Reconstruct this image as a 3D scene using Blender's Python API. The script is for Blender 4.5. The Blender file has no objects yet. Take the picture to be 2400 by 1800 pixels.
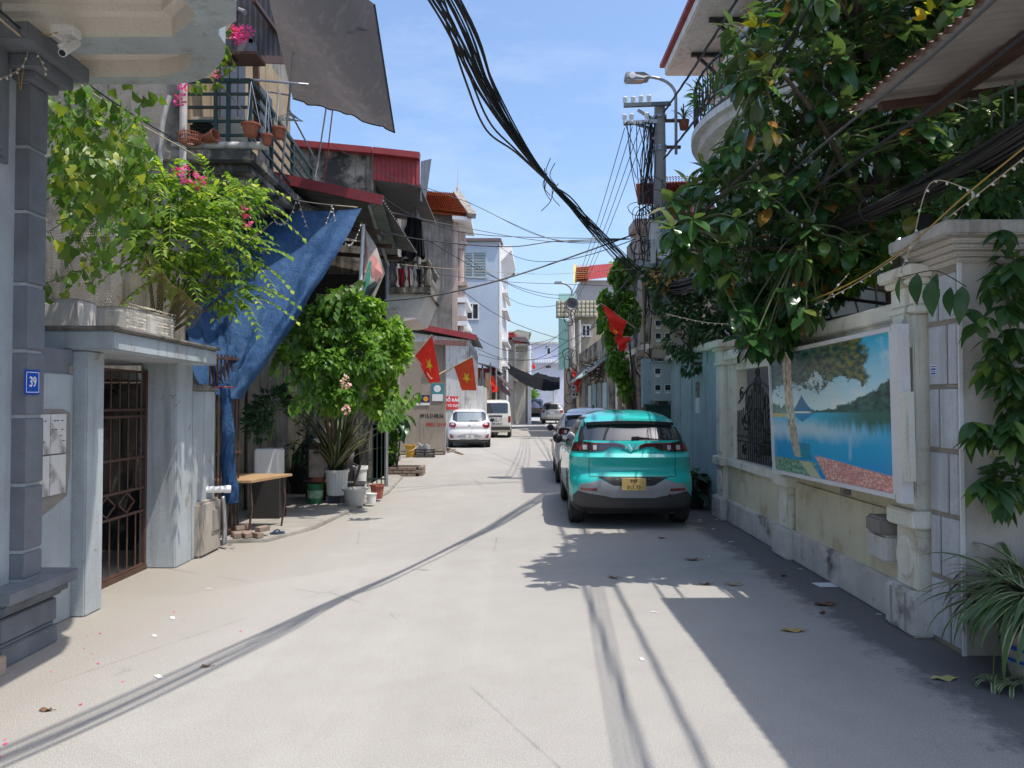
import bpy, bmesh, math, random
import numpy as np
from mathutils import Vector, Matrix, Euler, noise
from mathutils.geometry import tessellate_polygon
random.seed(7); rng = np.random.default_rng(7)
sc = bpy.context.scene; col = sc.collection
V = Vector; R = math.radians; PI = math.pi
# ---------------------------------------------------------------- camera, sky, sun, exposure
CAM_H = 1.75; PITCH = math.atan(42/1800)
cd = bpy.data.cameras.new('camera'); cd.lens = 27; cd.sensor_width = 36; cd.clip_start = .05; cd.clip_end = 3000
cam = bpy.data.objects.new('camera', cd); col.objects.link(cam)
cam.location = (0, 0, CAM_H); cam.rotation_euler = (PI/2+PITCH, 0, 0); sc.camera = cam
SUN = V((.34, -.17, 1)).normalized()
sl = bpy.data.lights.new('sun', 'SUN'); sl.energy = 2.75; sl.angle = R(.53); sl.color = (1, .94, .85)
so = bpy.data.objects.new('sun', sl); col.objects.link(so); so.location = (8, -3, 25)
so.rotation_euler = SUN.to_track_quat('Z', 'Y').to_euler()
w = bpy.data.worlds.new('World'); sc.world = w; w.use_nodes = True
nt = w.node_tree; bg = nt.nodes['Background']; sky = nt.nodes.new('ShaderNodeTexSky'); sky.sky_type = 'NISHITA'
sky.sun_disc = False; sky.sun_elevation = math.asin(SUN.z); sky.sun_rotation = math.atan2(SUN.x, SUN.y)
sky.air_density = 1.1; sky.dust_density = 2.6; sky.ozone_density = 5.5; sky.altitude = 10
tcw = nt.nodes.new('ShaderNodeTexCoord'); mpw = nt.nodes.new('ShaderNodeMapping'); mpw.inputs['Scale'].default_value = (1, 1, 3.2)
nzw = nt.nodes.new('ShaderNodeTexNoise'); nzw.inputs['Scale'].default_value = 2.2; nzw.inputs['Detail'].default_value = 8; nzw.inputs['Roughness'].default_value = .62
mrw = nt.nodes.new('ShaderNodeMapRange'); mrw.inputs[1].default_value = .5; mrw.inputs[2].default_value = .8; mrw.inputs[4].default_value = .4      # thin cloud wisps all over the sky
mxw = nt.nodes.new('ShaderNodeMix'); mxw.data_type = 'RGBA'; mxw.inputs[7].default_value = (4.0, 4.4, 4.9, 1)
nt.links.new(tcw.outputs['Generated'], mpw.inputs[0]); nt.links.new(mpw.outputs[0], nzw.inputs['Vector']); nt.links.new(nzw.outputs['Fac'], mrw.inputs[0])
nt.links.new(mrw.outputs[0], mxw.inputs[0]); nt.links.new(sky.outputs[0], mxw.inputs[6]); nt.links.new(mxw.outputs[2], bg.inputs[0]); bg.inputs[1].default_value = .15
sc.view_settings.view_transform = 'Standard'; sc.view_settings.look = 'None'; sc.view_settings.gamma = 1
sc.view_settings.use_curve_mapping = False; sc.view_settings.exposure = .75
sc.render.engine = 'CYCLES'; sc.render.resolution_x = 1024; sc.render.resolution_y = 768
# ---------------------------------------------------------------- photograph pixel + real distance -> place in the street
_c, _s = math.cos(PITCH), math.sin(PITCH)
def ray(px, py):
    x = (px-1200)/1800; y = (900-py)/1800
    return V((x, _c-_s*y, _s+_c*y))
def W(px, py, Y): d = ray(px, py); return V((0, 0, CAM_H))+d*(Y/d.y)
def WX(px, py, X): d = ray(px, py); return V((0, 0, CAM_H))+d*(X/d.x)
def WG(px, py, z=0): d = ray(px, py); return V((0, 0, CAM_H))+d*((z-CAM_H)/d.z)
# ---------------------------------------------------------------- objects
ORG = {}
def tag(o, label=None, cat=None, group=None, kind=None):
    if label: o['label'] = label
    if cat: o['category'] = cat
    if group: o['group'] = group
    if kind: o['kind'] = kind
    return o
def thing(name, label, cat, loc=(0, 0, 0), group=None, rotz=0):
    o = bpy.data.objects.new(name, None); col.objects.link(o); o.location = loc; o.rotation_euler = (0, 0, rotz)
    o.empty_display_size = .2
    ORG[o.name] = V(loc) if rotz == 0 else V((0, 0, 0))
    return tag(o, label, cat, group)
def lerp(a, b, t): return a+(b-a)*t
class MB:
    def __init__(s): s.v = []; s.f = []; s.m = []; s.k = 0
    def add(s, vs, fs):
        n = len(s.v); s.v += [tuple(q) for q in vs]
        for f in fs: s.f.append([i+n for i in f]); s.m.append(s.k)
        return s
    def box(s, x0, x1, y0, y1, z0, z1):
        vs = [(x, y, z) for z in (z0, z1) for y in (y0, y1) for x in (x0, x1)]
        return s.add(vs, [(0, 2, 3, 1), (4, 5, 7, 6), (0, 1, 5, 4), (2, 6, 7, 3), (0, 4, 6, 2), (1, 3, 7, 5)])
    def bar(s, a, b, w, h=None, up=(0, 0, 1)):
        a, b = V(a), V(b); h = h or w; d = (b-a).normalized(); u = V(up)
        if abs(d.dot(u)) > .98: u = V((0, 1, 0))
        x = d.cross(u).normalized(); u = x.cross(d).normalized()
        vs = [p+x*i*w/2+u*j*h/2 for p in (a, b) for j in (-1, 1) for i in (-1, 1)]
        return s.add(vs, [(0, 1, 3, 2), (4, 6, 7, 5), (0, 4, 5, 1), (2, 3, 7, 6), (0, 2, 6, 4), (1, 5, 7, 3)])
    def poly(s, *p): return s.add(p, [list(range(len(p)))])
    def prism(s, pts, d):
        n = len(pts); d = V(d); a = [V(p) for p in pts]; b = [p+d for p in a]
        return s.add(a+b, [list(range(n))[::-1], [i+n for i in range(n)]]+[(i, (i+1) % n, (i+1) % n+n, i+n) for i in range(n)])
    def tube(s, pts, r, n=5, cap=True):
        pts = [V(p) for p in pts]; N = len(pts); rr = r if hasattr(r, '__len__') else [r]*N
        vs = []; up = None
        for i, p in enumerate(pts):
            d = (pts[min(i+1, N-1)]-pts[max(i-1, 0)]).normalized()
            if up is None: up = V((0, 0, 1)) if abs(d.z) < .9 else V((1, 0, 0))
            x = d.cross(up)
            if x.length < 1e-6: x = d.cross(V((.3, .5, .8)))
            x.normalize(); up = x.cross(d).normalized()
            for j in range(n):
                a = 2*PI*j/n; vs.append(p+(x*math.cos(a)+up*math.sin(a))*rr[i])
        fs = [(i*n+j, i*n+(j+1) % n, (i+1)*n+(j+1) % n, (i+1)*n+j) for i in range(N-1) for j in range(n)]
        if cap: fs += [list(range(n))[::-1], [(N-1)*n+j for j in range(n)]]
        return s.add(vs, fs)
    def lathe(s, prof, c=(0, 0, 0), n=20, axis='z', a0=0, a1=2*PI):
        full = abs(a1-a0-2*PI) < 1e-6; c = V(c); m = n if full else n+1; vs = []
        for r, z in prof:
            for j in range(m):
                a = a0+(a1-a0)*j/n; x, y = r*math.cos(a), r*math.sin(a)
                vs.append(c+V({'z': (x, y, z), 'x': (z, x, y), 'y': (x, z, y)}[axis]))
        fs = [(i*m+j, i*m+(j+1) % m, (i+1)*m+(j+1) % m, (i+1)*m+j) for i in range(len(prof)-1) for j in range(n)]
        return s.add(vs, fs)
    def grid(s, fn, nu, nv):
        vs = [fn(i/nu, j/nv) for j in range(nv+1) for i in range(nu+1)]
        return s.add(vs, [(j*(nu+1)+i, j*(nu+1)+i+1, (j+1)*(nu+1)+i+1, (j+1)*(nu+1)+i) for j in range(nv) for i in range(nu)])
    def tess(s, loops, to3):
        """flat polygon with holes (2-d loops) mapped by to3"""
        l3 = [[V((p[0], p[1], 0)) for p in l] for l in loops]
        tri = tessellate_polygon(l3); flat = [p for l in l3 for p in l]
        return s.add([to3(p.x, p.y) for p in flat], [list(t) for t in tri])
    def mesh(s, name, org=V((0, 0, 0)), bevel=0, smooth=False, solid=0):
        me = bpy.data.meshes.new(name)
        me.from_pydata([(a[0]-org[0], a[1]-org[1], a[2]-org[2]) for a in s.v], [], s.f)
        if any(s.m): me.polygons.foreach_set('material_index', s.m)
        bm = bmesh.new(); bm.from_mesh(me)
        if bevel:
            bmesh.ops.remove_doubles(bm, verts=bm.verts, dist=1e-5)
            ed = [e for e in bm.edges if len(e.link_faces) == 2 and e.calc_face_angle(0) > .6]
            if ed: bmesh.ops.bevel(bm, geom=ed, offset=bevel, segments=2, affect='EDGES', clamp_overlap=True)
        if solid: bmesh.ops.solidify(bm, geom=bm.faces[:], thickness=solid)
        else: bmesh.ops.recalc_face_normals(bm, faces=bm.faces)
        bm.to_mesh(me); bm.free()
        if smooth: me.polygons.foreach_set('use_smooth', [True]*len(me.polygons))
        me.update(); return me
    def build(s, name, mat, parent=None, org=None, bevel=0, smooth=False, label=None, solid=0, angle=None):
        g = ORG[parent.name] if parent else (V(org) if org is not None else V((0, 0, 0)))
        me = s.mesh(name, g, bevel, smooth, solid)
        if smooth and angle:
            try: me.set_sharp_from_angle(angle=R(angle))
            except Exception: pass
        for m in (mat if isinstance(mat, (list, tuple)) else [mat]): me.materials.append(m)
        o = bpy.data.objects.new(name, me); col.objects.link(o)
        if parent: o.parent = parent; ORG[o.name] = g
        else: o.location = g; ORG[o.name] = g
        if label: o['label'] = label
        return o
def place(name, me, parent, loc, rot=(0, 0, 0), sca=1):
    """one more piece sharing mesh data"""
    o = bpy.data.objects.new(name, me); col.objects.link(o)
    g = ORG[parent.name] if parent else V((0, 0, 0))
    o.location = V(loc)-g; o.rotation_euler = rot; o.scale = (sca,)*3 if not hasattr(sca, '__len__') else sca
    if parent: o.parent = parent
    ORG[o.name] = g
    return o
def copy_tree(o, parent=None):
    c = o.copy(); col.objects.link(c)
    if parent: c.parent = parent
    for ch in list(o.children): copy_tree(ch, c)
    return c
def catenary(a, b, sag, n=14):
    a, b = V(a), V(b)
    return [a.lerp(b, i/n)-V((0, 0, sag*4*(i/n)*(1-i/n))) for i in range(n+1)]
def smooth_path(pts, k=6):
    pts = [V(p) for p in pts]; out = []
    for i in range(len(pts)-1):
        p0, p1, p2, p3 = pts[max(i-1, 0)], pts[i], pts[i+1], pts[min(i+2, len(pts)-1)]
        for j in range(k):
            t = j/k
            out.append(.5*((2*p1)+(p2-p0)*t+(2*p0-5*p1+4*p2-p3)*t*t+(3*p1-p0-3*p2+p3)*t**3))
    return out+[pts[-1]]
def interp(tab, x):
    if x <= tab[0][0]: return tab[0][1]
    for (a, b), (c, d) in zip(tab, tab[1:]):
        if x <= c:
            t = (x-a)/(c-a) if c > a else 0
            return b+(d-b)*t
    return tab[-1][1]
def fbm(x, y=0, z=0, o=3): return noise.fractal(V((x, y, z)), 1, 2, o)
# ---------------------------------------------------------------- materials
MATS = {}
def srgb(r, g, b):
    f = lambda c: ((c/255+.055)/1.055)**2.4 if c > 10 else c/255/12.92
    return (f(r), f(g), f(b))
def base(name):
    m = bpy.data.materials.new(name); m.use_nodes = True
    return m, m.node_tree, m.node_tree.nodes['Principled BSDF']
def NN(t, ty, **k):
    n = t.nodes.new('ShaderNode'+ty)
    for a, b in k.items():
        if a in n.inputs: n.inputs[a].default_value = b
        else: setattr(n, a, b)
    return n
def mixc(t, f, a, b, mode='MIX'):
    n = t.nodes.new('ShaderNodeMix'); n.data_type = 'RGBA'; n.blend_type = mode
    for s, v in ((n.inputs[0], f), (n.inputs[6], a), (n.inputs[7], b)):
        if hasattr(v, 'is_linked'): t.links.new(v, s)
        elif isinstance(v, (int, float)): s.default_value = v if s == n.inputs[0] else (v, v, v, 1)
        else: s.default_value = (*v[:3], 1)
    return n.outputs[2]
def rampf(t, v, a, b):
    n = NN(t, 'MapRange'); t.links.new(v, n.inputs[0]); n.inputs[1].default_value = a; n.inputs[2].default_value = b
    return n.outputs[0]
def mathn(t, op, a, b=0):
    n = t.nodes.new('ShaderNodeMath'); n.operation = op
    for s, v in zip(n.inputs, (a, b)):
        if hasattr(v, 'is_linked'): t.links.new(v, s)
        else: s.default_value = v
    return n.outputs[0]
def noisen(t, vec, scale, detail=5, rough=.55, sc3=None):
    if sc3:
        mp = NN(t, 'Mapping'); mp.inputs['Scale'].default_value = sc3; t.links.new(vec, mp.inputs[0]); vec = mp.outputs[0]
    n = NN(t, 'TexNoise', Scale=scale, Detail=detail, Roughness=rough); t.links.new(vec, n.inputs['Vector'])
    return n.outputs['Fac']
def M(name, c, c2=None, s=2.5, r=.8, metal=0, bump=.15, bs=70, streak=None, sk=(.5, .75), blot=None, bl=(.52, .62), bls=1.6, speck=.12, coat=0, spec=.4, rvar=.1, ramp=(.35, .65)):
    if name in MATS: return MATS[name]
    m, t, b = base(name); tc = NN(t, 'TexCoord').outputs['Object']
    out = None
    c2 = c2 or tuple(x*.82 for x in c)
    g_ = lambda q_: tuple(min(x*1.2, .82) for x in q_) if q_ else q_
    c, c2, blot, streak = g_(c), g_(c2), g_(blot), g_(streak)
    n1 = noisen(t, tc, s, 6, .6); out = mixc(t, rampf(t, n1, *ramp), c, c2)
    if blot: out = mixc(t, rampf(t, noisen(t, tc, bls, 8, .65), *bl), out, blot)
    if streak: out = mixc(t, rampf(t, noisen(t, tc, 1, 6, .6, (9, 9, .55)), *sk), out, streak)
    fine = noisen(t, tc, bs, 3, .6)
    if speck: out = mixc(t, speck, out, mixc(t, 1., out, mixc(t, rampf(t, fine, .3, .7), (.35,)*3, (1.65,)*3), 'MULTIPLY'))
    t.links.new(out, b.inputs['Base Color'])
    b.inputs['Metallic'].default_value = metal; b.inputs['Specular IOR Level'].default_value = spec
    t.links.new(rampf2(t, n1, r-rvar, r+rvar), b.inputs['Roughness'])
    b.inputs['Coat Weight'].default_value = coat; b.inputs['Coat Roughness'].default_value = .05
    if bump:
        bp = NN(t, 'Bump', Strength=bump, Distance=.02); t.links.new(mathn(t, 'ADD', fine, mathn(t, 'MULTIPLY', n1, 1.5)), bp.inputs['Height'])
        t.links.new(bp.outputs[0], b.inputs['Normal'])
    MATS[name] = m; return m
def rampf2(t, v, lo, hi):
    n = NN(t, 'MapRange'); t.links.new(v, n.inputs[0]); n.inputs[1].default_value = .3; n.inputs[2].default_value = .7
    n.inputs[3].default_value = max(lo, .03); n.inputs[4].default_value = min(hi, 1)
    return n.outputs[0]
def leafmat(name, c, c2, c3=None, trans=.35, r=.4, under=None, dead=None):
    """leaf colours vary leaf by leaf through the 'rnd' attribute (object random for single leaves)"""
    g_ = lambda q_: tuple(min(x*1.4, .8) for x in q_) if q_ else q_
    c, c2, c3, under, dead = g_(c), g_(c2), g_(c3), g_(under), g_(dead)
    m, t, b = base(name); at = NN(t, 'Attribute', attribute_name='rnd'); oi = NN(t, 'ObjectInfo')
    f = mathn(t, 'FRACT', mathn(t, 'ADD', at.outputs['Fac'], oi.outputs['Random']))
    cr = NN(t, 'ValToRGB'); t.links.new(f, cr.inputs[0]); e = cr.color_ramp.elements
    e[0].color = (*c, 1); e[1].color = (*c2, 1); e[1].position = .8
    if c3: k = e.new(.93); k.color = (*c3, 1)
    if dead: k = e.new(.985); k.color = (*dead, 1)
    colr = cr.outputs[0]
    if under:
        g = NN(t, 'NewGeometry'); colr = mixc(t, g.outputs['Backfacing'], colr, under)
    t.links.new(colr, b.inputs['Base Color']); b.inputs['Roughness'].default_value = r
    b.inputs['Specular IOR Level'].default_value = .45
    tr = NN(t, 'BsdfTranslucent'); t.links.new(mixc(t, 1., colr, (1.5, 1.6, .55), 'MULTIPLY'), tr.inputs[0])
    mx = NN(t, 'MixShader'); mx.inputs[0].default_value = trans
    t.links.new(b.outputs[0], mx.inputs[1]); t.links.new(tr.outputs[0], mx.inputs[2])
    t.links.new(mx.outputs[0], t.nodes['Material Output'].inputs[0])
    return m
def text_mesh(s, size, extrude=.001, bold=0):
    cu = bpy.data.curves.new('lettering', 'FONT'); cu.body = s; cu.size = size; cu.extrude = extrude; cu.align_x = 'CENTER'; cu.align_y = 'CENTER'
    cu.offset = bold; cu.resolution_u = 3
    o = bpy.data.objects.new('lettering', cu); col.objects.link(o)
    me = bpy.data.meshes.new_from_object(o.evaluated_get(bpy.context.evaluated_depsgraph_get()))
    bpy.data.objects.remove(o); me.name = 'lettering'; return me
def lettering(s, size, parent, loc, rot, mat, bold=0, sx=1):
    me = text_mesh(s, size, .001, bold); me.materials.append(mat)
    return place('lettering', me, parent, loc, rot, (sx, 1, 1))
# ---------------------------------------------------------------- ground
def road_mat():
    m, t, b = base('road_surface'); tc = NN(t, 'TexCoord').outputs['Object']
    sx = NN(t, 'SeparateXYZ'); t.links.new(tc, sx.inputs[0]); X = sx.outputs[0]; Y = sx.outputs[1]
    big = noisen(t, tc, .4, 8, .7); mid = noisen(t, tc, 3.2, 8, .7); fine = noisen(t, tc, 60, 4, .7); agg = noisen(t, tc, 190, 2, .8)
    c = mixc(t, rampf(t, big, .35, .65), (.385, .37, .345), (.35, .335, .312))
    c = mixc(t, mathn(t, 'MULTIPLY', rampf(t, mid, .45, .75), .28), c, (.3, .285, .26))
    # long soft wheel marks down the lane
    wm = noisen(t, tc, 1, 4, .5, (1.6, .07, 1)); c = mixc(t, mathn(t, 'MULTIPLY', rampf(t, wm, .5, .72), .3), c, (.285, .272, .25))
    # sandy dirt gathered along the left-hand walls
    xe = mathn(t, 'ADD', X, mathn(t, 'MULTIPLY', mathn(t, 'SUBTRACT', mid, .5), 1.3))
    dl = rampf(t, xe, -2.1, -3.3); c = mixc(t, mathn(t, 'MULTIPLY', dl, .6), c, (.3, .268, .225))
    # dark newer asphalt and dirt against the right-hand wall (starts near the houses, ends past the wall)
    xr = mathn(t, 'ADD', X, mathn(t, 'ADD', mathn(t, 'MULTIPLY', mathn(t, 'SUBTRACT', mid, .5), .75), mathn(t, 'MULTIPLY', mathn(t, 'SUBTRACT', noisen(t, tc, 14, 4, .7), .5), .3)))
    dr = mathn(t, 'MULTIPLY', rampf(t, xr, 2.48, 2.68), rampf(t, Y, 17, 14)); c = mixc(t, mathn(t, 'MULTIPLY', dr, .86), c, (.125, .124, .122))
    lt = mathn(t, 'MULTIPLY', rampf(t, noisen(t, tc, 1.1, 5, .6), .55, .7), .35); c = mixc(t, mathn(t, 'MULTIPLY', lt, .6), c, (.28, .268, .25))
    sp = mixc(t, rampf(t, agg, .36, .64), (.56,)*3, (1.42,)*3); sp2 = mixc(t, rampf(t, fine, .3, .7), (.88,)*3, (1.1,)*3)
    pv = NN(t, 'TexVoronoi', Scale=.32); t.links.new(mixc(t, .9, tc, NN(t, 'TexNoise', Scale=.9).outputs['Color'], 'ADD'), pv.inputs['Vector']); sv = NN(t, 'SeparateXYZ'); t.links.new(pv.outputs['Color'], sv.inputs[0]); c = mixc(t, 1., c, mixc(t, sv.outputs[0], (.955, .953, .95), (1.02, 1.02, 1.02)), 'MULTIPLY')
    oil = mathn(t, 'MULTIPLY', rampf(t, noisen(t, tc, 1.7, 6, .65), .66, .74), .45); c = mixc(t, oil, c, (.19, .18, .165))
    c = mixc(t, 1., mixc(t, 1., c, sp, 'MULTIPLY'), sp2, 'MULTIPLY')
    vo = NN(t, 'TexVoronoi', Scale=1.0); vo.feature = 'DISTANCE_TO_EDGE'; wp = mixc(t, .12, tc, NN(t, 'TexNoise', Scale=2.5).outputs['Color'], 'ADD')
    mp = NN(t, 'Mapping'); mp.inputs['Scale'].default_value = (.33, .21, .3); t.links.new(wp, mp.inputs[0]); t.links.new(mp.outputs[0], vo.inputs['Vector'])
    ck = mathn(t, 'MULTIPLY', rampf(t, vo.outputs['Distance'], .004, .0012), rampf(t, big, .5, .62)); c = mixc(t, mathn(t, 'MULTIPLY', ck, .5), c, (.1, .095, .09))
    t.links.new(c, b.inputs['Base Color']); b.inputs['Roughness'].default_value = .88; b.inputs['Specular IOR Level'].default_value = .3
    bp = NN(t, 'Bump', Strength=.35, Distance=.004); t.links.new(mathn(t, 'ADD', agg, fine), bp.inputs['Height']); t.links.new(bp.outputs[0], b.inputs['Normal'])
    return m
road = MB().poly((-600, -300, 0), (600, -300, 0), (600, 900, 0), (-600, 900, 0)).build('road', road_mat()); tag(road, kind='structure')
m_conc = M('concrete_slab', (.3, .285, .26), (.22, .205, .185), s=3, r=.9, blot=(.16, .14, .12), bl=(.58, .72), bs=120)
ap = MB()
pts = [(-5.6, 9.5), (-3.62, 9.5), (-3.05, 9.62), (-2.7, 10.6), (-2.55, 12.4), (-2.35, 14.6), (-2.5, 17.6), (-3.1, 19.3), (-6, 19.3)]
ap.prism([(x, y, -.03) for x, y in pts], (0, 0, .075)); a = ap.build('forecourt_slab', m_conc, bevel=.015); tag(a, kind='structure')

# ---------------------------------------------------------------- shared materials
m_paleblue = M('pale_blue_render', srgb(164, 172, 176), srgb(148, 154, 157), s=2, streak=srgb(126, 128, 127), sk=(.52, .8), blot=srgb(140, 136, 128), bl=(.635, .66), bls=3.2, r=.85)
m_grey_trim = M('grey_paint', srgb(112, 116, 122), srgb(98, 101, 106), s=3, r=.8, streak=srgb(82, 84, 86), sk=(.62, .85))
m_groove = M('groove_paint', srgb(168, 172, 174), r=.85)
m_cream = M('cream_render', srgb(214, 208, 197), srgb(202, 194, 182), s=1.5, r=.85, blot=srgb(140, 124, 104), bl=(.62, .76), bls=2.2)
m_oldconc = M('weathered_concrete', (.27, .245, .21), (.19, .17, .145), s=2.2, r=.92, blot=(.075, .07, .062), bl=(.53, .66), bls=1.3, streak=(.06, .056, .05), sk=(.52, .72), bump=.35)
m_stain = M('stained_render', (.36, .32, .26), (.24, .215, .175), s=2.6, r=.92, blot=(.05, .05, .047), bl=(.47, .56), bls=1.1, streak=(.05, .048, .045), sk=(.5, .68), bump=.3)
m_rustbrown = M('brown_painted_iron', (.055, .03, .024), (.09, .045, .03), s=8, r=.55, bump=.1)
m_white = M('white_paint', (.72, .71, .68), (.62, .6, .57), s=3, r=.6, bump=.05)
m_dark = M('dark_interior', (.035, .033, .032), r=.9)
m_black = M('black_plastic', (.018, .018, .019), r=.45, bump=.02, speck=0)
m_cable = M('black_cable', (.016, .016, .017), (.03, .03, .03), r=.55, bump=0, speck=0)
m_cable_g = M('grey_cable', (.10, .10, .10), r=.6, bump=0, speck=0)
m_cable_y = M('yellow_cable', (.42, .27, .06), r=.55, bump=0, speck=0)
m_rope = M('pale_rope', (.46, .38, .26), (.34, .28, .2), r=.9, bump=0)
m_steel = M('galvanised_steel', (.36, .37, .38), (.26, .27, .28), s=6, r=.5, metal=.6, bump=.05)
m_redsheet = M('red_metal_sheet', (.30, .045, .045), (.24, .035, .037), s=4, r=.5, streak=(.16, .03, .028), sk=(.6, .8), bump=.05)
m_greysheet = M('grey_corrugated_sheet', (.14, .14, .145), (.10, .10, .105), s=4, r=.55, metal=.3, bump=.05)
m_green_iron = M('green_painted_iron', (.018, .05, .045), (.025, .04, .035), s=9, r=.5, bump=.08)
m_tan = M('tan_render', (.36, .27, .16), (.28, .2, .12), s=2, r=.85, streak=(.15, .11, .07))
m_terra = M('terracotta', (.30, .10, .055), (.22, .07, .04), s=9, r=.85, bump=.1)
m_blue_plate = M('blue_enamel', (.012, .075, .42), (.01, .065, .36), r=.3, bump=0, speck=.02)
m_ink_white = M('white_print', (.8, .8, .78), (.76, .76, .74), r=.5, bump=0, speck=0)
m_ink_black = M('black_print', (.02, .02, .02), r=.6, bump=0, speck=0)
m_ink_red = M('red_print', (.42, .04, .03), r=.6, bump=0, speck=0)
m_marble = M('veined_tile', (.62, .60, .57), (.5, .48, .46), s=4, r=.35, blot=(.24, .21, .19), bl=(.53, .66), bls=5, bump=.02)
m_plaster = M('bare_cement', (.24, .22, .195), (.2, .18, .16), s=4, r=.95)

# ---------------------------------------------------------------- house no. 39
h = thing('corner_house', 'pale grey-blue house with moulded balcony soffit and a blue 39 plate', 'house', (-3.45, 5.2, 0))
hm = MB(); hm.box(-9, -3.42, -2.5, 5.45, 0, 9.5); hm.build('wall', m_paleblue, h)
# grooved corner pilaster: one stone block between each groove
zs = [.53, .726, 1.18, 1.65, 2.10, 2.56, 3.06, 3.51, 3.96]
MB().box(-3.44, -3.342, 5.262, 5.448, .5, 4.0).build('pilaster_core', m_groove, h)
for a, b in zip(zs, zs[1:]):
    MB().box(-3.43, -3.325, 5.25, 5.46, a+.012, b-.012).build('stone_block', m_grey_trim, h, bevel=.006)
pd = MB(); Y0, Y1 = 5.03, 5.66
for (x, z0, z1, g) in ((-3.325, 0, .13, 0), (-3.345, .13, .165, .015), (-3.33, .165, .325, .005), (-3.35, .325, .345, .02), (-3.31, .345, .375, -.02), (-3.275, .375, .425, -.05), (-3.22, .435, .52, -.09)):
    MB().box(-4.2, x, Y0+g, Y1-g, z0, z1).build('pedestal_course', m_grey_trim, h, bevel=.008)
MB().box(-4.2, -3.29, Y0-.03, Y1+.03, .42, .44).build('pedestal_course', m_grey_trim, h)
st = MB().box(-5.2, -3.262, 3.2, 5.0, 0, .115).build('tiled_step', M('beige_floor_tile', (.45, .37, .29), (.36, .28, .21), s=5, r=.35, blot=(.28, .16, .1), bl=(.6, .7)), h, bevel=.006)
# capital above the pilaster
for x, a, b, z0, z1 in ((-3.27, 5.2, 5.5, 3.96, 4.02), (-3.2, 5.12, 5.56, 4.02, 4.1), (-3.12, 4.9, 5.62, 4.1, 4.21)):
    MB().box(-3.9, x, a, b, z0, z1).build('capital_course', m_grey_trim, h, bevel=.008)
# moulded window surround on the wall before the pilaster
for k, (g, x) in enumerate(((0, -3.395), (.05, -3.375), (.1, -3.36))):
    MB().box(-3.45, x, 4.2, 5.058-g, 3.3+g*.6, 3.34+g*.6+.05).build('window_moulding', m_grey_trim, h)
    MB().box(-3.45, x, 5.06-g, 5.14-g, 3.35+g*.6, 4.15).build('window_moulding', m_grey_trim, h)
# balcony: stepped, rounded plan with two coffers in the soffit
zb = 4.22
out = [(-3.9, 5.92), (-2.63, 5.92), (-2.44, 5.87), (-2.31, 5.77), (-2.16, 5.60), (-2.05, 5.43), (-1.98, 5.25), (-1.97, 5.05), (-1.79, 4.93), (-1.70, 4.68), (-1.69, 2.0), (-1.69, -1.5), (-3.9, -1.5)]
h1 = [(-3.42, 5.78), (-2.68, 5.78), (-2.5, 5.71), (-2.36, 5.58), (-2.27, 5.4), (-3.3, 5.4)]
h2 = [(-3.5, 5.14), (-2.3, 5.14), (-2.02, 4.86), (-2.0, 2.0), (-2.0, -1), (-3.5, -1)]
bal = MB(); bal.tess([out, h1, h2], lambda x, y: (x, y, zb)); n = len(out)
for i in range(n): a, b = out[i], out[(i+1) % n]; bal.poly((*a, zb), (*b, zb), (*b, zb+.3), (*a, zb+.3))
bo = bal.build('balcony_rim', m_paleblue, h)
def inset(l, d):
    c = V((sum(p[0] for p in l)/len(l), sum(p[1] for p in l)/len(l))); r = []
    for p in l:
        v = c-V(p); r.append((p[0]+math.copysign(min(d, abs(v.x)), v.x), p[1]+math.copysign(min(d, abs(v.y)), v.y)))
    return r
for hl in (h1, h2):
    q = MB(); n = len(hl); hi = inset(hl, .05)
    for i in range(n):
        a, b, c, d = hl[i], hl[(i+1) % n], hi[(i+1) % n], hi[i]
        q.poly((*a, zb), (*b, zb), (*b, zb+.13), (*a, zb+.13)); q.poly((*a, zb+.13), (*b, zb+.13), (*c, zb+.15), (*d, zb+.15)); q.poly((*d, zb+.15), (*c, zb+.15), (*c, zb+.2), (*d, zb+.2))
    q.poly(*[(*p, zb+.2) for p in hi]); q.build('soffit_coffer', m_cream, h)
o2 = [(x+(.05 if x > -3 else 0), y+.05) for x, y in out]
q = MB(); q.prism([(x, y, zb+.3) for x, y in o2], (0, 0, .06)); q.prism([(x, y, zb+.36) for x, y in out], (0, 0, .14)); q.build('balcony_edge', m_white, h)
bl_ = MB().lathe([(.0, 0), (.05, .02), (.035, .12), (.075, .3), (.04, .5), (.05, .6)], n=10).mesh('baluster', smooth=True); bl_.materials.append(m_white)
for k in range(14): place('baluster', bl_, h, (-1.85, 4.6-k*.22, zb+.5))
for (x, y) in ((-2.05, 5.1), (-2.15, 5.35), (-2.32, 5.6), (-2.6, 5.78), (-2.85, 5.8), (-3.1, 5.8)): place('baluster', bl_, h, (x, y, zb+.5))
MB().bar((-1.85, 4.8, zb+1.13), (-1.85, 1, zb+1.13), .14, .07).build('handrail', m_white, h)
# number plate
p = WX(76, 896, -3.318); np_ = MB().box(-3.325, -3.316, p.y-.082, p.y+.082, p.z-.085, p.z+.085).build('number_plate', m_blue_plate, h, bevel=.003)
bd = MB()
for (a, b, c, d) in ((-.07, .07, .066, .071), (-.07, .07, -.071, -.066), (-.071, -.066, -.07, .07), (.066, .071, -.07, .07)): bd.box(-3.316, -3.3148, p.y+a, p.y+b, p.z+c, p.z+d)
bd.build('plate_border', m_ink_white, np_)
lettering('39', .1, np_, (-3.3145, p.y, p.z), (PI/2, 0, PI/2), m_ink_white, .0015, .8)
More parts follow.
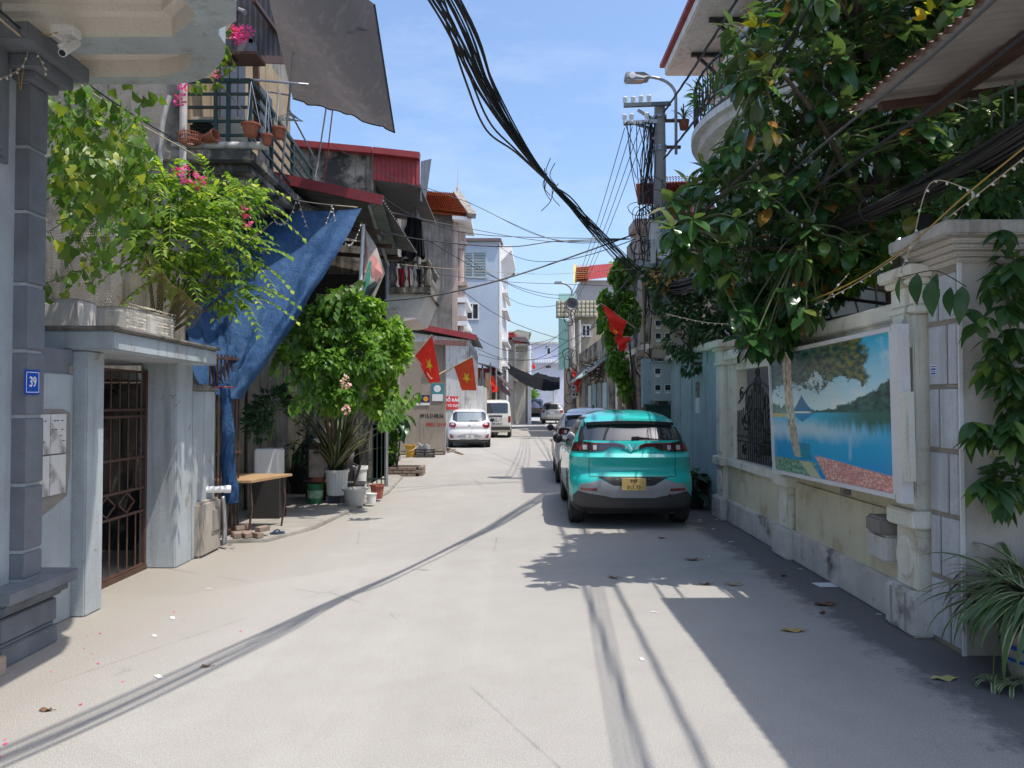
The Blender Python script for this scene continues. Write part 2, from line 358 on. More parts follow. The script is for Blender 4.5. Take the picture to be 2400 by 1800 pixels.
# security camera and its yellow lead
cm = thing('security_camera', 'white bullet security camera under the grey balcony soffit', 'camera', (-2.95, 5.1, 4.22))
p = W(152, 80, 5.0)
MB().box(p.x-.07, p.x+.08, p.y-.05, p.y+.06, p.z-.02, p.z+.05).build('mount_box', m_white, cm, bevel=.01)
MB().tube([p+V((0, 0, -.02)), p+V((.01, -.01, -.07)), p+V((-.02, -.03, -.1))], .018, 8).build('bracket', m_white, cm)
a = W(180, 100, 5.05); b = W(146, 124, 4.85)
MB().tube([a, b], .026, 14).build('camera_body', m_white, cm, smooth=True, angle=40); dd = (b-a).normalized()
MB().tube([b, b+dd*.004], .02, 14).build('lens', m_black, cm)
yl = MB(); yl.tube(smooth_path([W(84, 72, 5.1), W(110, 82, 5.0), W(134, 76, 4.95)]), .005, 4); yl.tube(smooth_path([W(40, 80, 5.2), W(50, 100, 5.2), W(66, 105, 5.2), W(55, 160, 5.2), W(48, 210, 5.2), W(42, 160, 5.2), W(46, 105, 5.2), W(70, 104, 5.2), W(90, 115, 5.2)]), .004, 4)
tag(yl.build('power_lead', m_cable_y, org=(-3.1, 5.1, 4)), 'yellow power lead looped beside the grey pilaster top', 'cable')
# ---------------------------------------------------------------- gate wall with concrete canopy
g = thing('gate_wall', 'pale blue-grey rendered gateway with flat concrete canopy and marble tile patch', 'wall', (-3.6, 7, 0))
MB().box(-3.9, -3.585, 5.47, 6.28, 0, 1.98).build('wall', m_paleblue, g, bevel=.01)
rg = MB(); random.seed(3)
for k in range(9):
    y = 5.5+k*.085; hh = random.uniform(.03, .12); rg.box(-3.86, -3.6+random.uniform(-.02, .03), y, y+.09, 1.96, 1.98+hh)
rg.build('broken_wall_top', m_plaster, g, bevel=.02)
MB().box(-4.6, -3.59, 5.55, 6.28, 1.98, 2.172).build('dark_beam', m_grey_trim, g)
q = MB(); lp = [(5.64, .88), (5.8, .86), (6.0, .92), (6.2, 1.0), (6.24, 1.3), (6.23, 1.66), (6.14, 1.69), (5.64, 1.7)]
q.prism([(-3.586, y, z) for y, z in lp], (.006, 0, 0)); q.build('cement_patch', m_plaster, g)
tl = MB().box(0, .012, -.105, .105, -.155, .155).mesh('tile', bevel=.003); tl.materials.append(m_marble)
for i in range(2):
    for j in range(2): place('tile', tl, g, (-3.577, 5.83+i*.218, 1.5-j*.32))
q = MB()
for z, ys in ((1.6, (5.74, 5.78, 5.86, 5.98, 6.02, 6.08)), (1.53, (5.95, 6.0, 6.08)), (1.48, (5.76, 5.8, 6.06)), (1.44, (5.76, 5.84, 6.1))):
    for y in ys: q.box(-3.565, -3.5635, y, y+.028, z, z+.007)
q.build('stencilled_mark', m_ink_black, g)
MB().box(-3.95, -3.475, 6.28, 6.55, 0, 2.172).build('gate_post', m_paleblue, g, bevel=.012)
MB().box(-3.93, -3.54, 8.12, 8.52, 0, 2.172).build('gate_post', m_paleblue, g, bevel=.012)
MB().box(-3.9, -3.545, 8.53, 9.18, 0, 1.88).build('low_wall', m_paleblue, g, bevel=.012)
rg = MB()
for k in range(12): y = 8.54+k*.052; rg.box(-3.85, -3.53+random.uniform(-.02, .02), y, y+.06, 1.87, 1.9+random.uniform(.01, .06))
rg.build('broken_wall_top', m_plaster, g, bevel=.015)
MB().box(-3.7, -3.47, 8.6, 9.2, 0, .62).build('plinth', M('rough_plinth_cement', (.36, .33, .29), (.27, .24, .2), s=3, r=.95, blot=(.16, .14, .1), bl=(.58, .7)), g, bevel=.03)
MB().box(-3.48, -3.45, 8.93, 9.12, .25, .5).build('meter_hatch', m_plaster, g, bevel=.006)
MB().box(-3.48, -3.46, 8.9, 9.15, .22, .27).build('hatch_sill', m_plaster, g, bevel=.004)
# canopy
MB().prism([(-7, 6.25, 2.175), (-3.25, 6.25, 2.175), (-3.25, 8.45, 2.15), (-7, 8.45, 2.15)], (0, 0, .16)).build('canopy_slab', m_paleblue, g, bevel=.012)  # unseen back part lengthened over the yard to darken it
MB().prism([(-5.2, 6.22, 2.337), (-3.21, 6.22, 2.337), (-3.21, 8.49, 2.312), (-5.2, 8.49, 2.312)], (0, 0, .035)).build('canopy_lip', m_oldconc, g, bevel=.015)
MB().box(-7, -4.42, 5.5, 5.6, 0, 2.3).build('yard_wall', m_dark, g); MB().box(-5.6, -5.5, 5.6, 9.5, 0, 2.14).build('yard_wall', m_dark, g)  # walls coloured near black, painting in the gloom behind the gate
MB().box(-6.9, -3.92, 9.1, 9.2, 0, 1.9).build('yard_wall', m_stain, g); MB().box(-7, -4.3, 8.46, 9.6, 2.0, 2.1).build('added_yard_roof', m_plaster, g)  # roof added out of view to keep skylight off the yard
# iron gate
ga = thing('iron_gate', 'tall brown iron bar gate with a diamond ornament between the gate posts', 'gate', (-3.85, 7.3, 0))
gy0, gy1, gx = 6.56, 8.1, -3.86
fr = MB()
for y in (gy0+.02, gy1-.02): fr.box(gx-.02, gx+.02, y-.02, y+.02, .04, 2.08)
fr.build('gate_stile', m_rustbrown, ga)
for z in (.06, .62, .86, 1.18, 1.6, 1.67, 2.06): MB().box(gx-.014, gx+.014, gy0+.04, gy1-.04, z-.012, z+.012).build('rail', m_rustbrown, ga)
for k in range(9):
    y = gy0+.17*(k+1)-.02
    for z0, z1 in ((.07, .61), (.87, 1.17), (1.19, 1.59), (1.68, 2.05)):
        MB().tube([(gx, y, z0), (gx, y, z1)], .0085, 6).build('bar', m_rustbrown, ga)
for c in (6.95, 7.33, 7.71):
    d = [(gx, c-.16, .74), (gx, c, .64), (gx, c+.16, .74), (gx, c, .84)]
    q = MB()
    for i in range(4): q.bar(d[i], d[(i+1) % 4], .014)
    q.build('diamond_ornament', m_rustbrown, ga)
MB().box(gx-.03, gx+.03, gy0, gy1, 0, .045).build('threshold', m_rustbrown, ga)
# pvc pipe and tap
p = thing('pvc_pipe', 'white plastic waste pipe sticking out of the low blue wall', 'pipe', (-3.4, 9, .6))
a, b = W(478, 1148, 8.95), W(541, 1146, 9.05); MB().tube([a, b], .04, 14).build('pipe', m_white, p, smooth=True, angle=40)
MB().tube([b-(b-a)*.25, b+(b-a)*.01], .045, 14).build('pipe_socket', m_white, p, smooth=True, angle=40)
MB().tube([b+(b-a)*.006, b+(b-a)*.014], .034, 12).build('pipe_mouth', m_dark, p)
MB().tube(smooth_path([V((-3.46, 9.22, .62)), V((-3.45, 9.25, .3)), V((-3.44, 9.22, .05))]), .028, 10).build('down_pipe', m_steel, p, smooth=True)
# planters and netting on the canopy
pl = thing('trough_planter', 'long grey concrete planter trough on the gate canopy wrapped in chicken wire', 'planter', (-3.6, 7.2, 2.37))
a = W(135, 760, 6.7); b = W(345, 772, 7.9)
def trough(x0, x1, y0, y1, z0, z1): 
    q = MB(); q.box(x0, x1, y0, y1, z0, z1-.05); q.box(x0, x0+.04, y0, y1, z1-.05, z1); q.box(x1-.04, x1, y0, y1, z1-.05, z1); q.box(x0, x1, y0, y0+.04, z1-.05, z1); q.box(x0, x1, y1-.04, y1, z1-.05, z1); return q
m_trough = M('pale_concrete', (.5, .48, .45), (.38, .36, .33), s=4, r=.9, streak=(.2, .19, .17))
trough(-4.5, -3.66, 6.45, 6.75, 2.374, 2.62).build('trough', m_trough, pl, bevel=.01)
trough(-3.9, -3.42, 6.8, 7.75, 2.374, 2.6).build('trough', m_trough, pl, bevel=.01)
def netting(fn, nu, nv, r=.0022):
    """hexagonal wire netting over a surface fn(u,v)"""
    q = MB()
    for j in range(nv):
        pts = []
        for i in range(nu*2+1):
            o = (.28 if (i % 2) else -.28)*(1 if j % 2 else -1)
            pts.append(fn(i/(nu*2), (j+.5+o)/nv))
        q.tube(pts, r, 3, False)
    return q
m_net = M('zinc_netting', (.33, .31, .25), r=.5, metal=.4, bump=0, speck=0)
nw = thing('wire_netting', 'chicken wire netting stretched behind and around the canopy plants', 'netting', (-3.8, 7, 2.4))
o = netting(lambda u, v: V((-4.35+u*.75, 6.9+fbm(u*3, v*3)*.05, 2.4+v*1.15)), 34, 44).build('mesh_panel', m_net, nw); o['kind'] = 'stuff'
def roll(u, v): 
    a = W(305, 620, 7.4).lerp(W(445, 745, 8.1), u); c = V((math.cos(v*4.2)*.13, math.sin(v*4.2)*.05, -v*.5+.1)); return a+c+V((0, 0, .06*fbm(u*3, v*2)))
o = netting(roll, 34, 30, .0024).build('mesh_roll', M('brass_netting', (.36, .27, .1), r=.5, metal=.3, bump=0, speck=0), nw); o['kind'] = 'stuff'
o = netting(lambda u, v: V((-3.415+fbm(u*3, v*2)*.02, 6.8+u*.98, 2.38+v*.26)), 30, 9).build('mesh_panel', m_net, nw); o['kind'] = 'stuff'
# ---------------------------------------------------------------- balcony house behind the gate canopy
def corr(a, b, c, d, n, amp, name, mat, parent, nv=2, label=None, sharp=False):
    """corrugated sheet a-b-c-d (ribs run from edge ab to edge dc), n ribs"""
    a, b, c, d = map(V, (a, b, c, d)); nrm = (b-a).cross(d-a).normalized(); k = 6
    def fn(u, v):
        s = math.sin(u*n*2*PI); s = max(-.6, min(.6, s*1.6)) if sharp else s
        return a.lerp(b, u).lerp(d.lerp(c, u), v)+nrm*amp*s
    o = MB().grid(fn, n*k, nv).build(name, mat, parent, smooth=not sharp, label=label); return o
def window(parent, fn, w, h, mat_f, mat_p, t=.06, mull=1, name='window'):
    """framed window; fn(x,z,d) maps wall coordinates (d = out of the wall)"""
    f = MB()
    def slab(x0, x1, z0, z1, d0, d1): 
        vs = [fn(x, z, d) for d in (d0, d1) for z in (z0, z1) for x in (x0, x1)]
        return vs
    F = [(0, 2, 3, 1), (4, 5, 7, 6), (0, 1, 5, 4), (2, 6, 7, 3), (0, 4, 6, 2), (1, 3, 7, 5)]
    for r_ in ((0, w, h-t, h), (0, w, 0, t), (0, t, t, h-t), (w-t, w, t, h-t)): f.add(slab(*r_, -.02, .04), F)
    for k in range(mull): x = w*(k+1)/(mull+1); f.add(slab(x-t*.4, x+t*.4, t, h-t, -.02, .03), F)
    o = f.build(name, mat_f, parent)
    p = MB(); p.add(slab(t, w-t, t, h-t, -.01, .005), F); p.build('pane', mat_p, o); return o
m_pane = M('dark_window_glass', (.02, .028, .032), (.03, .04, .045), r=.12, rvar=.03, bump=0, speck=0, spec=.7)
bh = thing('balcony_house', 'weathered concrete house with green balcony railing and tan upper wall', 'house', (-4.3, 11, 0))
MB().box(-10, -4.22, 9.62, 14.5, 0, 9).build('wall', m_oldconc, bh)
MB().box(-4.22, -4.2, 9.9, 14.4, 4.95, 7.6).build('upper_facade', m_tan, bh)
for k, y in enumerate((10.9, 11.25, 11.6, 12.6, 12.95)): MB().box(-4.2, -4.17, y, y+.3, 5.0, 7.0).build('door_leaf', M('dark_shutter', (.05, .05, .055), (.07, .07, .075), r=.5), bh)
MB().tube([(-4.12, 9.55, 4.2), (-4.12, 9.55, 8.5)], .045, 10).build('drain_pipe', m_trough, bh)
MB().tube(smooth_path([W(398, 225, 9.5), W(388, 260, 9.5), W(380, 300, 9.5), W(376, 385, 9.5)]), .03, 8).build('drain_pipe', m_trough, bh)
# balcony slab
q = MB(); q.box(-4.4, -3.27, 9.59, 13.6, 4.78, 4.93); q.build('balcony_slab', m_stain, bh, bevel=.02)
MB().box(-4.35, -3.33, 9.7, 13.5, 4.66, 4.78).build('balcony_moulding', m_stain, bh, bevel=.02)
MB().box(-4.3, -3.42, 9.8, 13.4, 4.55, 4.66).build('balcony_moulding', m_stain, bh, bevel=.02)
rl = thing('balcony_railing', 'dark green iron railing round the weathered concrete balcony', 'railing', (-3.34, 10, 4.93))
ry = 9.72; zz = [5.85, 5.68, 5.51, 5.33, 5.15]
for i, z in enumerate(zz):
    t = .05 if i == 0 else .032
    MB().bar((-4.32, ry, z), (-3.34, ry, z), t, t).build('rail', m_green_iron, rl)
    MB().bar((-3.34, ry, z), (-3.52, 13.4, z-.02), t, t).build('rail', m_green_iron, rl)
for x in (-4.3, -3.78, -3.62): MB().bar((x, ry, 4.93), (x, ry, 5.85), .045).build('post', m_green_iron, rl)
for f_ in (0, .28, .62, 1): MB().bar((-3.34-.18*f_, ry+3.68*f_, 4.93), (-3.34-.18*f_, ry+3.68*f_, 5.84), .045).build('post', m_green_iron, rl)
MB().tube([W(560, 184, 9.7), W(722, 198, 10.2)], .016, 8).build('drying_pole', m_steel, rl)
MB().tube([(-4.3, 9.66, 5.0), (-3.1, 9.68, 5.0)], .05, 12).build('waste_pipe', m_trough, rl)
# air conditioner on the balcony and another above
def aircon(label, c, s=1):
    t = thing('air_conditioner', label, 'air conditioner', c); x, y, z = c
    MB().box(x-.4*s, x+.4*s, y-.14, y+.14, z, z+.55*s).build('casing', M('aircon_casing', (.52, .48, .4), (.42, .38, .31), s=5, r=.6), t, bevel=.015)
    MB().lathe([(.0, 0), (.2*s, 0), (.21*s, -.012), (.2*s, -.02)], (x-.12*s, y-.142, z+.28*s), 20, 'y').build('fan_ring', m_black, t)
    for k in range(10): MB().box(x-.34*s, x+.1*s, y-.172, y-.164, z+(.08+k*.042)*s, z+(.09+k*.042)*s).build('grille_slat', m_dark, t)
    return t
aircon('dusty cream air conditioner unit standing on the green-railed balcony', (-3.93, 10.1, 4.935))
aircon('grey air conditioner unit hung under the dark sheet canopy', (-3.96, 9.95, 6.75), .9)
wb = thing('window_box', 'grey window box with pink flowers above the green balcony railing', 'planter', (-3.8, 9.8, 6.2))
a = W(556, 96, 9.7); trough(a.x-.2, a.x+.22, 9.6, 9.85, a.z-.2, a.z-.02).build('box', m_grey_trim, wb)
MB().box(a.x-.35, a.x+.3, 9.55, 9.9, a.z-.24, a.z-.2).build('bracket', m_rustbrown, wb)
# upper dark sheet canopy and beams
uc = thing('sheet_canopy', 'dark ribbed sheet canopy above the green-railed balcony', 'canopy', (-3.6, 10.5, 6.4))
corr(W(545, -60, 9.3), W(690, -20, 11), W(690, 140, 11.4), W(545, 130, 9.6), 12, .014, 'roof_sheet', M('dark_sheet', (.07, .065, .075), (.05, .048, .055), r=.6), uc)
MB().bar(W(535, 134, 9.6), W(672, 142, 11.2), .1).build('beam', m_rustbrown, uc); MB().bar(W(595, 0, 9.6), W(655, 84, 10.8), .05).build('beam', m_rustbrown, uc)
MB().bar(W(600, 140, 10.2), W(603, 350, 10.2), .07).build('post', m_rustbrown, uc)
MB().tube([W(550, 20, 9.6), W(574, 30, 9.5)], .035, 8).build('overflow_pipe', m_steel, uc)
# shade cloth
m_cloth = M('grey_shade_cloth', (.15, .138, .14), (.12, .11, .112), s=3, r=.95, bs=300, bump=.05, streak=(.2, .185, .185), sk=(.55, .62))
_t = m_cloth.node_tree; _tr = NN(_t, 'BsdfTranslucent'); _tr.inputs[0].default_value = (.16, .145, .145, 1); _mx = NN(_t, 'MixShader'); _mx.inputs[0].default_value = .35
_t.links.new(_t.nodes['Principled BSDF'].outputs[0], _mx.inputs[1]); _t.links.new(_tr.outputs[0], _mx.inputs[2]); _t.links.new(_mx.outputs[0], _t.nodes['Material Output'].inputs[0])
sh = thing('shade_cloth', 'large dark grey shade cloth hung over the street from the balcony roof', 'shade cloth', W(770, 200, 11))
A_, B_, C_, D_ = W(686, 231, 11.2), W(925, 311, 12.6), W(878, 10, 10.6), W(585, -190, 8.8)
def clo(u, v):
    p = A_.lerp(B_, u).lerp(D_.lerp(C_, u), v); e = math.sin(u*PI)*math.sin(v*PI)
    f = fbm(u*2.2+v*1.2, v*5-u*2, 1.3, 4)
    return p+V((0, -.1, -.16))*e+V((.05, -.09, .11))*f*min(1, 6*min(u, 1-u, v+.15, 1.1-v))
o = MB().grid(clo, 46, 46).build('cloth', m_cloth, sh, smooth=True)
ed = MB(); ed.tube([clo(i/30, 0) for i in range(31)], .012, 5); ed.tube([clo(1, i/30) for i in range(31)], .012, 5); ed.build('hem_rope', m_black, sh)
MB().tube([clo(.42, 0), W(1085-415, 415, 11.6)+V((0, 0, 0))] if 0 else [W(736, 430, 11.9), W(745, 380, 11.9), clo(.3, 0)], .012, 6).build('prop', m_steel, sh)
MB().tube([W(658, 425, 11.4), W(675, 260, 11.2), clo(.12, .35)], .017, 6).build('prop', m_steel, sh)
MB().tube([W(678, 258, 11.2), W(738, 372, 11.8)], .014, 6).build('prop', m_steel, sh)
MB().tube([clo(.36, 0), W(760, 425, 12)], .01, 6).build('prop', m_redsheet, sh)
MB().tube([W(628, 215, 10.5), W(680, 224, 11)], .012, 5).build('prop', m_steel, sh); MB().tube([W(628, 215, 10.5), W(630, 330, 10.5)], .012, 5).build('prop', m_steel, sh)
# hanging orchid pots
def hang_pot(label, px, py, Y, r, hgt, tilt=0, lip=1):
    p = W(px, py, Y); t = thing('hanging_pot', label, 'flower pot', p)
    o = MB().lathe([(0, -hgt), (r*.5, -hgt), (r*.62, -hgt*.92), (r*.9, -.012), (r*1.03, -.01), (r*1.04, .012), (r*.93, .012), (r*.55, -hgt*.8), (0, -hgt*.8)], p, 18).build('bowl', m_terra, t, smooth=True, angle=45)
    o.rotation_euler = (tilt, 0, 0)
    hq = MB()
    for k in range(10): a = 2*PI*k/10; e = .78 if k % 2 else .7; hq.lathe([(0, 0), (.011, .002), (.011, -.004)], p+V((math.cos(a)*r*e, math.sin(a)*r*e, -hgt*(.3 if k % 2 else .55))), 6)
    hq.build('drain_hole', m_dark, t)
    for k in range(3): a = 2*PI*k/3+.5; MB().tube([p+V((math.cos(a)*r, math.sin(a)*r, 0)), p+V((0, 0, .55))], .004, 4).build('hanger_wire', m_steel, t)
    return t
hang_pot('wide terracotta bowl pot hanging beside the balcony railing corner', 588, 293, 9.55, .118, .15)
hang_pot('smallest terracotta pot hanging between two larger ones by the railing', 626, 318, 9.6, .078, .12)
hang_pot('grey-rimmed terracotta pot hanging in front of the receding green rails', 654, 302, 9.65, .09, .13)
t = thing('flower_pot', 'terracotta pot lying on its side on the balcony ledge', 'flower pot', W(488, 330, 9.62))
p = W(488, 330, 9.62); MB().lathe([(0, 0), (.055, 0), (.075, .14), (.085, .14), (.085, .165), (.07, .165), (.05, .02)], (0, 0, 0), 16).build('pot', m_terra, None)
o = bpy.data.objects['pot']; o.parent = t; o.location = (-.04, 0, .02); o.rotation_euler = (.3, 1.35, 0)
t = thing('orchid_basket', 'ribbed terracotta orchid basket hanging at the balcony corner', 'basket', W(446, 320, 9.5)); p = W(446, 322, 9.5)
for k in range(26):
    a = 2*PI*k/26; q = MB().tube([p+V((math.cos(a)*rr, math.sin(a)*rr, z)) for rr, z in ((.05, -.085), (.12, -.06), (.13, 0), (.135, .05))], .007, 5); q.build('rib', m_terra, t)
for rr, z in ((.125, -.05), (.13, .0), (.12, .045)): MB().tube([p+V((math.cos(a)*rr, math.sin(a)*rr, z)) for a in [2*PI*i/20 for i in range(21)]], .007, 4).build('hoop', m_terra, t)
# hangers on the drying line
t = thing('clothes_hangers', 'tangle of empty wire clothes hangers by the balcony', 'hangers', W(675, 285, 10.6))
for k in range(6):
    p = W(672+k*2, 283-k, 10.4+.1*k); q = MB(); a = .2+.15*k; dx = V((math.cos(a)*.22, math.sin(a)*.12, 0))
    q.tube([p-dx, p+V((0, 0, .09)), p+dx, p-dx*1.0], .004, 4); q.build('hanger', m_steel, t)

# ---------------------------------------------------------------- stained upper wall with red sheet loft
uh = thing('loft_house', 'old concrete house with red corrugated loft and baluster balcony full of washing', 'house', (-4, 18, 0))
Yw = 16.2
a, b = W(600, 338, Yw), W(875, 364, Yw)
q = MB(); q.prism([(a.x, Yw, 0), (b.x, Yw, 0), (b.x, Yw, b.z), (a.x, Yw, a.z)], (0, 3.5, 0)); q.build('wall', m_stain, uh)
q = MB(); c = W(985, 376, Yw)
q.bar((a.x, Yw-.08, a.z+.06), (b.x-.01, Yw-.08, b.z+.06), .2, .13); q.build('roof_trim', m_redsheet, uh)
q = MB(); q.bar((b.x+.01, Yw-.08, b.z+.06), (c.x, Yw-.08, c.z+.06), .2, .13); q.build('roof_trim', m_redsheet, uh)
d1, d2 = W(875, 422, Yw-.02), W(985, 436, Yw-.02)
corr((b.x, Yw-.06, d1.z), (c.x, Yw-.06, d2.z), (c.x, Yw-.06, c.z), (b.x, Yw-.06, b.z), 11, .016, 'loft_sheet', m_redsheet, uh, sharp=True)
MB().prism([(b.x, Yw-.03, d1.z), (c.x, Yw-.03, d2.z), (c.x, Yw+3.4, d2.z), (b.x, Yw+3.4, d1.z)], (0, 0, .04)).build('loft_floor', M('dark_grey_ply', (.13, .12, .12), r=.9), uh)  # even dark grey board under the loft
corr(W(987, 378, 16.3), W(1011, 372, 19), W(996, 478, 19), W(985, 470, 16.3), 9, .012, 'side_sheet', m_greysheet, uh)
MB().box(-6, W(905, 500, 19).x-.2, 19.3, 23, 0, 7.4).build('rear_wall', m_oldconc, uh)
MB().box(-6, b.x, Yw+.02, 19.3, 0, 4.4).build('lower_wall', m_stain, uh)
# balcony with balusters
Yb = 18.2; bx0, bx1 = W(905, 660, Yb).x, W(1005, 660, Yb).x; bz = W(905, 672, Yb).z; tz = W(905, 608, Yb).z
MB().box(bx0-.6, bx1+.02, Yb, Yb+2.6, bz-.16, bz).build('balcony_slab', m_stain, uh, bevel=.02)
q = MB(); q.prism([(bx0-.6, Yb+.1, bz-.16), (bx1-.05, Yb+.1, bz-.16), (bx1-.3, Yb+.1, bz-.75), (bx1-.55, Yb+.1, bz-.8), (bx0-.6, Yb+.1, bz-.8)], (0, 2.4, 0)); q.build('balcony_bracket', m_cream, uh)
MB().box(bx0-.6, bx1, Yb, Yb+.24, tz-.06, tz+.02).build('balcony_rail', m_stain, uh, bevel=.01)
MB().box(bx1-.22, bx1, Yb+.24, Yb+2.6, tz-.06, tz+.02).build('balcony_rail', m_stain, uh, bevel=.01)
bh_ = tz-.06-bz; bal_me = MB().lathe([(.05, 0), (.07, .03*bh_), (.045, .12*bh_), (.1, .35*bh_), (.05, .7*bh_), (.045, .8*bh_), (.075, .88*bh_), (.07, bh_)], n=12).mesh('baluster', smooth=True); bal_me.materials.append(m_stain)
for k in range(6): place('baluster', bal_me, uh, (bx0-.05+k*.21, Yb+.12, bz))
for k in range(9): place('baluster', bal_me, uh, (bx1-.11, Yb+.35+k*.25, bz))
MB().tube([W(973, 430, Yb-.1), W(982, 620, Yb-.1)], .05, 10).build('post', m_steel, uh)
# washing
def garment(label, mat, pts, Y, cat='clothing', name='hanging_garment', fold=.05):
    t = thing(name, label, cat, W(pts[0][0], pts[0][1], Y), 'washing on the old balcony')
    c = [W(x, y, Y) for x, y in pts]  # TL TR BR BL
    def fn(u, v): p = c[0].lerp(c[1], u).lerp(c[3].lerp(c[2], u), v); return p+V((0, fold*math.sin(u*14+v*2)*(.3+v), .04*math.sin(u*11)*v))
    MB().grid(fn, 18, 12).build('fabric', mat, t, smooth=True)
    MB().tube([W((pts[0][0]+pts[1][0])/2, pts[0][1]-10, Y), c[0].lerp(c[1], .5)], .008, 4).build('hanger_hook', m_steel, t); return t
m_blackcl = M('black_fabric', (.012, .012, .014), r=.95, bump=0); m_redcl = M('red_fabric', (.3, .02, .025), r=.9, bump=0); m_whitecl = M('white_fabric', (.6, .6, .6), r=.9, bump=0)
garment('long black dress drying in front of the grey post', m_blackcl, [(955, 508), (982, 512), (995, 605), (942, 606)], 17.95)
garment('black coat with torn hem drying right of the grey post', m_blackcl, [(980, 512), (988, 516), (997, 604), (982, 606)], 17.9)
garment('black long-sleeved top drying at the dark end of the line', m_blackcl, [(948, 535), (957, 525), (950, 600), (939, 600)], 17.9)
garment('dark red top drying on the baluster balcony', m_redcl, [(932, 628), (948, 630), (945, 672), (933, 670)], 18.0)
garment('red and white scarf drying on the baluster balcony', m_redcl, [(955, 625), (960, 625), (962, 672), (957, 672)], 18.0)
garment('white striped shirt drying on the baluster balcony', m_whitecl, [(960, 625), (967, 635), (967, 672), (962, 672)], 17.98)
garment('black trousers drying beside the white striped shirt', m_blackcl, [(975, 630), (990, 632), (990, 670), (980, 670)], 18.0)

# ---------------------------------------------------------------- lean-to shelter with red edge trim
ls = thing('shelter', 'open lean-to shelter with a dark red roof edge and cream back wall', 'shelter', (-3.6, 13, 0))
Ys = 11.8
a, b = W(380, 358, Ys), W(897, 470, Ys)
MB().bar((a.x, Ys, a.z), (b.x, Ys, b.z), .05, .155).build('edge_trim', M('maroon_trim', (.2, .03, .035), (.16, .024, .028), r=.45, bump=0), ls)
corr((a.x, Ys+.03, a.z+.02), (a.x, 16.1, a.z+.02), (b.x, 16.1, b.z+.02), (b.x, Ys+.03, b.z+.02), 26, .02, 'roof_sheet', m_greysheet, ls)
corr(W(862, 478, 11.85), W(908, 613, 15.5), W(937, 613, 15.5), W(897, 474, 11.85), 22, .016, 'eave_sheet', M('green_grey_sheet', (.12, .135, .12), (.09, .10, .09), s=5, r=.6), ls)
MB().bar(W(866, 482, 11.9), W(910, 622, 15.5), .05).build('eave_beam', m_steel, ls)
MB().box(-7, -4.3, 12.2, 12.3, 0, 4.8).build('side_wall', M('cream_back_wall', srgb(168, 158, 132), srgb(140, 130, 108), r=.9, streak=srgb(80, 74, 60)), ls)
MB().box(-4.34, -4.26, 12.1, 16.0, 0, 4.6).build('back_wall', MATS['cream_back_wall'], ls)
MB().box(-4.3, -2.6, 15.9, 16.0, 2.6, 4.4).build('end_wall', m_dark, ls)  # near-black colour stands for the dim interior of the shelter
MB().box(-4.3, -3.2, 15.88, 15.98, 0, 2.6).build('end_wall', MATS['cream_back_wall'], ls)
for x, y in ((-2.55, 15.6),): MB().tube([(x, y, .04), (x, y, 4.6)], .04, 8).build('post', m_steel, ls)
MB().tube([(-4.2, 12.15, .04), (-4.2, 12.15, 4.6)], .025, 8).build('post', m_rustbrown, ls)
for y in (12.6, 13.8, 15.0): MB().bar((-4.3, y, 4.72), (-2.15, y, 4.55), .07).build('rafter', m_rustbrown, ls)
gb = thing('folded_gate', 'brown folding bar gate standing open beside the blue tarpaulin', 'gate', (-3.65, 9.6, .04))
for k in range(9): MB().bar((-3.72+.02*k, 9.45+k*.07, .06), (-3.72+.02*k, 9.45+k*.07, 2.35), .018).build('bar', m_rustbrown, gb)
for z in (.12, 1.1, 2.3): MB().bar((-3.72, 9.45, z), (-3.54, 10.05, z), .03).build('rail', m_rustbrown, gb)
# blue tarpaulin
def tarp_mat():
    m, t, b = base('blue_tarpaulin'); tc = NN(t, 'TexCoord').outputs['Object']
    c = mixc(t, rampf(t, noisen(t, tc, 2.2, 7, .65), .35, .7), (.022, .075, .19), (.042, .115, .255))
    wr = noisen(t, tc, 1, 7, .7, (5, 5, 1.5)); c = mixc(t, mathn(t, 'MULTIPLY', rampf(t, wr, .53, .62), .17), c, (.16, .28, .42))
    t.links.new(c, b.inputs['Base Color']); b.inputs['Roughness'].default_value = .6; b.inputs['Specular IOR Level'].default_value = .25
    bp = NN(t, 'Bump', Strength=.9, Distance=.05); t.links.new(mathn(t, 'ADD', wr, noisen(t, tc, 5, 7, .7)), bp.inputs['Height']); t.links.new(bp.outputs[0], b.inputs['Normal'])
    tr = NN(t, 'BsdfTranslucent'); t.links.new(c, tr.inputs[0]); mx = NN(t, 'MixShader'); mx.inputs[0].default_value = .22
    t.links.new(b.outputs[0], mx.inputs[1]); t.links.new(tr.outputs[0], mx.inputs[2]); t.links.new(mx.outputs[0], t.nodes['Material Output'].inputs[0])
    return m
m_tarp = tarp_mat()
tp = thing('tarpaulin', 'faded blue tarpaulin gathered to the wall end under the red-edged roof', 'tarpaulin', W(520, 1000, 9.4))
TL, TR, BR_, BL_ = W(400, 470, 11.7), W(848, 486, 11.75), W(556, 935, 9.7), W(470, 915, 9.5)
def tfn(u, v):
    top = TL.lerp(TR, u)+V((0, 0, -.1*math.sin(u*PI)-.03*abs(math.sin(u*9)))); bot = BL_.lerp(BR_, u)
    vv = v; p = top.lerp(bot, vv)
    belly = math.sin(PI*min(1, v*1.02))
    p += V((.18*belly*(u-.4), -.28*belly, -.12*belly))
    p += V((.04, .1, .0))*fbm(u*5, v*3.5, .4, 5)*(.35+v)
    p += V((0, -.11*math.sin(u*17+1.5*fbm(u*2, v*3))*max(0, v-.35)*1.3, 0))
    if u > .86: p += V((.05, -.16, -.03))*math.sin((u-.86)/.14*PI)*(.3+belly)
    return p
o = MB().grid(tfn, 70, 60).build('sheet', m_tarp, tp, smooth=True)
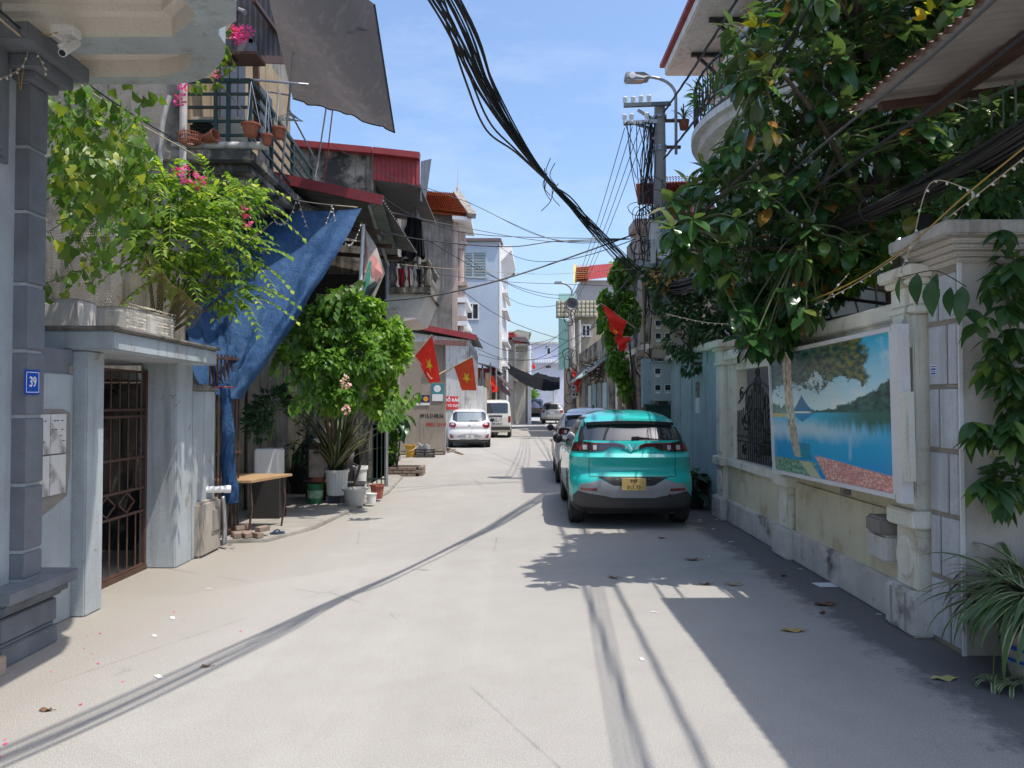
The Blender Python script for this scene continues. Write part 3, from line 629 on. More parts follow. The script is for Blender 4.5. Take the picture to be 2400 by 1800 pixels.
t0, t1 = V((-3.53, 9.42, 1.95)), V((-3.4, 9.35, .52))
def tail(u, v):
    p = t0.lerp(t1, v); r_ = .05+.035*v*(1+fbm(v*4, u*2)); a = u*2*PI
    return p+V((math.cos(a)*r_*(1+.35*math.sin(3*a+v*5)), math.sin(a)*r_*.8, .05*fbm(u*3, v*6)))
MB().grid(tail, 28, 30).build('gathered_tail', m_tarp, tp, smooth=True)
MB().tube([t0+V((math.cos(a)*.1, math.sin(a)*.09, -.02)) for a in [i*PI/8 for i in range(17)]], .01, 5).build('tie', m_redsheet, tp)
# torn painted banner under the eave
bn = thing('torn_banner', 'torn printed banner of pink and green shapes hung on a white post', 'banner', W(850, 700, 12.2))
m_bn = M('banner_print', (.32, .28, .24), (.4, .36, .31), s=3, r=.8, bump=.05)
L = [(849, 528), (852, 600), (846, 680), (844, 722)]; Rr = [(856, 535), (880, 575), (902, 640), (868, 728)]
def bf(u, v):
    k = v*3; i = min(int(k), 2); f = k-i
    a = W(lerp(L[i][0], L[i+1][0], f), lerp(L[i][1], L[i+1][1], f), 12.2); b = W(lerp(Rr[i][0], Rr[i+1][0], f), lerp(Rr[i][1], Rr[i+1][1], f), 12.4)
    return a.lerp(b, u)+V((0, .06*math.sin(u*6+v*5), 0))
MB().grid(bf, 16, 36).build('sheet', m_bn, bn, smooth=True)
def blob(pts, mat, nm, off):
    q = MB(); n = len(pts); 
    c = [bf(u, v)+V((0, -off, 0)) for u, v in pts]; ctr = sum(c, V((0, 0, 0)))/n+V((0, -off*.6, 0)); q.add(c+[ctr], [(i, (i+1) % n, n) for i in range(n)]); q.build(nm, mat, bn)
blob([(.25, .14), (.5, .12), (.6, .2), (.5, .3), (.3, .3), (.2, .22)], M('print_skin', (.5, .36, .3), r=.8, bump=0), 'print_patch', .02)
blob([(.1, .36), (.35, .3), (.62, .36), (.66, .5), (.4, .56), (.12, .52)], M('print_pink', (.5, .22, .2), r=.8, bump=0), 'print_patch', .02)
blob([(.5, .44), (.7, .4), (.9, .5), (.92, .66), (.6, .72), (.5, .6)], MATS['print_pink'], 'print_patch', .02)
blob([(.2, .62), (.5, .44), (.58, .48), (.4, .7), (.2, .78)], M('print_green', (.05, .25, .2), r=.8, bump=0), 'print_patch', .03)
blob([(.3, .7), (.6, .68), (.8, .74), (.6, .86), (.25, .84)], M('print_dark', (.04, .05, .06), r=.8, bump=0), 'print_patch', .03)
MB().tube([W(852, 526, 12.15), W(841, 728, 12.15)], .028, 8).build('post', m_white, bn)
# ---------------------------------------------------------------- notice wall and low house further along the left side
nw_ = thing('notice_wall', 'bare cement yard wall with a blue sticker and painted phone number', 'wall', (-3.2, 25.5, 0))
m_yard = M('stained_cement', (.33, .29, .24), (.26, .225, .185), s=.8, r=.92, blot=(.17, .15, .125), bl=(.5, .68), bls=.6, streak=(.12, .105, .09), sk=(.55, .8))
Yn = 25.4; x1 = W(1044, 900, Yn).x; zt = W(1000, 768, Yn).z
MB().box(-5.5, x1, Yn, Yn+.25, 0, 3.75).build('wall', m_yard, nw_, bevel=.02)
MB().box(-5.5, x1-.02, Yn-.05, Yn, 0, .12).build('footing', m_yard, nw_, bevel=.03)
MB().bar((W(1018, 803, Yn).x, Yn-.12, W(1018, 803, Yn).z), (W(1094, 806, Yn).x, Yn-.1, W(1094, 806, Yn).z), .2, .16).build('steel_beam', M('faded_maroon', (.22, .11, .1), r=.7), nw_)
def sticker(parent, px0, py0, px1, py1, Y, mat, nm='sticker', out=0):
    a, b = W(px0, py0, Y), W(px1, py1, Y); return MB().box(a.x, b.x, Y-.012-out, Y-.002-out, b.z, a.z).build(nm, mat, parent)
def wtext(s, px, py, Y, size, parent, mat, bold=0, out=.014, sx=1):
    p = W(px, py, Y); return lettering(s, size, parent, (p.x, Y-out, p.z), (PI/2, 0, 0), mat, bold, sx)
m_navy = M('navy_print', (.03, .025, .11), r=.5, bump=0, speck=0); m_tealp = M('teal_print', (.06, .25, .28), r=.5, bump=0, speck=0); m_orangep = M('orange_print', (.7, .32, .05), r=.5, bump=0, speck=0)
s1 = sticker(nw_, 968, 926, 1007, 950, Yn, m_navy); sticker(s1, 968, 944, 1007, 950, Yn, m_ink_white, 'print_band', .012)
p = W(998, 935, Yn); MB().lathe([(.0, -.002), (.085, -.002), (.085, .002)], (p.x, Yn-.016, p.z), 20, 'y').build('print_disc', m_orangep, s1)
for k, y in enumerate((930, 934.5, 939)): p = W(979, y, Yn); MB().box(p.x-.13, p.x+.1-.03*k, Yn-.019, Yn-.0145, p.z-.016, p.z+.016).build('print_line', m_ink_white if k == 0 else m_orangep, s1)
s2 = sticker(nw_, 1011, 899, 1040, 941, Yn, m_tealp); sticker(s2, 1013, 924, 1038, 940, Yn, m_ink_white, 'print_band', .012)
p = W(1025, 911, Yn); MB().lathe([(.0, -.002), (.12, -.002), (.12, .002)], (p.x, Yn-.016, p.z), 24, 'y').build('print_disc', m_ink_white, s2)
wtext('0915.2108.56', 1012, 975, Yn, .17, nw_, m_ink_black, .004, .006, .85)
wtext('09821 10118', 1022, 995, Yn, .16, nw_, m_ink_red, .004, .006, .8)
lh = thing('low_house', 'low house with white patched wall and red sloping roof edge behind the flags', 'house', (-2.6, 31, 0))
Yl = 31; a, b = W(940, 758, Yl), W(1117, 792, Yl)
m_patch = M('patched_whitewash', (.52, .52, .5), (.42, .41, .38), s=1.2, r=.9, blot=(.25, .23, .2), bl=(.52, .62), bls=.7, streak=(.14, .13, .115), sk=(.52, .72))
xe = W(1100, 850, Yl).x
MB().prism([(-6, Yl, 0), (xe, Yl, 0), (xe, Yl, b.z-.1), (-6, Yl, a.z-.1)], (0, 7, 0)).build('wall', m_patch, lh)
MB().bar((a.x, Yl-.25, a.z), (b.x, Yl-.25, b.z), .06, .22).build('roof_trim', m_redsheet, lh)
MB().prism([(a.x, Yl-.22, a.z+.05), (b.x, Yl-.22, b.z+.05), (b.x, Yl+7, b.z+.05), (a.x, Yl+7, a.z+.05)], (0, 0, .05)).build('roof', m_greysheet, lh)
corr((xe+.02, Yl, 2.2), (xe+.02, Yl+7, 2.2), (xe+.02, Yl+7, 4), (xe+.02, Yl, 4), 24, .03, 'side_sheet', M('pale_grey_sheet', (.24, .24, .235), r=.6), lh)
MB().box(W(1117, 880, Yl).x-.9, W(1130, 900, Yl).x, Yl+.3, Yl+6, 0, 2.4).build('shopfront_wall', m_patch, lh)
nb = MB(); a, b = W(1030, 929, Yl), W(1074, 960, Yl); nb = nb.box(a.x, b.x, Yl-.02, Yl-.004, b.z, a.z).build('notice_banner', M('red_banner', (.55, .045, .04), r=.6, bump=0), lh)
p = W(1056, 938, Yl); lettering('CẤM ĐỔ RÁC', .17, nb, (p.x-.14, Yl-.022, p.z), (PI/2, 0, 0), m_ink_white, .006); p = W(1055, 951, Yl); lettering('CHỖ Ô TÔ DẠY', .13, nb, (p.x-.1, Yl-.022, p.z), (PI/2, 0, 0), m_ink_white, .004)

# ---------------------------------------------------------------- tile-roofed house
def tile_roof(name, A, B, C, D, rows, cols, mat, parent):
    """A-B eave, D-C ridge; overlapping pantiles as real geometry"""
    A, B, C, D = map(V, (A, B, C, D)); nrm = (B-A).cross(D-A).normalized()
    if nrm.z < 0: nrm = -nrm
    q = MB(); q.poly(*[p_-nrm*.06 for p_ in (A, B, C, D)])
    for j in range(rows):
        def fn(u, v, j=j):
            vv = (j+v*1.12)/rows; p = A.lerp(B, u).lerp(D.lerp(C, u), min(vv, 1)); s = abs(math.sin(u*cols*PI))
            return p+nrm*(.09*(1-v)+.05*s+.02)
        q.grid(fn, cols*4, 1)
    o = q.build(name, mat, parent, smooth=False); o['kind'] = 'stuff'; return o
m_tile = M('orange_roof_tile', (.42, .115, .04), (.33, .085, .03), s=9, r=.75, blot=(.24, .075, .03), bl=(.55, .7), bls=5)
th = thing('tile_roof_house', 'tall grey rendered house with orange tile roof and pink balcony columns', 'house', (-4, 33, 0))
Yt = 32; xr = W(1060, 600, Yt).x; ze = W(1030, 495, Yt).z
MB().box(-8, xr, Yt, Yt+9, 0, ze).build('wall', M('dark_streaked_render', (.24, .21, .18), (.18, .16, .135), s=1, r=.92, blot=(.09, .08, .07), bl=(.48, .64), bls=.6, streak=(.075, .07, .062), sk=(.48, .7)), th)
m_pink = M('faded_pink_render', (.45, .35, .3), (.38, .29, .25), s=2, r=.85, streak=(.25, .18, .15))
MB().box(xr, W(1072, 600, Yt).x, Yt+.1, Yt+.5, 0, ze).build('corner_pilaster', m_pink, th)
e0, e1, r1, r0 = W(960, 490, 31.6), W(1104, 506, 31.6), W(1071, 457, 34), W(960, 448, 34)
tile_roof('roof', e0, e1, r1, r0, 13, 24, m_tile, th)
MB().bar(W(1070, 454, 34), W(1106, 506, 31.5), .35, .22).build('hip_cap', m_oldconc, th)
MB().prism([W(1060, 505, 31.6), W(1104, 509, 31.6), W(1104, 517, 31.6), W(1060, 513, 31.6)], (0, 3, 0)).build('eave_soffit', m_white, th)
p = W(1073, 456, 34); MB().lathe([(.1, 0), (.11, .08), (.06, .16), (.08, .26), (.03, .36), (.012, .6), (.006, 1.15)], p, 10).build('finial', m_pink, th, smooth=True)
MB().prism([r0, r1, W(1071, 500, 37), W(960, 500, 37)], (0, 0, .05)).build('rear_roof_slope', m_tile, th)
cx = W(1080, 600, Yt+.5).x
for z0, z1 in ((W(1080, 660, Yt).z, W(1080, 568, Yt).z), (0, W(1080, 745, Yt).z)): MB().tube([(cx, Yt+.5, z0), (cx, Yt+.5, z1)], .14, 12).build('column', m_pink, th, smooth=True, angle=40)
for py, hgt, w_ in ((545, .75, .2), (567, .16, .26), (662, .2, .3), (678, .6, .19), (700, .16, .28), (715, .5, .2), (742, .2, .28)):
    p = W(1080, py, Yt+.5); MB().box(p.x-w_, p.x+w_, Yt+.5-w_, Yt+.5+w_, p.z-hgt, p.z).build('column_block', m_pink if py != 715 else m_white, th, bevel=.03)
for py in (690, 745): z = W(1080, py, Yt).z; MB().box(xr, cx+.3, Yt+.2, Yt+4, z-.3, z-.1).build('balcony_slab', m_white, th)
MB().box(cx, W(1113, 775, Yt).x, Yt+.4, Yt+3, W(1100, 790, Yt).z, W(1100, 780, Yt).z).build('ledge', m_white, th)

# ---------------------------------------------------------------- pale blue tall house
pb = thing('pale_blue_house', 'tall pale blue plastered house with louvred window and flat roof', 'house', (-2, 45, 0))
Yp = 44; xa, xb = W(1000, 700, Yp).x, W(1168, 700, Yp).x; zp = W(1100, 566, Yp).z
m_pblue = M('pale_blue_plaster', (.42, .48, .56), (.37, .43, .5), s=.5, r=.85, blot=(.46, .49, .54), bl=(.55, .7), bls=.4, bs=30)
xc = W(1188, 700, 56).x
MB().prism([(xa, Yp, 0), (xb, Yp, 0), (xc, 56, 0), (xa, 56, 0)], (0, 0, zp)).build('wall', m_pblue, pb)
q = MB(); q.prism([(xb+.02, Yp+.02, 0), (xb+.1, Yp+.02, 0), (xc+.1, 56, 0), (xc+.02, 56, 0)], (0, 0, zp)); q.build('front_facade', m_white, pb)
rr0 = W(1070, 566, Yp-.1); rr1 = W(1168, 561, Yp-.1); rr2 = W(1186, 590, 55)
MB().prism([(xa, Yp-.2, zp), (xb+.15, Yp-.2, zp), (xc+.6, 56, zp), (xa, 56, zp)], (0, 0, .16)).build('roof_slab', M('brown_roof_edge', (.16, .12, .12), r=.8), pb)
MB().prism([(xb+.1, Yp+1, zp-1.0), (xb+.75, Yp+1.2, zp-.25), (xb+.75, Yp+1.2, zp), (xb+.1, Yp+1, zp)], (.3, 7, 0)).build('eave_box', m_white, pb)
def flatwin(parent, px0, py0, px1, py1, Y, mull=1, mf=None, louv=0, t=.08):
    a, b = W(px0, py1, Y), W(px1, py0, Y)
    o = window(parent, lambda x, z, d: V((a.x+x, Y-d, a.z+z)), b.x-a.x, b.z-a.z, mf or m_white, m_pane, t, mull)
    for k in range(louv): z = a.z+(b.z-a.z)*(k+.7)/(louv+.4); MB().box(a.x+.08, b.x-.08, Y-.035, Y-.02, z, z+.045).build('louvre', mf or m_white, o)
    return o
flatwin(pb, 1075, 588, 1142, 652, Yp, 1, M('pale_green_frame', (.4, .47, .47), r=.5, bump=0), 17, .1)
flatwin(pb, 1092, 710, 1123, 750, Yp, 1)
for z, k in ((8.4, 0), (7.3, 1), (5.4, 2), (3.9, 3)):
    MB().prism([(xb+.1, Yp+2.5, z), (xb+.5, Yp+2.6, z), (xc+.3, 53, z), (xc+.1, 53, z)], (0, 0, .16)).build('ledge', m_white, pb)
for z in (5.8, 7.6): MB().prism([(xb+.14, Yp+3.5, z-1.2), (xb+.16, Yp+3.5, z-1.2), (xb+.28, Yp+6, z-1.2), (xb+.26, Yp+6, z-1.2)], (0, 0, 1.1)).build('window', m_pane, pb)
# ---------------------------------------------------------------- shop row under the pale blue house
sr = thing('shop_row', 'row of small shopfronts with posts and a red fringed awning under the pale house', 'shops', (-1.5, 42, 0))
xs = -1.35
MB().prism([(-5, 38.3, 0), (xs-.1, 38.3, 0), (xs+.55, 55, 0), (-5, 55, 0)], (0, 0, 3.3)).build('wall', m_patch, sr)
for k, y in enumerate((39.5, 42, 45, 48.5, 52)):
    x = xs-.08+(y-38.3)*.039
    MB().box(x-.02, x+.04, y, y+1.6, 0, 2.3).build('shutter', M('slate_shutter', (.15, .17, .18), (.12, .14, .15), r=.6) if k % 2 else m_dark, sr)
for k, y in enumerate((38.2, 41.4, 44.4, 48, 51)):
    x = xs+.16+(y-38.3)*.045; MB().box(x-.13, x+.13, y, y+.26, 0, 3.2).build('pillar', M('ochre_pillar', (.46, .36, .22), (.36, .27, .16), r=.85), sr)
q = MB(); fa, fb = W(1118, 862, 38), W(1160, 864, 40)
for k in range(14): t_ = k/14; p = fa.lerp(fb, t_); q.poly(p, p+(fb-fa)/16, p+(fb-fa)/16-V((0, 0, .42)), p+(fb-fa)/32-V((0, 0, .55)), p-V((0, 0, .42)))
q.build('awning_fringe', m_redsheet, sr, solid=.02)
MB().prism([W(1110, 850, 38), W(1160, 862, 38), W(1180, 880, 46), W(1150, 862, 46)], (0, 0, .06)).build('awning_roof', m_greysheet, sr)
MB().prism([W(1145, 862, 39.5), W(1200, 918, 39.5), W(1206, 912, 48), W(1160, 870, 48)], (0, 0, .05)).build('awning_roof', M('plum_awning', (.075, .05, .055), r=.8), sr)
MB().prism([W(1150, 870, 39.4), W(1196, 920, 39.4), W(1196, 930, 39.4), W(1150, 902, 39.4)], (0, .03, 0)).build('awning_valance', MATS['plum_awning'], sr)
for px, py in ((1131, 855), (1150, 850), (1163, 865)): MB().tube([W(px, py, 38.2), (W(px, py, 38.2).x, 38.2, 0)], .05, 6).build('post', m_steel, sr)
# ---------------------------------------------------------------- far concrete house and end of the street
fc = thing('far_concrete_house', 'bare concrete house with red tile porch and red balusters beyond the pale house', 'house', (.4, 62, 0))
Yf = 62; xa, xb, xc = W(1185, 850, Yf).x, W(1240, 850, Yf).x, W(1248, 850, 66).x
zf = W(1215, 776, Yf).z
m_farc = M('pale_bare_concrete', (.42, .385, .33), (.34, .31, .26), s=.7, r=.92, blot=(.2, .18, .15), bl=(.55, .68), bls=.8, streak=(.2, .185, .16), sk=(.56, .76))
MB().box(xa, W(1240, 800, Yf).x, Yf+1, Yf+9, 0, zf).build('upper_wall', m_farc, fc)
MB().box(xa, W(1232, 850, Yf).x, Yf, Yf+6, 0, W(1200, 800, Yf).z).build('wall', m_farc, fc)
MB().prism([(xa-.2, Yf+1.2, zf-.3), (W(1214, 771, Yf).x, Yf+1.2, W(1214, 769, Yf).z), (W(1246, 776, Yf).x, Yf+1.2, W(1246, 776, Yf).z), (W(1246, 776, Yf).x, Yf+1.2, W(1246, 780, Yf).z), (xa-.2, Yf+1.2, zf-.6)], (0, 6, 0)).build('parapet', M('mossy_green_wall', (.2, .27, .13), (.26, .26, .2), s=1, r=.9), fc)
tile_roof('porch_roof', W(1188, 795, 61), W(1216, 793, 61), W(1205, 780, 63), W(1188, 776, 63), 5, 8, M('red_roof_tile', (.36, .05, .035), r=.8), fc)
MB().prism([W(1200, 790, 60.8), W(1232, 790, 60.8), W(1242, 803, 60.8), W(1200, 797, 60.8)], (0, 2, 0)).build('porch_edge', M('brown_roof_edge', (.16, .12, .12), r=.8), fc)
for k in range(7): p = W(1205.5+k*3.1, 800, 60.9); MB().box(p.x-.045, p.x+.045, 60.9, 61.0, p.z-.22, p.z+.22).build('baluster', M('red_oxide', (.34, .06, .045), r=.8), fc)
MB().box(W(1203, 800, 61).x, W(1240, 800, 61).x, 60.8, 63, W(1200, 812, 61).z, W(1200, 806, 61).z).build('balcony_slab', m_oldconc, fc)
MB().tube([W(1206, 810, 60.6), (W(1206, 810, 60.6).x, 60.6, 0)], .1, 8).build('pillar', m_oldconc, fc)
MB().tube([W(1241, 810, 60.6), (W(1241, 810, 60.6).x, 60.6, 0)], .14, 8).build('pillar', m_white, fc)
flatwin(fc, 1209, 825, 1215, 838, Yf-.02, 0); MB().box(W(1206, 900, 61).x, W(1236, 900, 61).x, 60.4, 62, W(1200, 893, 61).z, W(1200, 885, 61).z).build('canopy', M('ochre_pillar', (.46, .36, .22), r=.85), fc)
for k in range(9): p = W(1184, 812+k*9, 61.8); MB().box(p.x-.1, p.x+.16, 61.75, 61.8, p.z-.05, p.z+.05).build('ladder_rung', m_dark, fc)
eb = thing('end_building', 'lilac-white two storey building closing the far end of the street', 'building', (3.5, 86, 0))
Ye = 86; xa, xb = W(1236, 850, Ye).x, W(1330, 850, Ye).x; z1 = W(1280, 806, Ye).z
m_lil = M('lilac_white_plaster', (.48, .49, .56), (.42, .43, .5), s=.4, r=.85, bs=20)
MB().box(xa, xb, Ye, Ye+10, 0, z1).build('wall', m_lil, eb)
MB().box(xa-.2, xb, Ye-.3, Ye, z1, z1+.2).build('parapet', m_trough, eb)
z2 = W(1280, 842, Ye).z; MB().box(W(1251, 840, Ye).x, xb, Ye-1.2, Ye, z2-.5, z2).build('balcony', m_lil, eb)
for k in range(10): p = W(1256+k*6, 845, Ye-1.2); MB().box(p.x-.08, p.x+.08, Ye-1.25, Ye-1.2, p.z-.2, p.z+.1).build('baluster', m_white, eb)
flatwin(eb, 1244, 825, 1249, 842, Ye, 0); flatwin(eb, 1279, 812, 1285, 818, Ye, 0, m_dark); flatwin(eb, 1279, 858, 1291, 862, Ye-.02, 0, m_dark); flatwin(eb, 1281, 814, 1291, 832, Ye-.01, 0)
MB().box(W(1266, 930, Ye).x, W(1312, 930, Ye).x, Ye-.1, Ye-.02, 0, W(1290, 905, Ye).z).build('roller_door', M('pale_roller_door', (.5, .5, .53), r=.6), eb)
# shade nets across the street
m_snet = M('black_shade_net', (.01, .011, .013), (.016, .017, .02), r=.95, bs=200, bump=.05, spec=0)
for k, (lab, c, sag) in enumerate((('long black shade net sagging across the far end of the street', [(1190, 850, 52), (1312, 893, 56), (1312, 912, 52), (1192, 875, 48)], .5), ('smaller peaked black shade net tied behind the long sagging one', [(1262, 872, 62), (1312, 883, 62), (1312, 903, 58), (1225, 890, 58)], .25))):
    c = [W(*p) for p in c]; t = thing('shade_net', lab, 'shade net', c[0])
    MB().grid(lambda u, v: c[0].lerp(c[1], u).lerp(c[3].lerp(c[2], u), v)-V((0, 0, sag*math.sin(u*PI)*(.6+.4*v)+.1*fbm(u*4, v*3))), 30, 10).build('net', m_snet, t, smooth=True)
    if k == 0: MB().tube([c[0], c[0]+V((-.15, 0, 0)), V((c[0].x-.15, c[0].y, 0))], .04, 6).build('post', m_dark, t)
fcn = thing('porch_awning', 'grey sheet porch awning low over the truck at the far corner', 'awning', W(1240, 900, 64))
MB().prism([W(1228, 893, 62), W(1300, 912, 62), W(1296, 916, 66), W(1228, 905, 66)], (0, 0, .06)).build('roof_sheet', m_greysheet, fcn); MB().tube([W(1231, 900, 63), (W(1231, 900, 63).x, 63, 0)], .07, 8).build('post', m_trough, fcn)
MB().tube([W(1297, 914, 64), (W(1303, 914, 64).x, 64, 0)], .05, 8).build('post', m_trough, fcn)
# ---------------------------------------------------------------- garden wall on the right
m_ylw = M('faded_yellow_render', srgb(208, 202, 176), srgb(196, 189, 162), s=2, r=.88, blot=srgb(172, 160, 124), bl=(.56, .7), bls=2, streak=srgb(150, 140, 116), sk=(.6, .82))
m_ivory = M('ivory_moulding', srgb(222, 217, 202), srgb(206, 199, 182), s=3, r=.85, blot=srgb(158, 148, 128), bl=(.58, .72), bls=3, streak=srgb(108, 102, 88), sk=(.6, .82))
m_plinth = M('grey_plinth_cement', srgb(198, 196, 190), srgb(178, 175, 167), s=3, r=.9, blot=srgb(88, 84, 76), bl=(.56, .7), bls=2.2, streak=srgb(80, 78, 74), sk=(.58, .78))
gw = thing('garden_wall', 'cream garden wall with moulded pilasters coping and scrolled iron window', 'wall', (3.1, 9, 0))
X0 = 3.10
def P(y): return X0+.018*(y-6)      # the wall leans away from the lane a little
def rbox(xo, depth, y0, y1, z0, z1):
    return MB().prism([(P(y0)+xo, y0, z0), (P(y1)+xo, y1, z0), (P(y1)+xo+depth, y1, z0), (P(y0)+xo+depth, y0, z0)], (0, 0, z1-z0))
rbox(-.05, .3, 6.14, 8.52, 0, .315).build('plinth', m_plinth, gw, bevel=.015)
rbox(-.05, .3, 8.98, 11.3, 0, .315).build('plinth', m_plinth, gw, bevel=.015)
rbox(0, .2, 6.12, 8.55, .315, .86).build('lower_panel', m_ylw, gw)
rbox(0, .2, 8.95, 11.38, .315, .82).build('lower_panel', m_ylw, gw)
rbox(-.05, .28, 8.97, 11.36, .82, .925).build('sill', m_ivory, gw, bevel=.012)
# panel behind the picture board and the window bay
rbox(.03, .15, 6.12, 8.55, .86, 2.36).build('upper_panel', m_ylw, gw)
rbox(-.03, .26, 6.1, 8.57, 2.36, 2.4).build('cornice', m_ivory, gw); rbox(-.06, .3, 6.08, 8.58, 2.4, 2.54).build('coping', m_ivory, gw, bevel=.012)
rbox(-.06, .3, 8.94, 11.4, 2.36, 2.5).build('coping', m_ivory, gw, bevel=.012); rbox(-.02, .24, 8.96, 11.4, 2.3, 2.36).build('cornice', m_ivory, gw)
for y0, y1 in ((8.96, 9.16), (11.06, 11.38)): rbox(0, .2, y0, y1, .925, 2.3).build('window_jamb', m_ivory, gw, bevel=.01)
for y0, y1 in ((9.16, 9.2), (11.02, 11.06)): rbox(.03, .15, y0, y1, .925, 2.3).build('window_reveal', m_ivory, gw)
rbox(.02, .16, 9.2, 11.02, 2.2, 2.3).build('window_head', m_ivory, gw)
# pilasters
def pilaster(y0, y1, cap, oval=True, base_h=.33):
    rbox(-.13, .4, y0-.07, y1+.07, 0, base_h).build('pilaster_base', m_plinth, gw, bevel=.02)
    rbox(-.06, .32, y0, y1, base_h, .80).build('pilaster_die', m_ivory, gw, bevel=.012)
    rbox(-.12, .4, y0-.05, y1+.05, .80, .93).build('pilaster_band', m_ivory, gw, bevel=.012)
    rbox(-.06, .32, y0+.02, y1-.02, .93, cap-.36).build('pilaster_shaft', m_ivory, gw, bevel=.01)
    rbox(-.035-.05, .05, y0+.08, y1-.08, 1.0, cap-.42).build('pilaster_panel', m_ivory, gw, bevel=.012)
    for k, (d, a, b) in enumerate(((.09, .36, .3), (.075, .3, .14), (.11, .14, .09), (.15, .09, 0))):
        rbox(-d, .32+d, y0-d+.05, y1+d-.05, cap-a, cap-b).build('capital_course', m_ivory, gw, bevel=.012)
    if oval:
        yc = (y0+y1)/2; q = MB(); n = 26
        for r_, t_ in ((1, 0), (.93, .012), (.85, .014)): pass
        ring = [[(P(yc)-.06-t_, yc+math.cos(2*PI*i/n)*.125*r_, .565+math.sin(2*PI*i/n)*.165*r_) for i in range(n)] for r_, t_ in ((1, -.01), (1, .018), (.88, .026))]
        for a, b in zip(ring, ring[1:]): q.add(a+b, [(i, (i+1) % n, (i+1) % n+n, i+n) for i in range(n)])
        q.add(ring[-1], [list(range(n))]); q.build('oval_boss', m_ivory, gw)
pilaster(5.78, 6.1, 2.78); pilaster(8.58, 8.93, 2.6); pilaster(11.42, 11.82, 2.66)
# raised lettering on the near pilaster
q = MB(); p = V((P(5.94)-.09, 5.94, 2.29))
for dy in (-.09, .095): q.box(p.x-.02, p.x+.02, p.y+dy-.014, p.y+dy+.014, p.z-.085, p.z+.085); q.box(p.x-.02, p.x+.02, p.y+dy, p.y+dy+.03, p.z+.06, p.z+.085)
n = 24
for i in range(n):
    a, b = 2*PI*i/n, 2*PI*(i+1)/n; q.bar((p.x, p.y+math.cos(a)*.055, p.z+math.sin(a)*.09), (p.x, p.y+math.cos(b)*.055, p.z+math.sin(b)*.09), .04, .02, up=(1, 0, 0))
q.build('relief_scroll', m_ivory, gw, bevel=.004)
rbox(-.1, .12, 5.82, 6.06, 2.16, 2.42).build('capital_course', m_ivory, gw, bevel=.008)
# projecting cement boxes at the wall foot
rbox(-.12, .14, 6.18, 6.5, .46, .68).build('cement_box', m_plinth, gw, bevel=.02); rbox(-.16, .2, 6.16, 6.44, .68, .82).build('cement_box', m_plaster, gw, bevel=.02)
# scrolled iron window grille
ig = thing('iron_grille', 'scrolled black wrought iron grille in the garden wall opening', 'grille', (3.2, 10, .93))
m_iron = M('black_wrought_iron', (.02, .02, .022), (.035, .033, .03), s=8, r=.5, bump=0)
gx = P(10)+.06
def gb_(pts, r_=.009): return MB().tube([(gx, y, z) for y, z in pts], r_, 5)
for k in range(20):
    y = 9.24+k*.092; top = 1.62+.42*math.exp(-((y-10.1)/.42)**2)
    gb_([(y, .95), (y, top)]).build('bar', m_iron, ig)
for z in (.95, 1.2, 1.27): gb_([(9.2, z), (11.02, z)], .011).build('rail', m_iron, ig)
def spiral(y, z, r0, turns, dirn, a0): return [(y+dirn*math.cos(a0+t*turns*2*PI/24)*r0*(1-t/30), z+math.sin(a0+t*turns*2*PI/24)*r0*(1-t/30)) for t in range(25)]
for y, z, r0, d, a0 in ((10.1, 1.95, .15, 1, .5), (10.1, 1.95, .15, -1, .5), (9.75, 1.75, .18, 1, 2), (10.45, 1.75, .18, -1, 2), (9.42, 1.86, .1, 1, 1), (10.8, 1.86, .1, -1, 1), (9.6, 1.5, .16, 1, 3), (10.6, 1.5, .16, -1, 3), (10.1, 1.55, .2, 1, 4), (10.1, 1.55, .2, -1, 4), (10.1, 2.12, .08, 1, 0), (10.1, 2.12, .08, -1, 0), (9.5, 1.08, .1, 1, 0), (10.1, 1.08, .1, 1, 0), (10.7, 1.08, .1, -1, 0)):
    gb_(spiral(y, z, r0, 1.4, d, a0), .011).build('scroll', m_iron, ig)
for d in (-1, 1): gb_([(10.1+d*t*.85, 1.72+.1*math.sin(t*3)+.32*(1-t)**1.5) for t in [i/14 for i in range(15)]], .013).build('scroll', m_iron, ig)
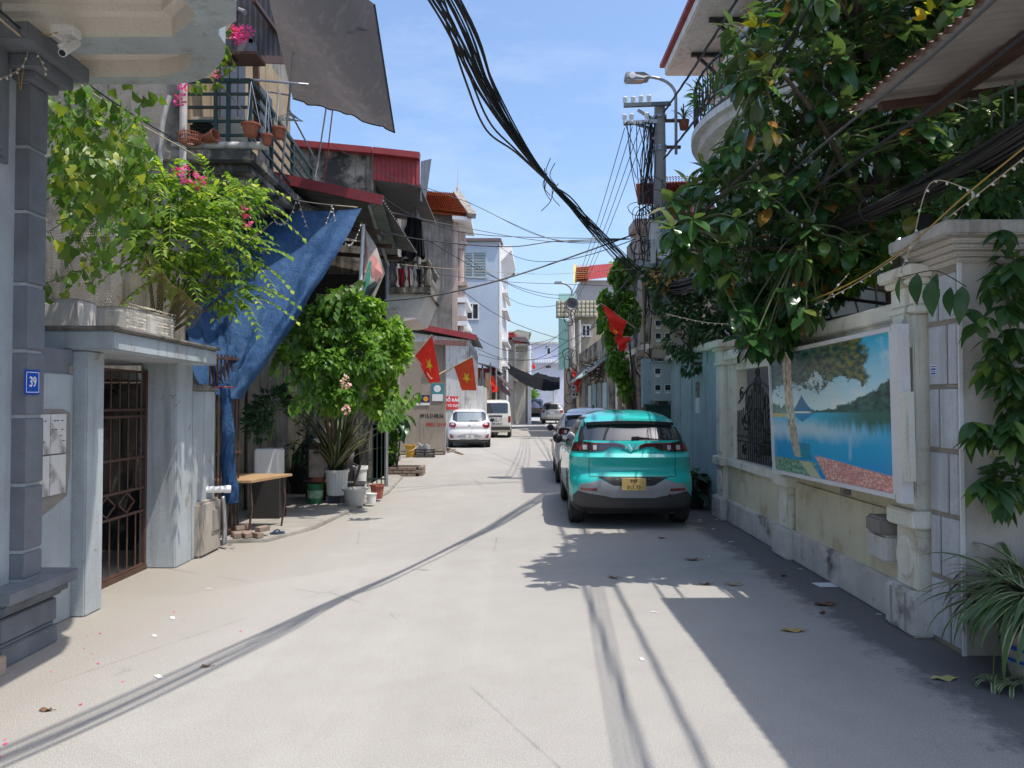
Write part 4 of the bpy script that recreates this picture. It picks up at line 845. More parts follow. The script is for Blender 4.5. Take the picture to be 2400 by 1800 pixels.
# ---------------------------------------------------------------- picture board
pbx = thing('picture_board', 'framed lake landscape print leaning on the cream garden wall', 'picture', WX(1970, 1130, 2.97))
BX = 2.955
cs = [WX(1822, 1103, BX+.05), WX(2118, 1165, BX+.0), WX(2106, 770, BX+.0), WX(1812, 832, BX+.06)]   # BL(far) BR(near) TR TL
for c_ in cs: c_.x = BX+.02*(c_.y-6)
def bp(u, v, d=0): p = cs[0].lerp(cs[1], u).lerp(cs[3].lerp(cs[2], u), v); return V((p.x-d, p.y, p.z))
def picture_mat():
    """flat print: lake, mountain, trees, path and a bed of pink flowers, drawn in the board's own coordinates"""
    m, t, b = base('lake_print'); uv = NN(t, 'UVMap').outputs[0]; sx = NN(t, 'SeparateXYZ'); t.links.new(uv, sx.inputs[0]); U, Vv = sx.outputs[0], sx.outputs[1]
    def nz(s, d=6, r=.65, sc3=None): return noisen(t, uv, s, d, r, sc3)
    sub = lambda a, b_: mathn(t, 'SUBTRACT', a, b_); add = lambda a, b_: mathn(t, 'ADD', a, b_); mul = lambda a, b_: mathn(t, 'MULTIPLY', a, b_)
    sky_ = mixc(t, rampf(t, Vv, .55, .95), (.4, .56, .62), (.05, .34, .55))
    c = mixc(t, rampf(t, nz(3), .5, .7), sky_, (.55, .58, .6))
    water = mixc(t, rampf(t, Vv, .05, .5), (.006, .14, .4), (.04, .34, .55))
    cl = mul(rampf(t, mathn(t, 'ABSOLUTE', sub(Vv, add(.37, mul(sub(nz(4, 5, .6, (1, .3, 1)), .5), .25)))), .1, .02), rampf(t, U, .98, .45)); water = mixc(t, mul(cl, .75), water, (.42, .52, .6))
    refl = mul(rampf(t, add(Vv, mul(sub(nz(9, 4, .6, (3, .2, 1)), .5), .25)), .36, .44), rampf(t, U, .4, .8)); water = mixc(t, refl, water, (.03, .09, .075))
    c = mixc(t, rampf(t, Vv, .502, .498), c, water)
    # mountain
    mz = sub(add(.635, mul(sub(nz(18), .5), .03)), mul(mathn(t, 'POWER', mathn(t, 'ABSOLUTE', sub(U, .325)), .85), .98)); c = mixc(t, mul(rampf(t, sub(mz, Vv), -.004, .004), rampf(t, Vv, .498, .502)), c, (.02, .12, .27))
    c = mixc(t, mul(rampf(t, sub(sub(.42, mul(mathn(t, 'ABSOLUTE', sub(U, .325)), -.6)), Vv), .0, -.01), mul(rampf(t, sub(.13, mathn(t, 'ABSOLUTE', sub(U, .325))), 0, .01), rampf(t, Vv, .5, .497))), c, (.02, .13, .33))
    # far bank, right forest, left bank
    fz = add(.52, mul(mathn(t, 'POWER', mathn(t, 'MAXIMUM', sub(U, .38), 0), 2.2), .6)); fz = add(fz, mul(sub(nz(14), .5), .1)); fr = mul(rampf(t, sub(fz, Vv), 0, .012), rampf(t, Vv, .495, .5))
    c = mixc(t, fr, c, mixc(t, rampf(t, nz(22), .4, .65), (.012, .035, .035), (.04, .11, .1)))
    lz = add(.575, mul(sub(nz(12), .5), .22)); lf = mul(mul(rampf(t, sub(lz, Vv), 0, .01), rampf(t, U, .22, .19)), rampf(t, Vv, .485, .49)); c = mixc(t, lf, c, mixc(t, rampf(t, nz(20), .4, .6), (.02, .09, .08), (.1, .2, .16)))
    c = mixc(t, mul(rampf(t, mathn(t, 'ABSOLUTE', sub(Vv, .475)), .02, .012), rampf(t, U, .2, .16)), c, (.42, .3, .1))
    c = mixc(t, mul(rampf(t, mathn(t, 'ABSOLUTE', sub(Vv, .5)), .01, .004), mul(rampf(t, U, .24, .26), rampf(t, U, .42, .38))), c, (.5, .55, .6))
    # overhanging crown
    cr = mul(rampf(t, add(nz(7, 8, .75), mul(sub(Vv, .74), 1.25)), .47, .5), rampf(t, add(U, mul(sub(nz(8), .5), .35)), .84, .8)); cr = mul(cr, rampf(t, Vv, .52, .6))
    cr2 = mul(mul(rampf(t, add(nz(9, 8, .7), mul(sub(Vv, .7), 1.4)), .5, .53), rampf(t, U, .3, .22)), rampf(t, Vv, .55, .62)); cr = mathn(t, 'MAXIMUM', cr, cr2)
    leaf = mixc(t, rampf(t, nz(26), .42, .62), (.015, .05, .06), mixc(t, rampf(t, U, .25, .7), (.04, .15, .17), (.15, .16, .05))); c = mixc(t, cr, c, leaf)
    # two leaning trunks
    for x0, sl_, wd in ((.15, .13, .016), (.2, .1, .03)):
        d = mathn(t, 'ABSOLUTE', sub(U, add(x0, mul(mathn(t, 'POWER', sub(1., Vv), 2.), sl_)))); tm = mul(rampf(t, d, wd, wd*.75), rampf(t, Vv, .14, .16))
        c = mixc(t, tm, c, mixc(t, rampf(t, nz(30, 4, .6, (6, .6, 1)), .4, .6), (.12, .09, .07), (.5, .44, .36)))
    # bank, path, flowers
    gz = add(.13, mul(sub(nz(16), .5), .06)); gm = mul(rampf(t, sub(gz, Vv), 0, .01), rampf(t, U, .46, .4)); c = mixc(t, gm, c, mixc(t, rampf(t, nz(40), .4, .62), (.04, .13, .09), (.22, .3, .2)))
    pth = mul(rampf(t, mathn(t, 'ABSOLUTE', sub(sub(U, mul(sub(.12, Vv), .9)), .33)), .055, .045), rampf(t, Vv, .125, .115)); c = mixc(t, pth, c, (.34, .33, .22))
    fz2 = sub(.19, mul(sub(U, .38), .12)); fm = mul(rampf(t, sub(fz2, Vv), 0, .012), rampf(t, sub(U, mul(sub(.18, Vv), .6)), .41, .425)); vo = NN(t, 'TexVoronoi', Scale=75.); t.links.new(uv, vo.inputs['Vector'])
    fc_ = mixc(t, rampf(t, vo.outputs['Distance'], .1, .6), (.62, .4, .37), (.36, .14, .13)); fc_ = mixc(t, mul(rampf(t, nz(5), .5, .56), .4), fc_, (.42, .1, .1)); c = mixc(t, fm, c, fc_)
    ben = mul(mul(rampf(t, mathn(t, 'ABSOLUTE', sub(U, .34)), .048, .044), rampf(t, mathn(t, 'ABSOLUTE', sub(Vv, .2)), .065, .06)), 1.); wv = mathn(t, 'SINE', mul(Vv, 430.)); c = mixc(t, mul(ben, rampf(t, wv, -.5, .2)), c, (.02, .09, .08))
    fo = mul(rampf(t, mathn(t, 'ABSOLUTE', sub(U, .7)), .016, .004), mul(rampf(t, Vv, .42, .3), rampf(t, Vv, .16, .2))); c = mixc(t, mul(fo, .35), c, (.4, .5, .6))
    c = mixc(t, 1., c, (1.95, 1.85, 1.65), 'MULTIPLY'); t.links.new(c, b.inputs['Base Color']); b.inputs['Roughness'].default_value = .22; b.inputs['Specular IOR Level'].default_value = .45
    bpn = NN(t, 'Bump', Strength=.12, Distance=.02); t.links.new(nz(3, 2, .5), bpn.inputs['Height']); t.links.new(bpn.outputs[0], b.inputs['Normal'])
    return m
NU, NV = 20, 12
q = MB().grid(lambda u, v: bp(u, v, .03+.01*math.sin(u*7)*math.sin(v*PI)), NU, NV); o = q.build('print_sheet', picture_mat(), pbx, smooth=True)
ul = o.data.uv_layers.new(name='UVMap')
for lp_ in o.data.loops: vi = lp_.vertex_index; ul.data[lp_.index].uv = ((vi % (NU+1))/NU, (vi//(NU+1))/NV)
MB().add([bp(u, v, d) for d in (-.02, .008) for u, v in ((0, 0), (1, 0), (1, 1), (0, 1))], [(0, 3, 2, 1), (4, 5, 6, 7), (0, 1, 5, 4), (1, 2, 6, 5), (2, 3, 7, 6), (3, 0, 4, 7)]).build('backing', m_plaster, pbx)
def frame(u0, u1, v0, v1, nm='frame_bar', m_=m_white):
    MB().add([bp(u, v, d) for d in (-.03, .055) for u, v in ((u0, v0), (u1, v0), (u1, v1), (u0, v1))], [(0, 3, 2, 1), (4, 5, 6, 7), (0, 1, 5, 4), (1, 2, 6, 5), (2, 3, 7, 6), (3, 0, 4, 7)]).build(nm, m_, pbx)
frame(-.006, .006, -.01, 1.01); frame(.006, .994, -.014, .014); frame(.006, .994, .986, 1.014); frame(.985, 1.0, .014, .986)
frame(1.0, 1.035, -.03, 1.02, 'side_board'); frame(1.035, 1.05, .1, .62, 'side_batten', m_ivory)
MB().box(BX+.03, BX+.1, bp(.6, 0).y-.04, bp(.6, 0).y+.04, bp(.6, 0).z-.1, bp(.6, 0).z-.03).build('support_bracket', m_plaster, pbx)
# ---------------------------------------------------------------- stone clad gate column
gc = thing('gate_column', 'tall grey gate column clad in stone panels beside the picture board', 'column', (3.5, 5.5, 0))
m_cladding = M('blue_grey_stone', srgb(184, 187, 191), srgb(168, 171, 174), s=3, r=.7, blot=srgb(196, 196, 198), bl=(.55, .7), bls=4, streak=srgb(150, 150, 154))
m_joint = M('raised_pointing', srgb(150, 142, 130), srgb(132, 124, 113), r=.85)
m_col = M('grey_beige_render', srgb(190, 183, 174), srgb(176, 168, 158), s=1.5, r=.85, streak=srgb(120, 112, 104), sk=(.6, .85))
cx0, cy0, cy1, cz = 3.12, 5.34, 5.74, 2.72
MB().box(cx0+.01, 4.05, cy0, cy1, 0, cz).build('shaft', m_col, gc)
MB().box(cx0, cx0+.02, cy0+.002, cy1-.002, 0, cz).build('pointing', m_joint, gc)
z = 0.02; k = 0
while z < cz-.1:
    h_ = min(.46, cz-.04-z); s_ = (.14, .24) if k % 2 else (.25, .13); y = cy1-.012
    for w_ in s_: MB().box(cx0-.016, cx0+.001, y-w_+.013, y-.013, z+.018, z+h_-.018).build('stone_panel', m_cladding, gc, bevel=.005); y -= w_+.0
    z += h_; k += 1
MB().box(cx0-.016, cx0+.012, cy0-.012, cy0+.002, 0, cz).build('corner_bead', m_white, gc)
for i, (d, z0, z1) in enumerate(((.03, 2.72, 2.76), (.06, 2.76, 2.8), (.1, 2.8, 2.84), (.13, 2.84, 2.88), (.2, 2.88, 2.98))):
    MB().box(cx0-d, 4.2, cy0-d, cy1+d, z0, z1).build('capital_course', m_col if i < 4 else M('pale_cap_render', srgb(188, 184, 176), srgb(160, 154, 146), r=.85, streak=srgb(120, 112, 104)), gc, bevel=.012)
lb = MB(); p = WX(2188, 866, cx0-.018)
st_ = lb.box(p.x-.0015, p.x, p.y-.035, p.y+.035, p.z-.04, p.z+.035).build('sticker', m_ink_white, gc)
for dz, hh in ((.022, .008), (.002, .012), (-.014, .005), (-.03, .012)): MB().box(p.x-.0025, p.x-.0014, p.y-.03, p.y+.03, p.z+dz-hh/2, p.z+dz+hh/2).build('print_line', m_blue_plate, st_)
ds = thing('doorbell', 'cream doorbell plate on the grey gate column under the vine', 'doorbell', W(2332, 1050, 5.3))
p = W(2332, 1048, 5.33); MB().box(p.x-.045, p.x+.045, 5.325, 5.339, p.z-.07, p.z+.07).build('plate', M('cream_plastic', (.5, .42, .26), r=.4, bump=0), ds, bevel=.006); MB().box(p.x-.02, p.x+.02, 5.312, 5.325, p.z-.02, p.z+.015).build('button', m_black, ds, bevel=.004)
# ---------------------------------------------------------------- rusty corrugated roof and green grille above the gate
rf = thing('corrugated_roof', 'old rust-edged corrugated sheet roof jutting over the gate', 'roof', (3.4, 5, 4.1))
def rust_mat():
    m, t, b = base('rusty_fibre_sheet'); tc = NN(t, 'TexCoord').outputs['Object']; sx = NN(t, 'SeparateXYZ'); t.links.new(tc, sx.inputs[0])
    c = mixc(t, rampf(t, noisen(t, tc, 2.5, 6), .4, .65), (.4, .36, .33), (.33, .295, .27))
    e = mathn(t, 'ADD', sx.outputs[0], mathn(t, 'MULTIPLY', mathn(t, 'SUBTRACT', noisen(t, tc, 9, 5, .7), .5), .22)); c = mixc(t, rampf(t, e, -.61, -.67), c, (.12, .04, .02))
    t.links.new(c, b.inputs['Base Color']); b.inputs['Roughness'].default_value = .85; return m
m_rusty = rust_mat()
for k, (y0, y1, dz) in enumerate(((1.4, 2.8, .0), (2.75, 4.1, .02), (4.05, 5.2, .0), (5.15, 6.2, .02))):
    corr((2.72, y0, 4.09+dz), (2.72, y1, 4.09+dz), (4.9, y1, 4.39+dz), (4.9, y0, 4.39+dz), int((y1-y0)/.1), .014, 'roof_sheet', m_rusty, rf)
MB().bar((3.35, 1.6, 4.1), (3.35, 6.15, 4.1), .09).build('purlin', m_rustbrown, rf); MB().bar((4.2, 1.6, 4.22), (4.2, 6.15, 4.22), .09).build('purlin', m_rustbrown, rf)
MB().bar((4.9, 5.9, 4.29), (2.85, 5.9, 4.04), .06).build('rafter', m_rustbrown, rf); MB().bar((3.9, 5.6, 2.98), (3.9, 5.6, 4.2), .07).build('post', m_green_iron, rf)
MB().box(4.9, 5.1, 1.4, 5.2, 0, 5).build('house_wall', m_col, rf)
gr = thing('gate_grille', 'pale green spiked iron grille above the gate column', 'grille', (3.5, 5, 2.98))
m_pgreen = M('faded_green_iron', (.09, .17, .13), (.12, .15, .1), s=10, r=.6, bump=0)
g0, g1 = V((3.45, 5.75, 0)), V((3.72, 4.55, 0))
for k in range(13):
    p = g0.lerp(g1, k/12); MB().tube([(p.x, p.y, 2.92 if k < 5 else 2.6), (p.x, p.y, 4.05-.01*k)], .008, 6).build('bar', m_pgreen, gr)
for z in (3.05, 3.62): MB().bar((g0.x, g0.y, z), (g1.x, g1.y, z), .03, .015).build('rail', m_pgreen, gr)
MB().bar((g0.x, g0.y, 3.98), (g1.x, g1.y, 3.95), .03, .02).build('rail', m_pgreen, gr)
for k in range(7):
    p = V((3.6+.17*k, 6.0, 0)); MB().tube([(p.x, p.y, 2.6), (p.x, p.y, 3.9)], .007, 5).build('bar', m_pgreen, gr)
fb_ = thing('fence_post', 'dark square fence post behind the gate column capital', 'post', (3.42, 6.3, 2.5))
MB().box(3.38, 3.46, 6.28, 6.36, 1.5, 3.3).build('post', m_black, fb_); MB().bar((3.42, 6.32, 2.78), (3.42, 5.76, 2.78), .03).build('rail', m_black, fb_); MB().bar((3.42, 6.32, 2.58), (3.42, 9.2, 2.66), .035).build('rail', m_black, fb_); MB().bar((3.42, 6.34, 2.52), (3.42, 8.6, 2.95), .03).build('rail', m_black, fb_)
# ---------------------------------------------------------------- pale teal gate wall beyond the garden wall
m_tealw = M('pale_teal_paint', srgb(160, 180, 180), srgb(146, 166, 168), s=2, r=.7, streak=srgb(120, 136, 136), sk=(.62, .85))
tw = thing('teal_gate', 'pale teal panelled gate and wall behind the parked turquoise car', 'gate', (3.3, 14, 0))
MB().box(3.28, 3.5, 11.9, 16.2, 0, 2.6).build('wall', m_tealw, tw)
for k, y in enumerate((12.0, 12.95, 13.9, 14.85)): MB().box(3.245, 3.28, y+.06, y+.86, .15, 2.4).build('panel', m_tealw, tw, bevel=.015)
for y in (12.9, 13.85, 14.8): MB().box(3.22, 3.28, y-.05, y+.07, 0, 2.62).build('stile', m_tealw, tw, bevel=.01)
MB().box(3.18, 3.55, 11.9, 16.2, 2.6, 2.72).build('coping', m_ivory, tw, bevel=.01)
for k, (y, z) in enumerate(((13.45, 2.0), (13.45, 1.72))): o = MB().box(3.235, 3.245, y-.16, y+.1, z-.17, z+.1).build('poster', M('poster_grey', (.3, .28, .25), (.1, .08, .07), s=9, r=.6, bump=0) if k == 0 else m_ink_white, tw)
# ---------------------------------------------------------------- villa behind the tree
vl = thing('villa', 'white villa with curved balconies black scroll railings and dark brackets under the eave', 'house', (6, 15, 0))
m_villa = M('villa_cream', (.58, .54, .44), (.52, .48, .39), s=1.5, r=.85); m_vwhite = M('villa_white', (.66, .64, .6), (.56, .54, .5), s=3, r=.8, streak=(.4, .37, .33))
MB().box(5.1, 12, 7.2, 18.5, 0, 9.4).build('wall', m_villa, vl)
for (y, z0, z1) in ((11.2, 7.5, 9.2), (13.0, 7.5, 9.2), (15.2, 7.5, 9.2), (11.2, 3.3, 5.6), (14.0, 3.3, 5.6), (9, 7.5, 9.2)):
    window(vl, lambda x, z, d, y=y, z0=z0: V((5.1-d, y+x, z0+z)), 1.0, z1-z0, m_black, m_pane, .07, 1)
    MB().box(5.02, 5.1, y-.12, y+1.12, z1+.02, z1+.16).build('window_hood', m_vwhite, vl)
MB().box(4.7, 5.1, 7.2, 18.6, 9.0, 9.4).build('cornice', m_vwhite, vl, bevel=.05); MB().box(4.85, 5.1, 7.2, 18.6, 8.7, 9.0).build('cornice', m_vwhite, vl, bevel=.04)
EZ = 9.75
MB().box(3.75, 12, 13.2, 18.7, EZ, EZ+.25).build('eave', m_vwhite, vl, bevel=.03); MB().box(3.65, 12, 13.1, 18.8, EZ+.25, EZ+.34).build('roof_edge', m_redsheet, vl)
MB().box(5.0, 12, 13.6, 18.4, 9.4, EZ).build('attic', m_redsheet, vl)
for y in (14.2, 15.8, 17.4):
    q = MB(); q.bar((4.95, y, EZ-.06), (4.1, y, EZ-.06), .08); q.bar((4.95, y, EZ-.75), (4.25, y, EZ-.1), .06); q.bar((4.95, y, EZ-.85), (4.95, y, EZ), .09); q.build('eave_bracket', m_iron, vl)
def bulge(y): t_ = (y-11.6)/5.8; return 5.0-1.45*max(0, math.sin(PI*max(0, min(1, t_))))**.65
ys = [11.6+5.8*i/24 for i in range(25)]
def bslab(name, prof, mat):
    q = MB(); m_ = len(prof); vs = [(5.1-(5.1-bulge(y))*f, y, z) for y in ys for f, z in prof]
    q.add(vs, [(i*m_+j, i*m_+j+1, (i+1)*m_+j+1, (i+1)*m_+j) for i in range(len(ys)-1) for j in range(m_-1)]); return q.build(name, mat, vl, smooth=True, angle=35)
bslab('balcony_slab', [(.0, 6.1), (.42, 6.15), (.62, 6.3), (.78, 6.55), (.8, 6.68), (.92, 6.72), (.95, 6.85), (1.03, 6.87), (1.03, 7.0), (.9, 7.0), (0, 7.0)], m_vwhite)
for z in (7.08, 7.95): MB().tube([(bulge(y)*.97+.15, y, z) for y in ys], .025, 5).build('balcony_rail', m_iron, vl)
for i in range(1, 24):
    y = ys[i]; x = bulge(y)*.97+.15; MB().tube([(x, y, 7.08), (x-.03, y, 7.95)], .012, 5).build('baluster', m_iron, vl)
    MB().tube([(x, y+.12*math.cos(a), 7.5+.2*math.sin(a)) for a in [2*PI*j/12 for j in range(13)]], .011, 4).build('scroll', m_iron, vl)
for y in (12.2, 17.1): x = bulge(y); MB().box(x+.05, x+.4, y-.17, y+.17, 7.0, 8.0).build('balcony_pier', m_vwhite, vl, bevel=.02); MB().box(x, x+.45, y-.22, y+.22, 8.0, 8.1).build('pier_cap', m_vwhite, vl, bevel=.02)
bslab('lower_balcony', [(.0, 3.6), (.5, 3.7), (.8, 3.85), (.82, 4.0), (.95, 4.02), (.95, 4.15), (0, 4.15)], m_vwhite)
for i in range(1, 24):
    y = ys[i]; x = 5.1-(5.1-bulge(y))*.88; MB().tube([(x, y, 4.15), (x, y, 4.95)], .012, 4).build('baluster', m_iron, vl)
MB().tube([(5.1-(5.1-bulge(y))*.88, y, 4.95) for y in ys], .025, 5).build('balcony_rail', m_iron, vl)
# ---------------------------------------------------------------- houses further down the right side
rh = thing('red_roof_house', 'house with orange tile and red sheet roofs behind the utility pole', 'house', (5.5, 21, 0))
MB().box(3.6, 9, 20, 24, 0, 6.6).build('wall', m_stain, rh)
tile_roof('roof', W(1495, 475, 19.5), W(1640, 470, 19.5), W(1640, 418, 21.5), W(1490, 425, 21.5), 9, 22, m_tile, rh)
corr(W(1560, 505, 18.6), W(1685, 505, 18.6), W(1665, 455, 20), W(1575, 455, 20), 14, .02, 'porch_sheet', m_redsheet, rh, sharp=True)
MB().bar(W(1560, 508, 18.6), W(1690, 508, 18.6), .08, .2).build('porch_trim', m_redsheet, rh); MB().prism([W(1570, 512, 18.7), W(1690, 512, 18.7), W(1690, 560, 18.7), W(1570, 560, 18.7)], (0, .06, 0)).build('porch_front', M('maroon_board', (.17, .02, .025), r=.7), rh)
MB().tube([W(1500, 545, 19.3), W(1500, 640, 19.3)], .09, 10).build('column', m_pink, rh)
MB().box(W(1482, 530, 19.3).x, W(1530, 530, 19.3).x, 19.1, 20, W(1500, 545, 19.3).z, W(1500, 515, 19.3).z).build('capital', m_pink, rh, bevel=.05)
rw = thing('terrace_row', 'low terrace of shuttered fronts and brick pillars along the right kerb', 'houses', (3.3, 25, 0))
MB().box(3.3, 7, 17.2, 24.5, 0, 3.2).build('wall', m_cream, rw); MB().box(3.15, 7, 24.6, 36, 0, 4.0).build('wall', m_stain, rw)
for k, y in enumerate((18, 19.2, 20.4, 21.6, 23)): 
    MB().box(3.2, 3.3, y, y+.3, 0, 3.0).build('brick_pillar', M('pale_brick', (.34, .25, .18), (.25, .18, .13), s=12, r=.9), rw)
    for j in range(12): MB().box(3.19, 3.2, y+.01, y+.29, .05+j*.24, .26+j*.24).build('brick', MATS['pale_brick'], rw, bevel=.01)
for k, y in enumerate((25.2, 26.6, 28.4, 30.2, 32.5)): MB().box(3.1, 3.15, y, y+1.1, 0, 2.4).build('shutter', (m_tealw, M('slate_shutter', (.15, .17, .18), r=.6), M('teal_shutter', (.12, .24, .27), (.1, .2, .23), r=.5))[k % 3], rw)
for k in range(3): MB().prism([(2.6, 24.8+k*3.6, 2.75-.1*k), (3.15, 24.8+k*3.6, 3.2), (3.15, 27.8+k*3.6, 3.2), (2.6, 27.8+k*3.6, 2.75-.1*k)], (0, 0, .05)).build('awning', (m_greysheet, M('white_green_awning', (.4, .5, .44), r=.7), m_greysheet)[k], rw)
ch = thing('cornice_house', 'beige house with a grey pantile cornice behind the loudspeaker pole', 'house', (3, 38, 0))
Yc = 37.5; xa, xb = W(1318, 800, Yc).x, 9; z0, z1 = W(1350, 744, Yc).z, W(1350, 706, Yc).z
MB().box(W(1347, 800, Yc).x, xb, Yc+.3, Yc+8, 0, z0+.3).build('wall', M('beige_wall', (.34, .29, .22), (.29, .245, .185), s=.8, r=.88, streak=(.2, .17, .13)), ch)
m_pant = M('grey_yellow_pantile', (.36, .33, .23), (.25, .24, .2), s=6, r=.85, blot=(.12, .12, .11), bl=(.5, .62), bls=3)
pq = MB().lathe([(.09, 0), (.11, .2), (.09, .22)], n=8, a0=PI, a1=2*PI).mesh('pantile', smooth=True); pq.materials.append(m_pant)
x_ = W(1304, 700, Yc).x; n_ = int((W(1402, 700, Yc).x-x_)/.2)
MB().box(x_, x_+n_*.2, Yc+.05, Yc+.35, z0, z1).build('cornice_backing', m_pant, ch)
for i in range(n_):
    for j in range(4): place('pantile', pq, ch, (x_+.1+i*.2, Yc+.02, z0+(z1-z0)*j/4))
MB().tube([W(1358, 750, Yc), (W(1358, 750, Yc).x, Yc, 1.2)], .07, 8).build('drain_pipe', m_trough, ch)
flatwin(ch, 1362, 760, 1385, 790, Yc+.28, 1)
gs = thing('mint_screen', 'mint green sheet screen hung on the beige house by the far pole', 'screen', W(1318, 870, 37))
corr(W(1309, 868, 37.6), W(1332, 862, 37.2), W(1330, 748, 37.2), W(1309, 746, 37.6), 5, .02, 'sheet', M('mint_sheet', (.36, .6, .52), (.31, .54, .47), s=1, r=.6, bump=0), gs); MB().prism([W(1309, 688, 38.4), W(1352, 688, 38.4), W(1352, 712, 38.4), W(1309, 712, 38.4)], (0, .05, 0)).build('upper_sheet', MATS['mint_sheet'], gs)
ub = thing('upper_block', 'grey cement block with orange tile and red sheet roof rising behind the creeper', 'house', (6, 46, 0))
Yu = 46; xa, xb = W(1362, 690, Yu).x, 12; zt = W(1400, 657, Yu).z
MB().box(xa, xb, Yu, Yu+8, 0, zt).build('wall', M('grey_cement', (.33, .33, .335), (.29, .29, .295), s=.6, r=.9), ub)
tile_roof('tile_roof', W(1349, 659, 45.6), W(1379, 657, 45.6), W(1382, 622, 47.5), W(1350, 624, 47.5), 8, 8, m_tile, ub)
corr(W(1379, 656, 45.6), W(1485, 642, 45.6), W(1485, 612, 47.5), W(1382, 622, 47.5), 26, .04, 'sheet_roof', m_redsheet, ub, sharp=True)
MB().prism([W(1344, 664, 45.5), W(1352, 664, 45.5), W(1352, 620, 47.4), W(1344, 622, 47.4)], (0, .1, .05)).build('gable_edge', M('yellow_gable', (.5, .42, .16), r=.8), ub)
# ---------------------------------------------------------------- cars: rear at y=0 facing the camera side, front towards +y
def paint(name, c, c2=None, metal=.35, r=.32):
    m, t, b = base(name); tc = NN(t, 'TexCoord').outputs['Object']
    n = noisen(t, tc, 3, 5); dust = rampf(t, noisen(t, tc, 1.3, 6, .65), .5, .8)
    cc = mixc(t, mathn(t, 'MULTIPLY', dust, .12), c, (.35, .33, .3)); t.links.new(cc, b.inputs['Base Color'])
    b.inputs['Metallic'].default_value = metal; b.inputs['Coat Weight'].default_value = 1; b.inputs['Coat Roughness'].default_value = .04
    t.links.new(rampf2(t, n, r-.04, r+.08), b.inputs['Roughness']); return m
def glass_mat(name, c, r=.04):
    m, t, b = base(name); b.inputs['Base Color'].default_value = (*c, 1); b.inputs['Roughness'].default_value = r; b.inputs['Specular IOR Level'].default_value = .9; b.inputs['Coat Weight'].default_value = .6; b.inputs['Coat Roughness'].default_value = .03
    return m
m_cglass = glass_mat('tinted_car_glass', (.028, .032, .036)); m_tyre = M('tyre_rubber', (.02, .02, .02), (.035, .033, .03), s=5, r=.85, bump=.1)
m_rim = M('alloy_rim', (.22, .22, .23), r=.35, metal=.8, bump=0, speck=0); m_rimd = M('dark_rim', (.035, .035, .038), r=.4, metal=.5, bump=0, speck=0)
m_plast = M('grey_bumper_plastic', (.05, .05, .052), (.065, .063, .06), r=.6, bump=.05, bs=200)
m_silv = M('silver_bumper', (.31, .315, .32), (.27, .27, .28), r=.42, metal=.2, bump=0)
m_lamp = glass_mat('red_lamp_lens', (.22, .012, .014), .08); m_lampd = glass_mat('smoked_lamp_lens', (.045, .02, .02), .06); m_lampw = glass_mat('clear_lamp_lens', (.5, .46, .46), .1)
m_chrome = M('chrome', (.55, .55, .56), r=.12, metal=1, bump=0, speck=0, rvar=.02)
m_plw = M('plate_white', (.62, .62, .6), r=.5, bump=0); m_ply = M('plate_yellow', (.52, .36, .13), (.46, .32, .12), r=.5, bump=0)
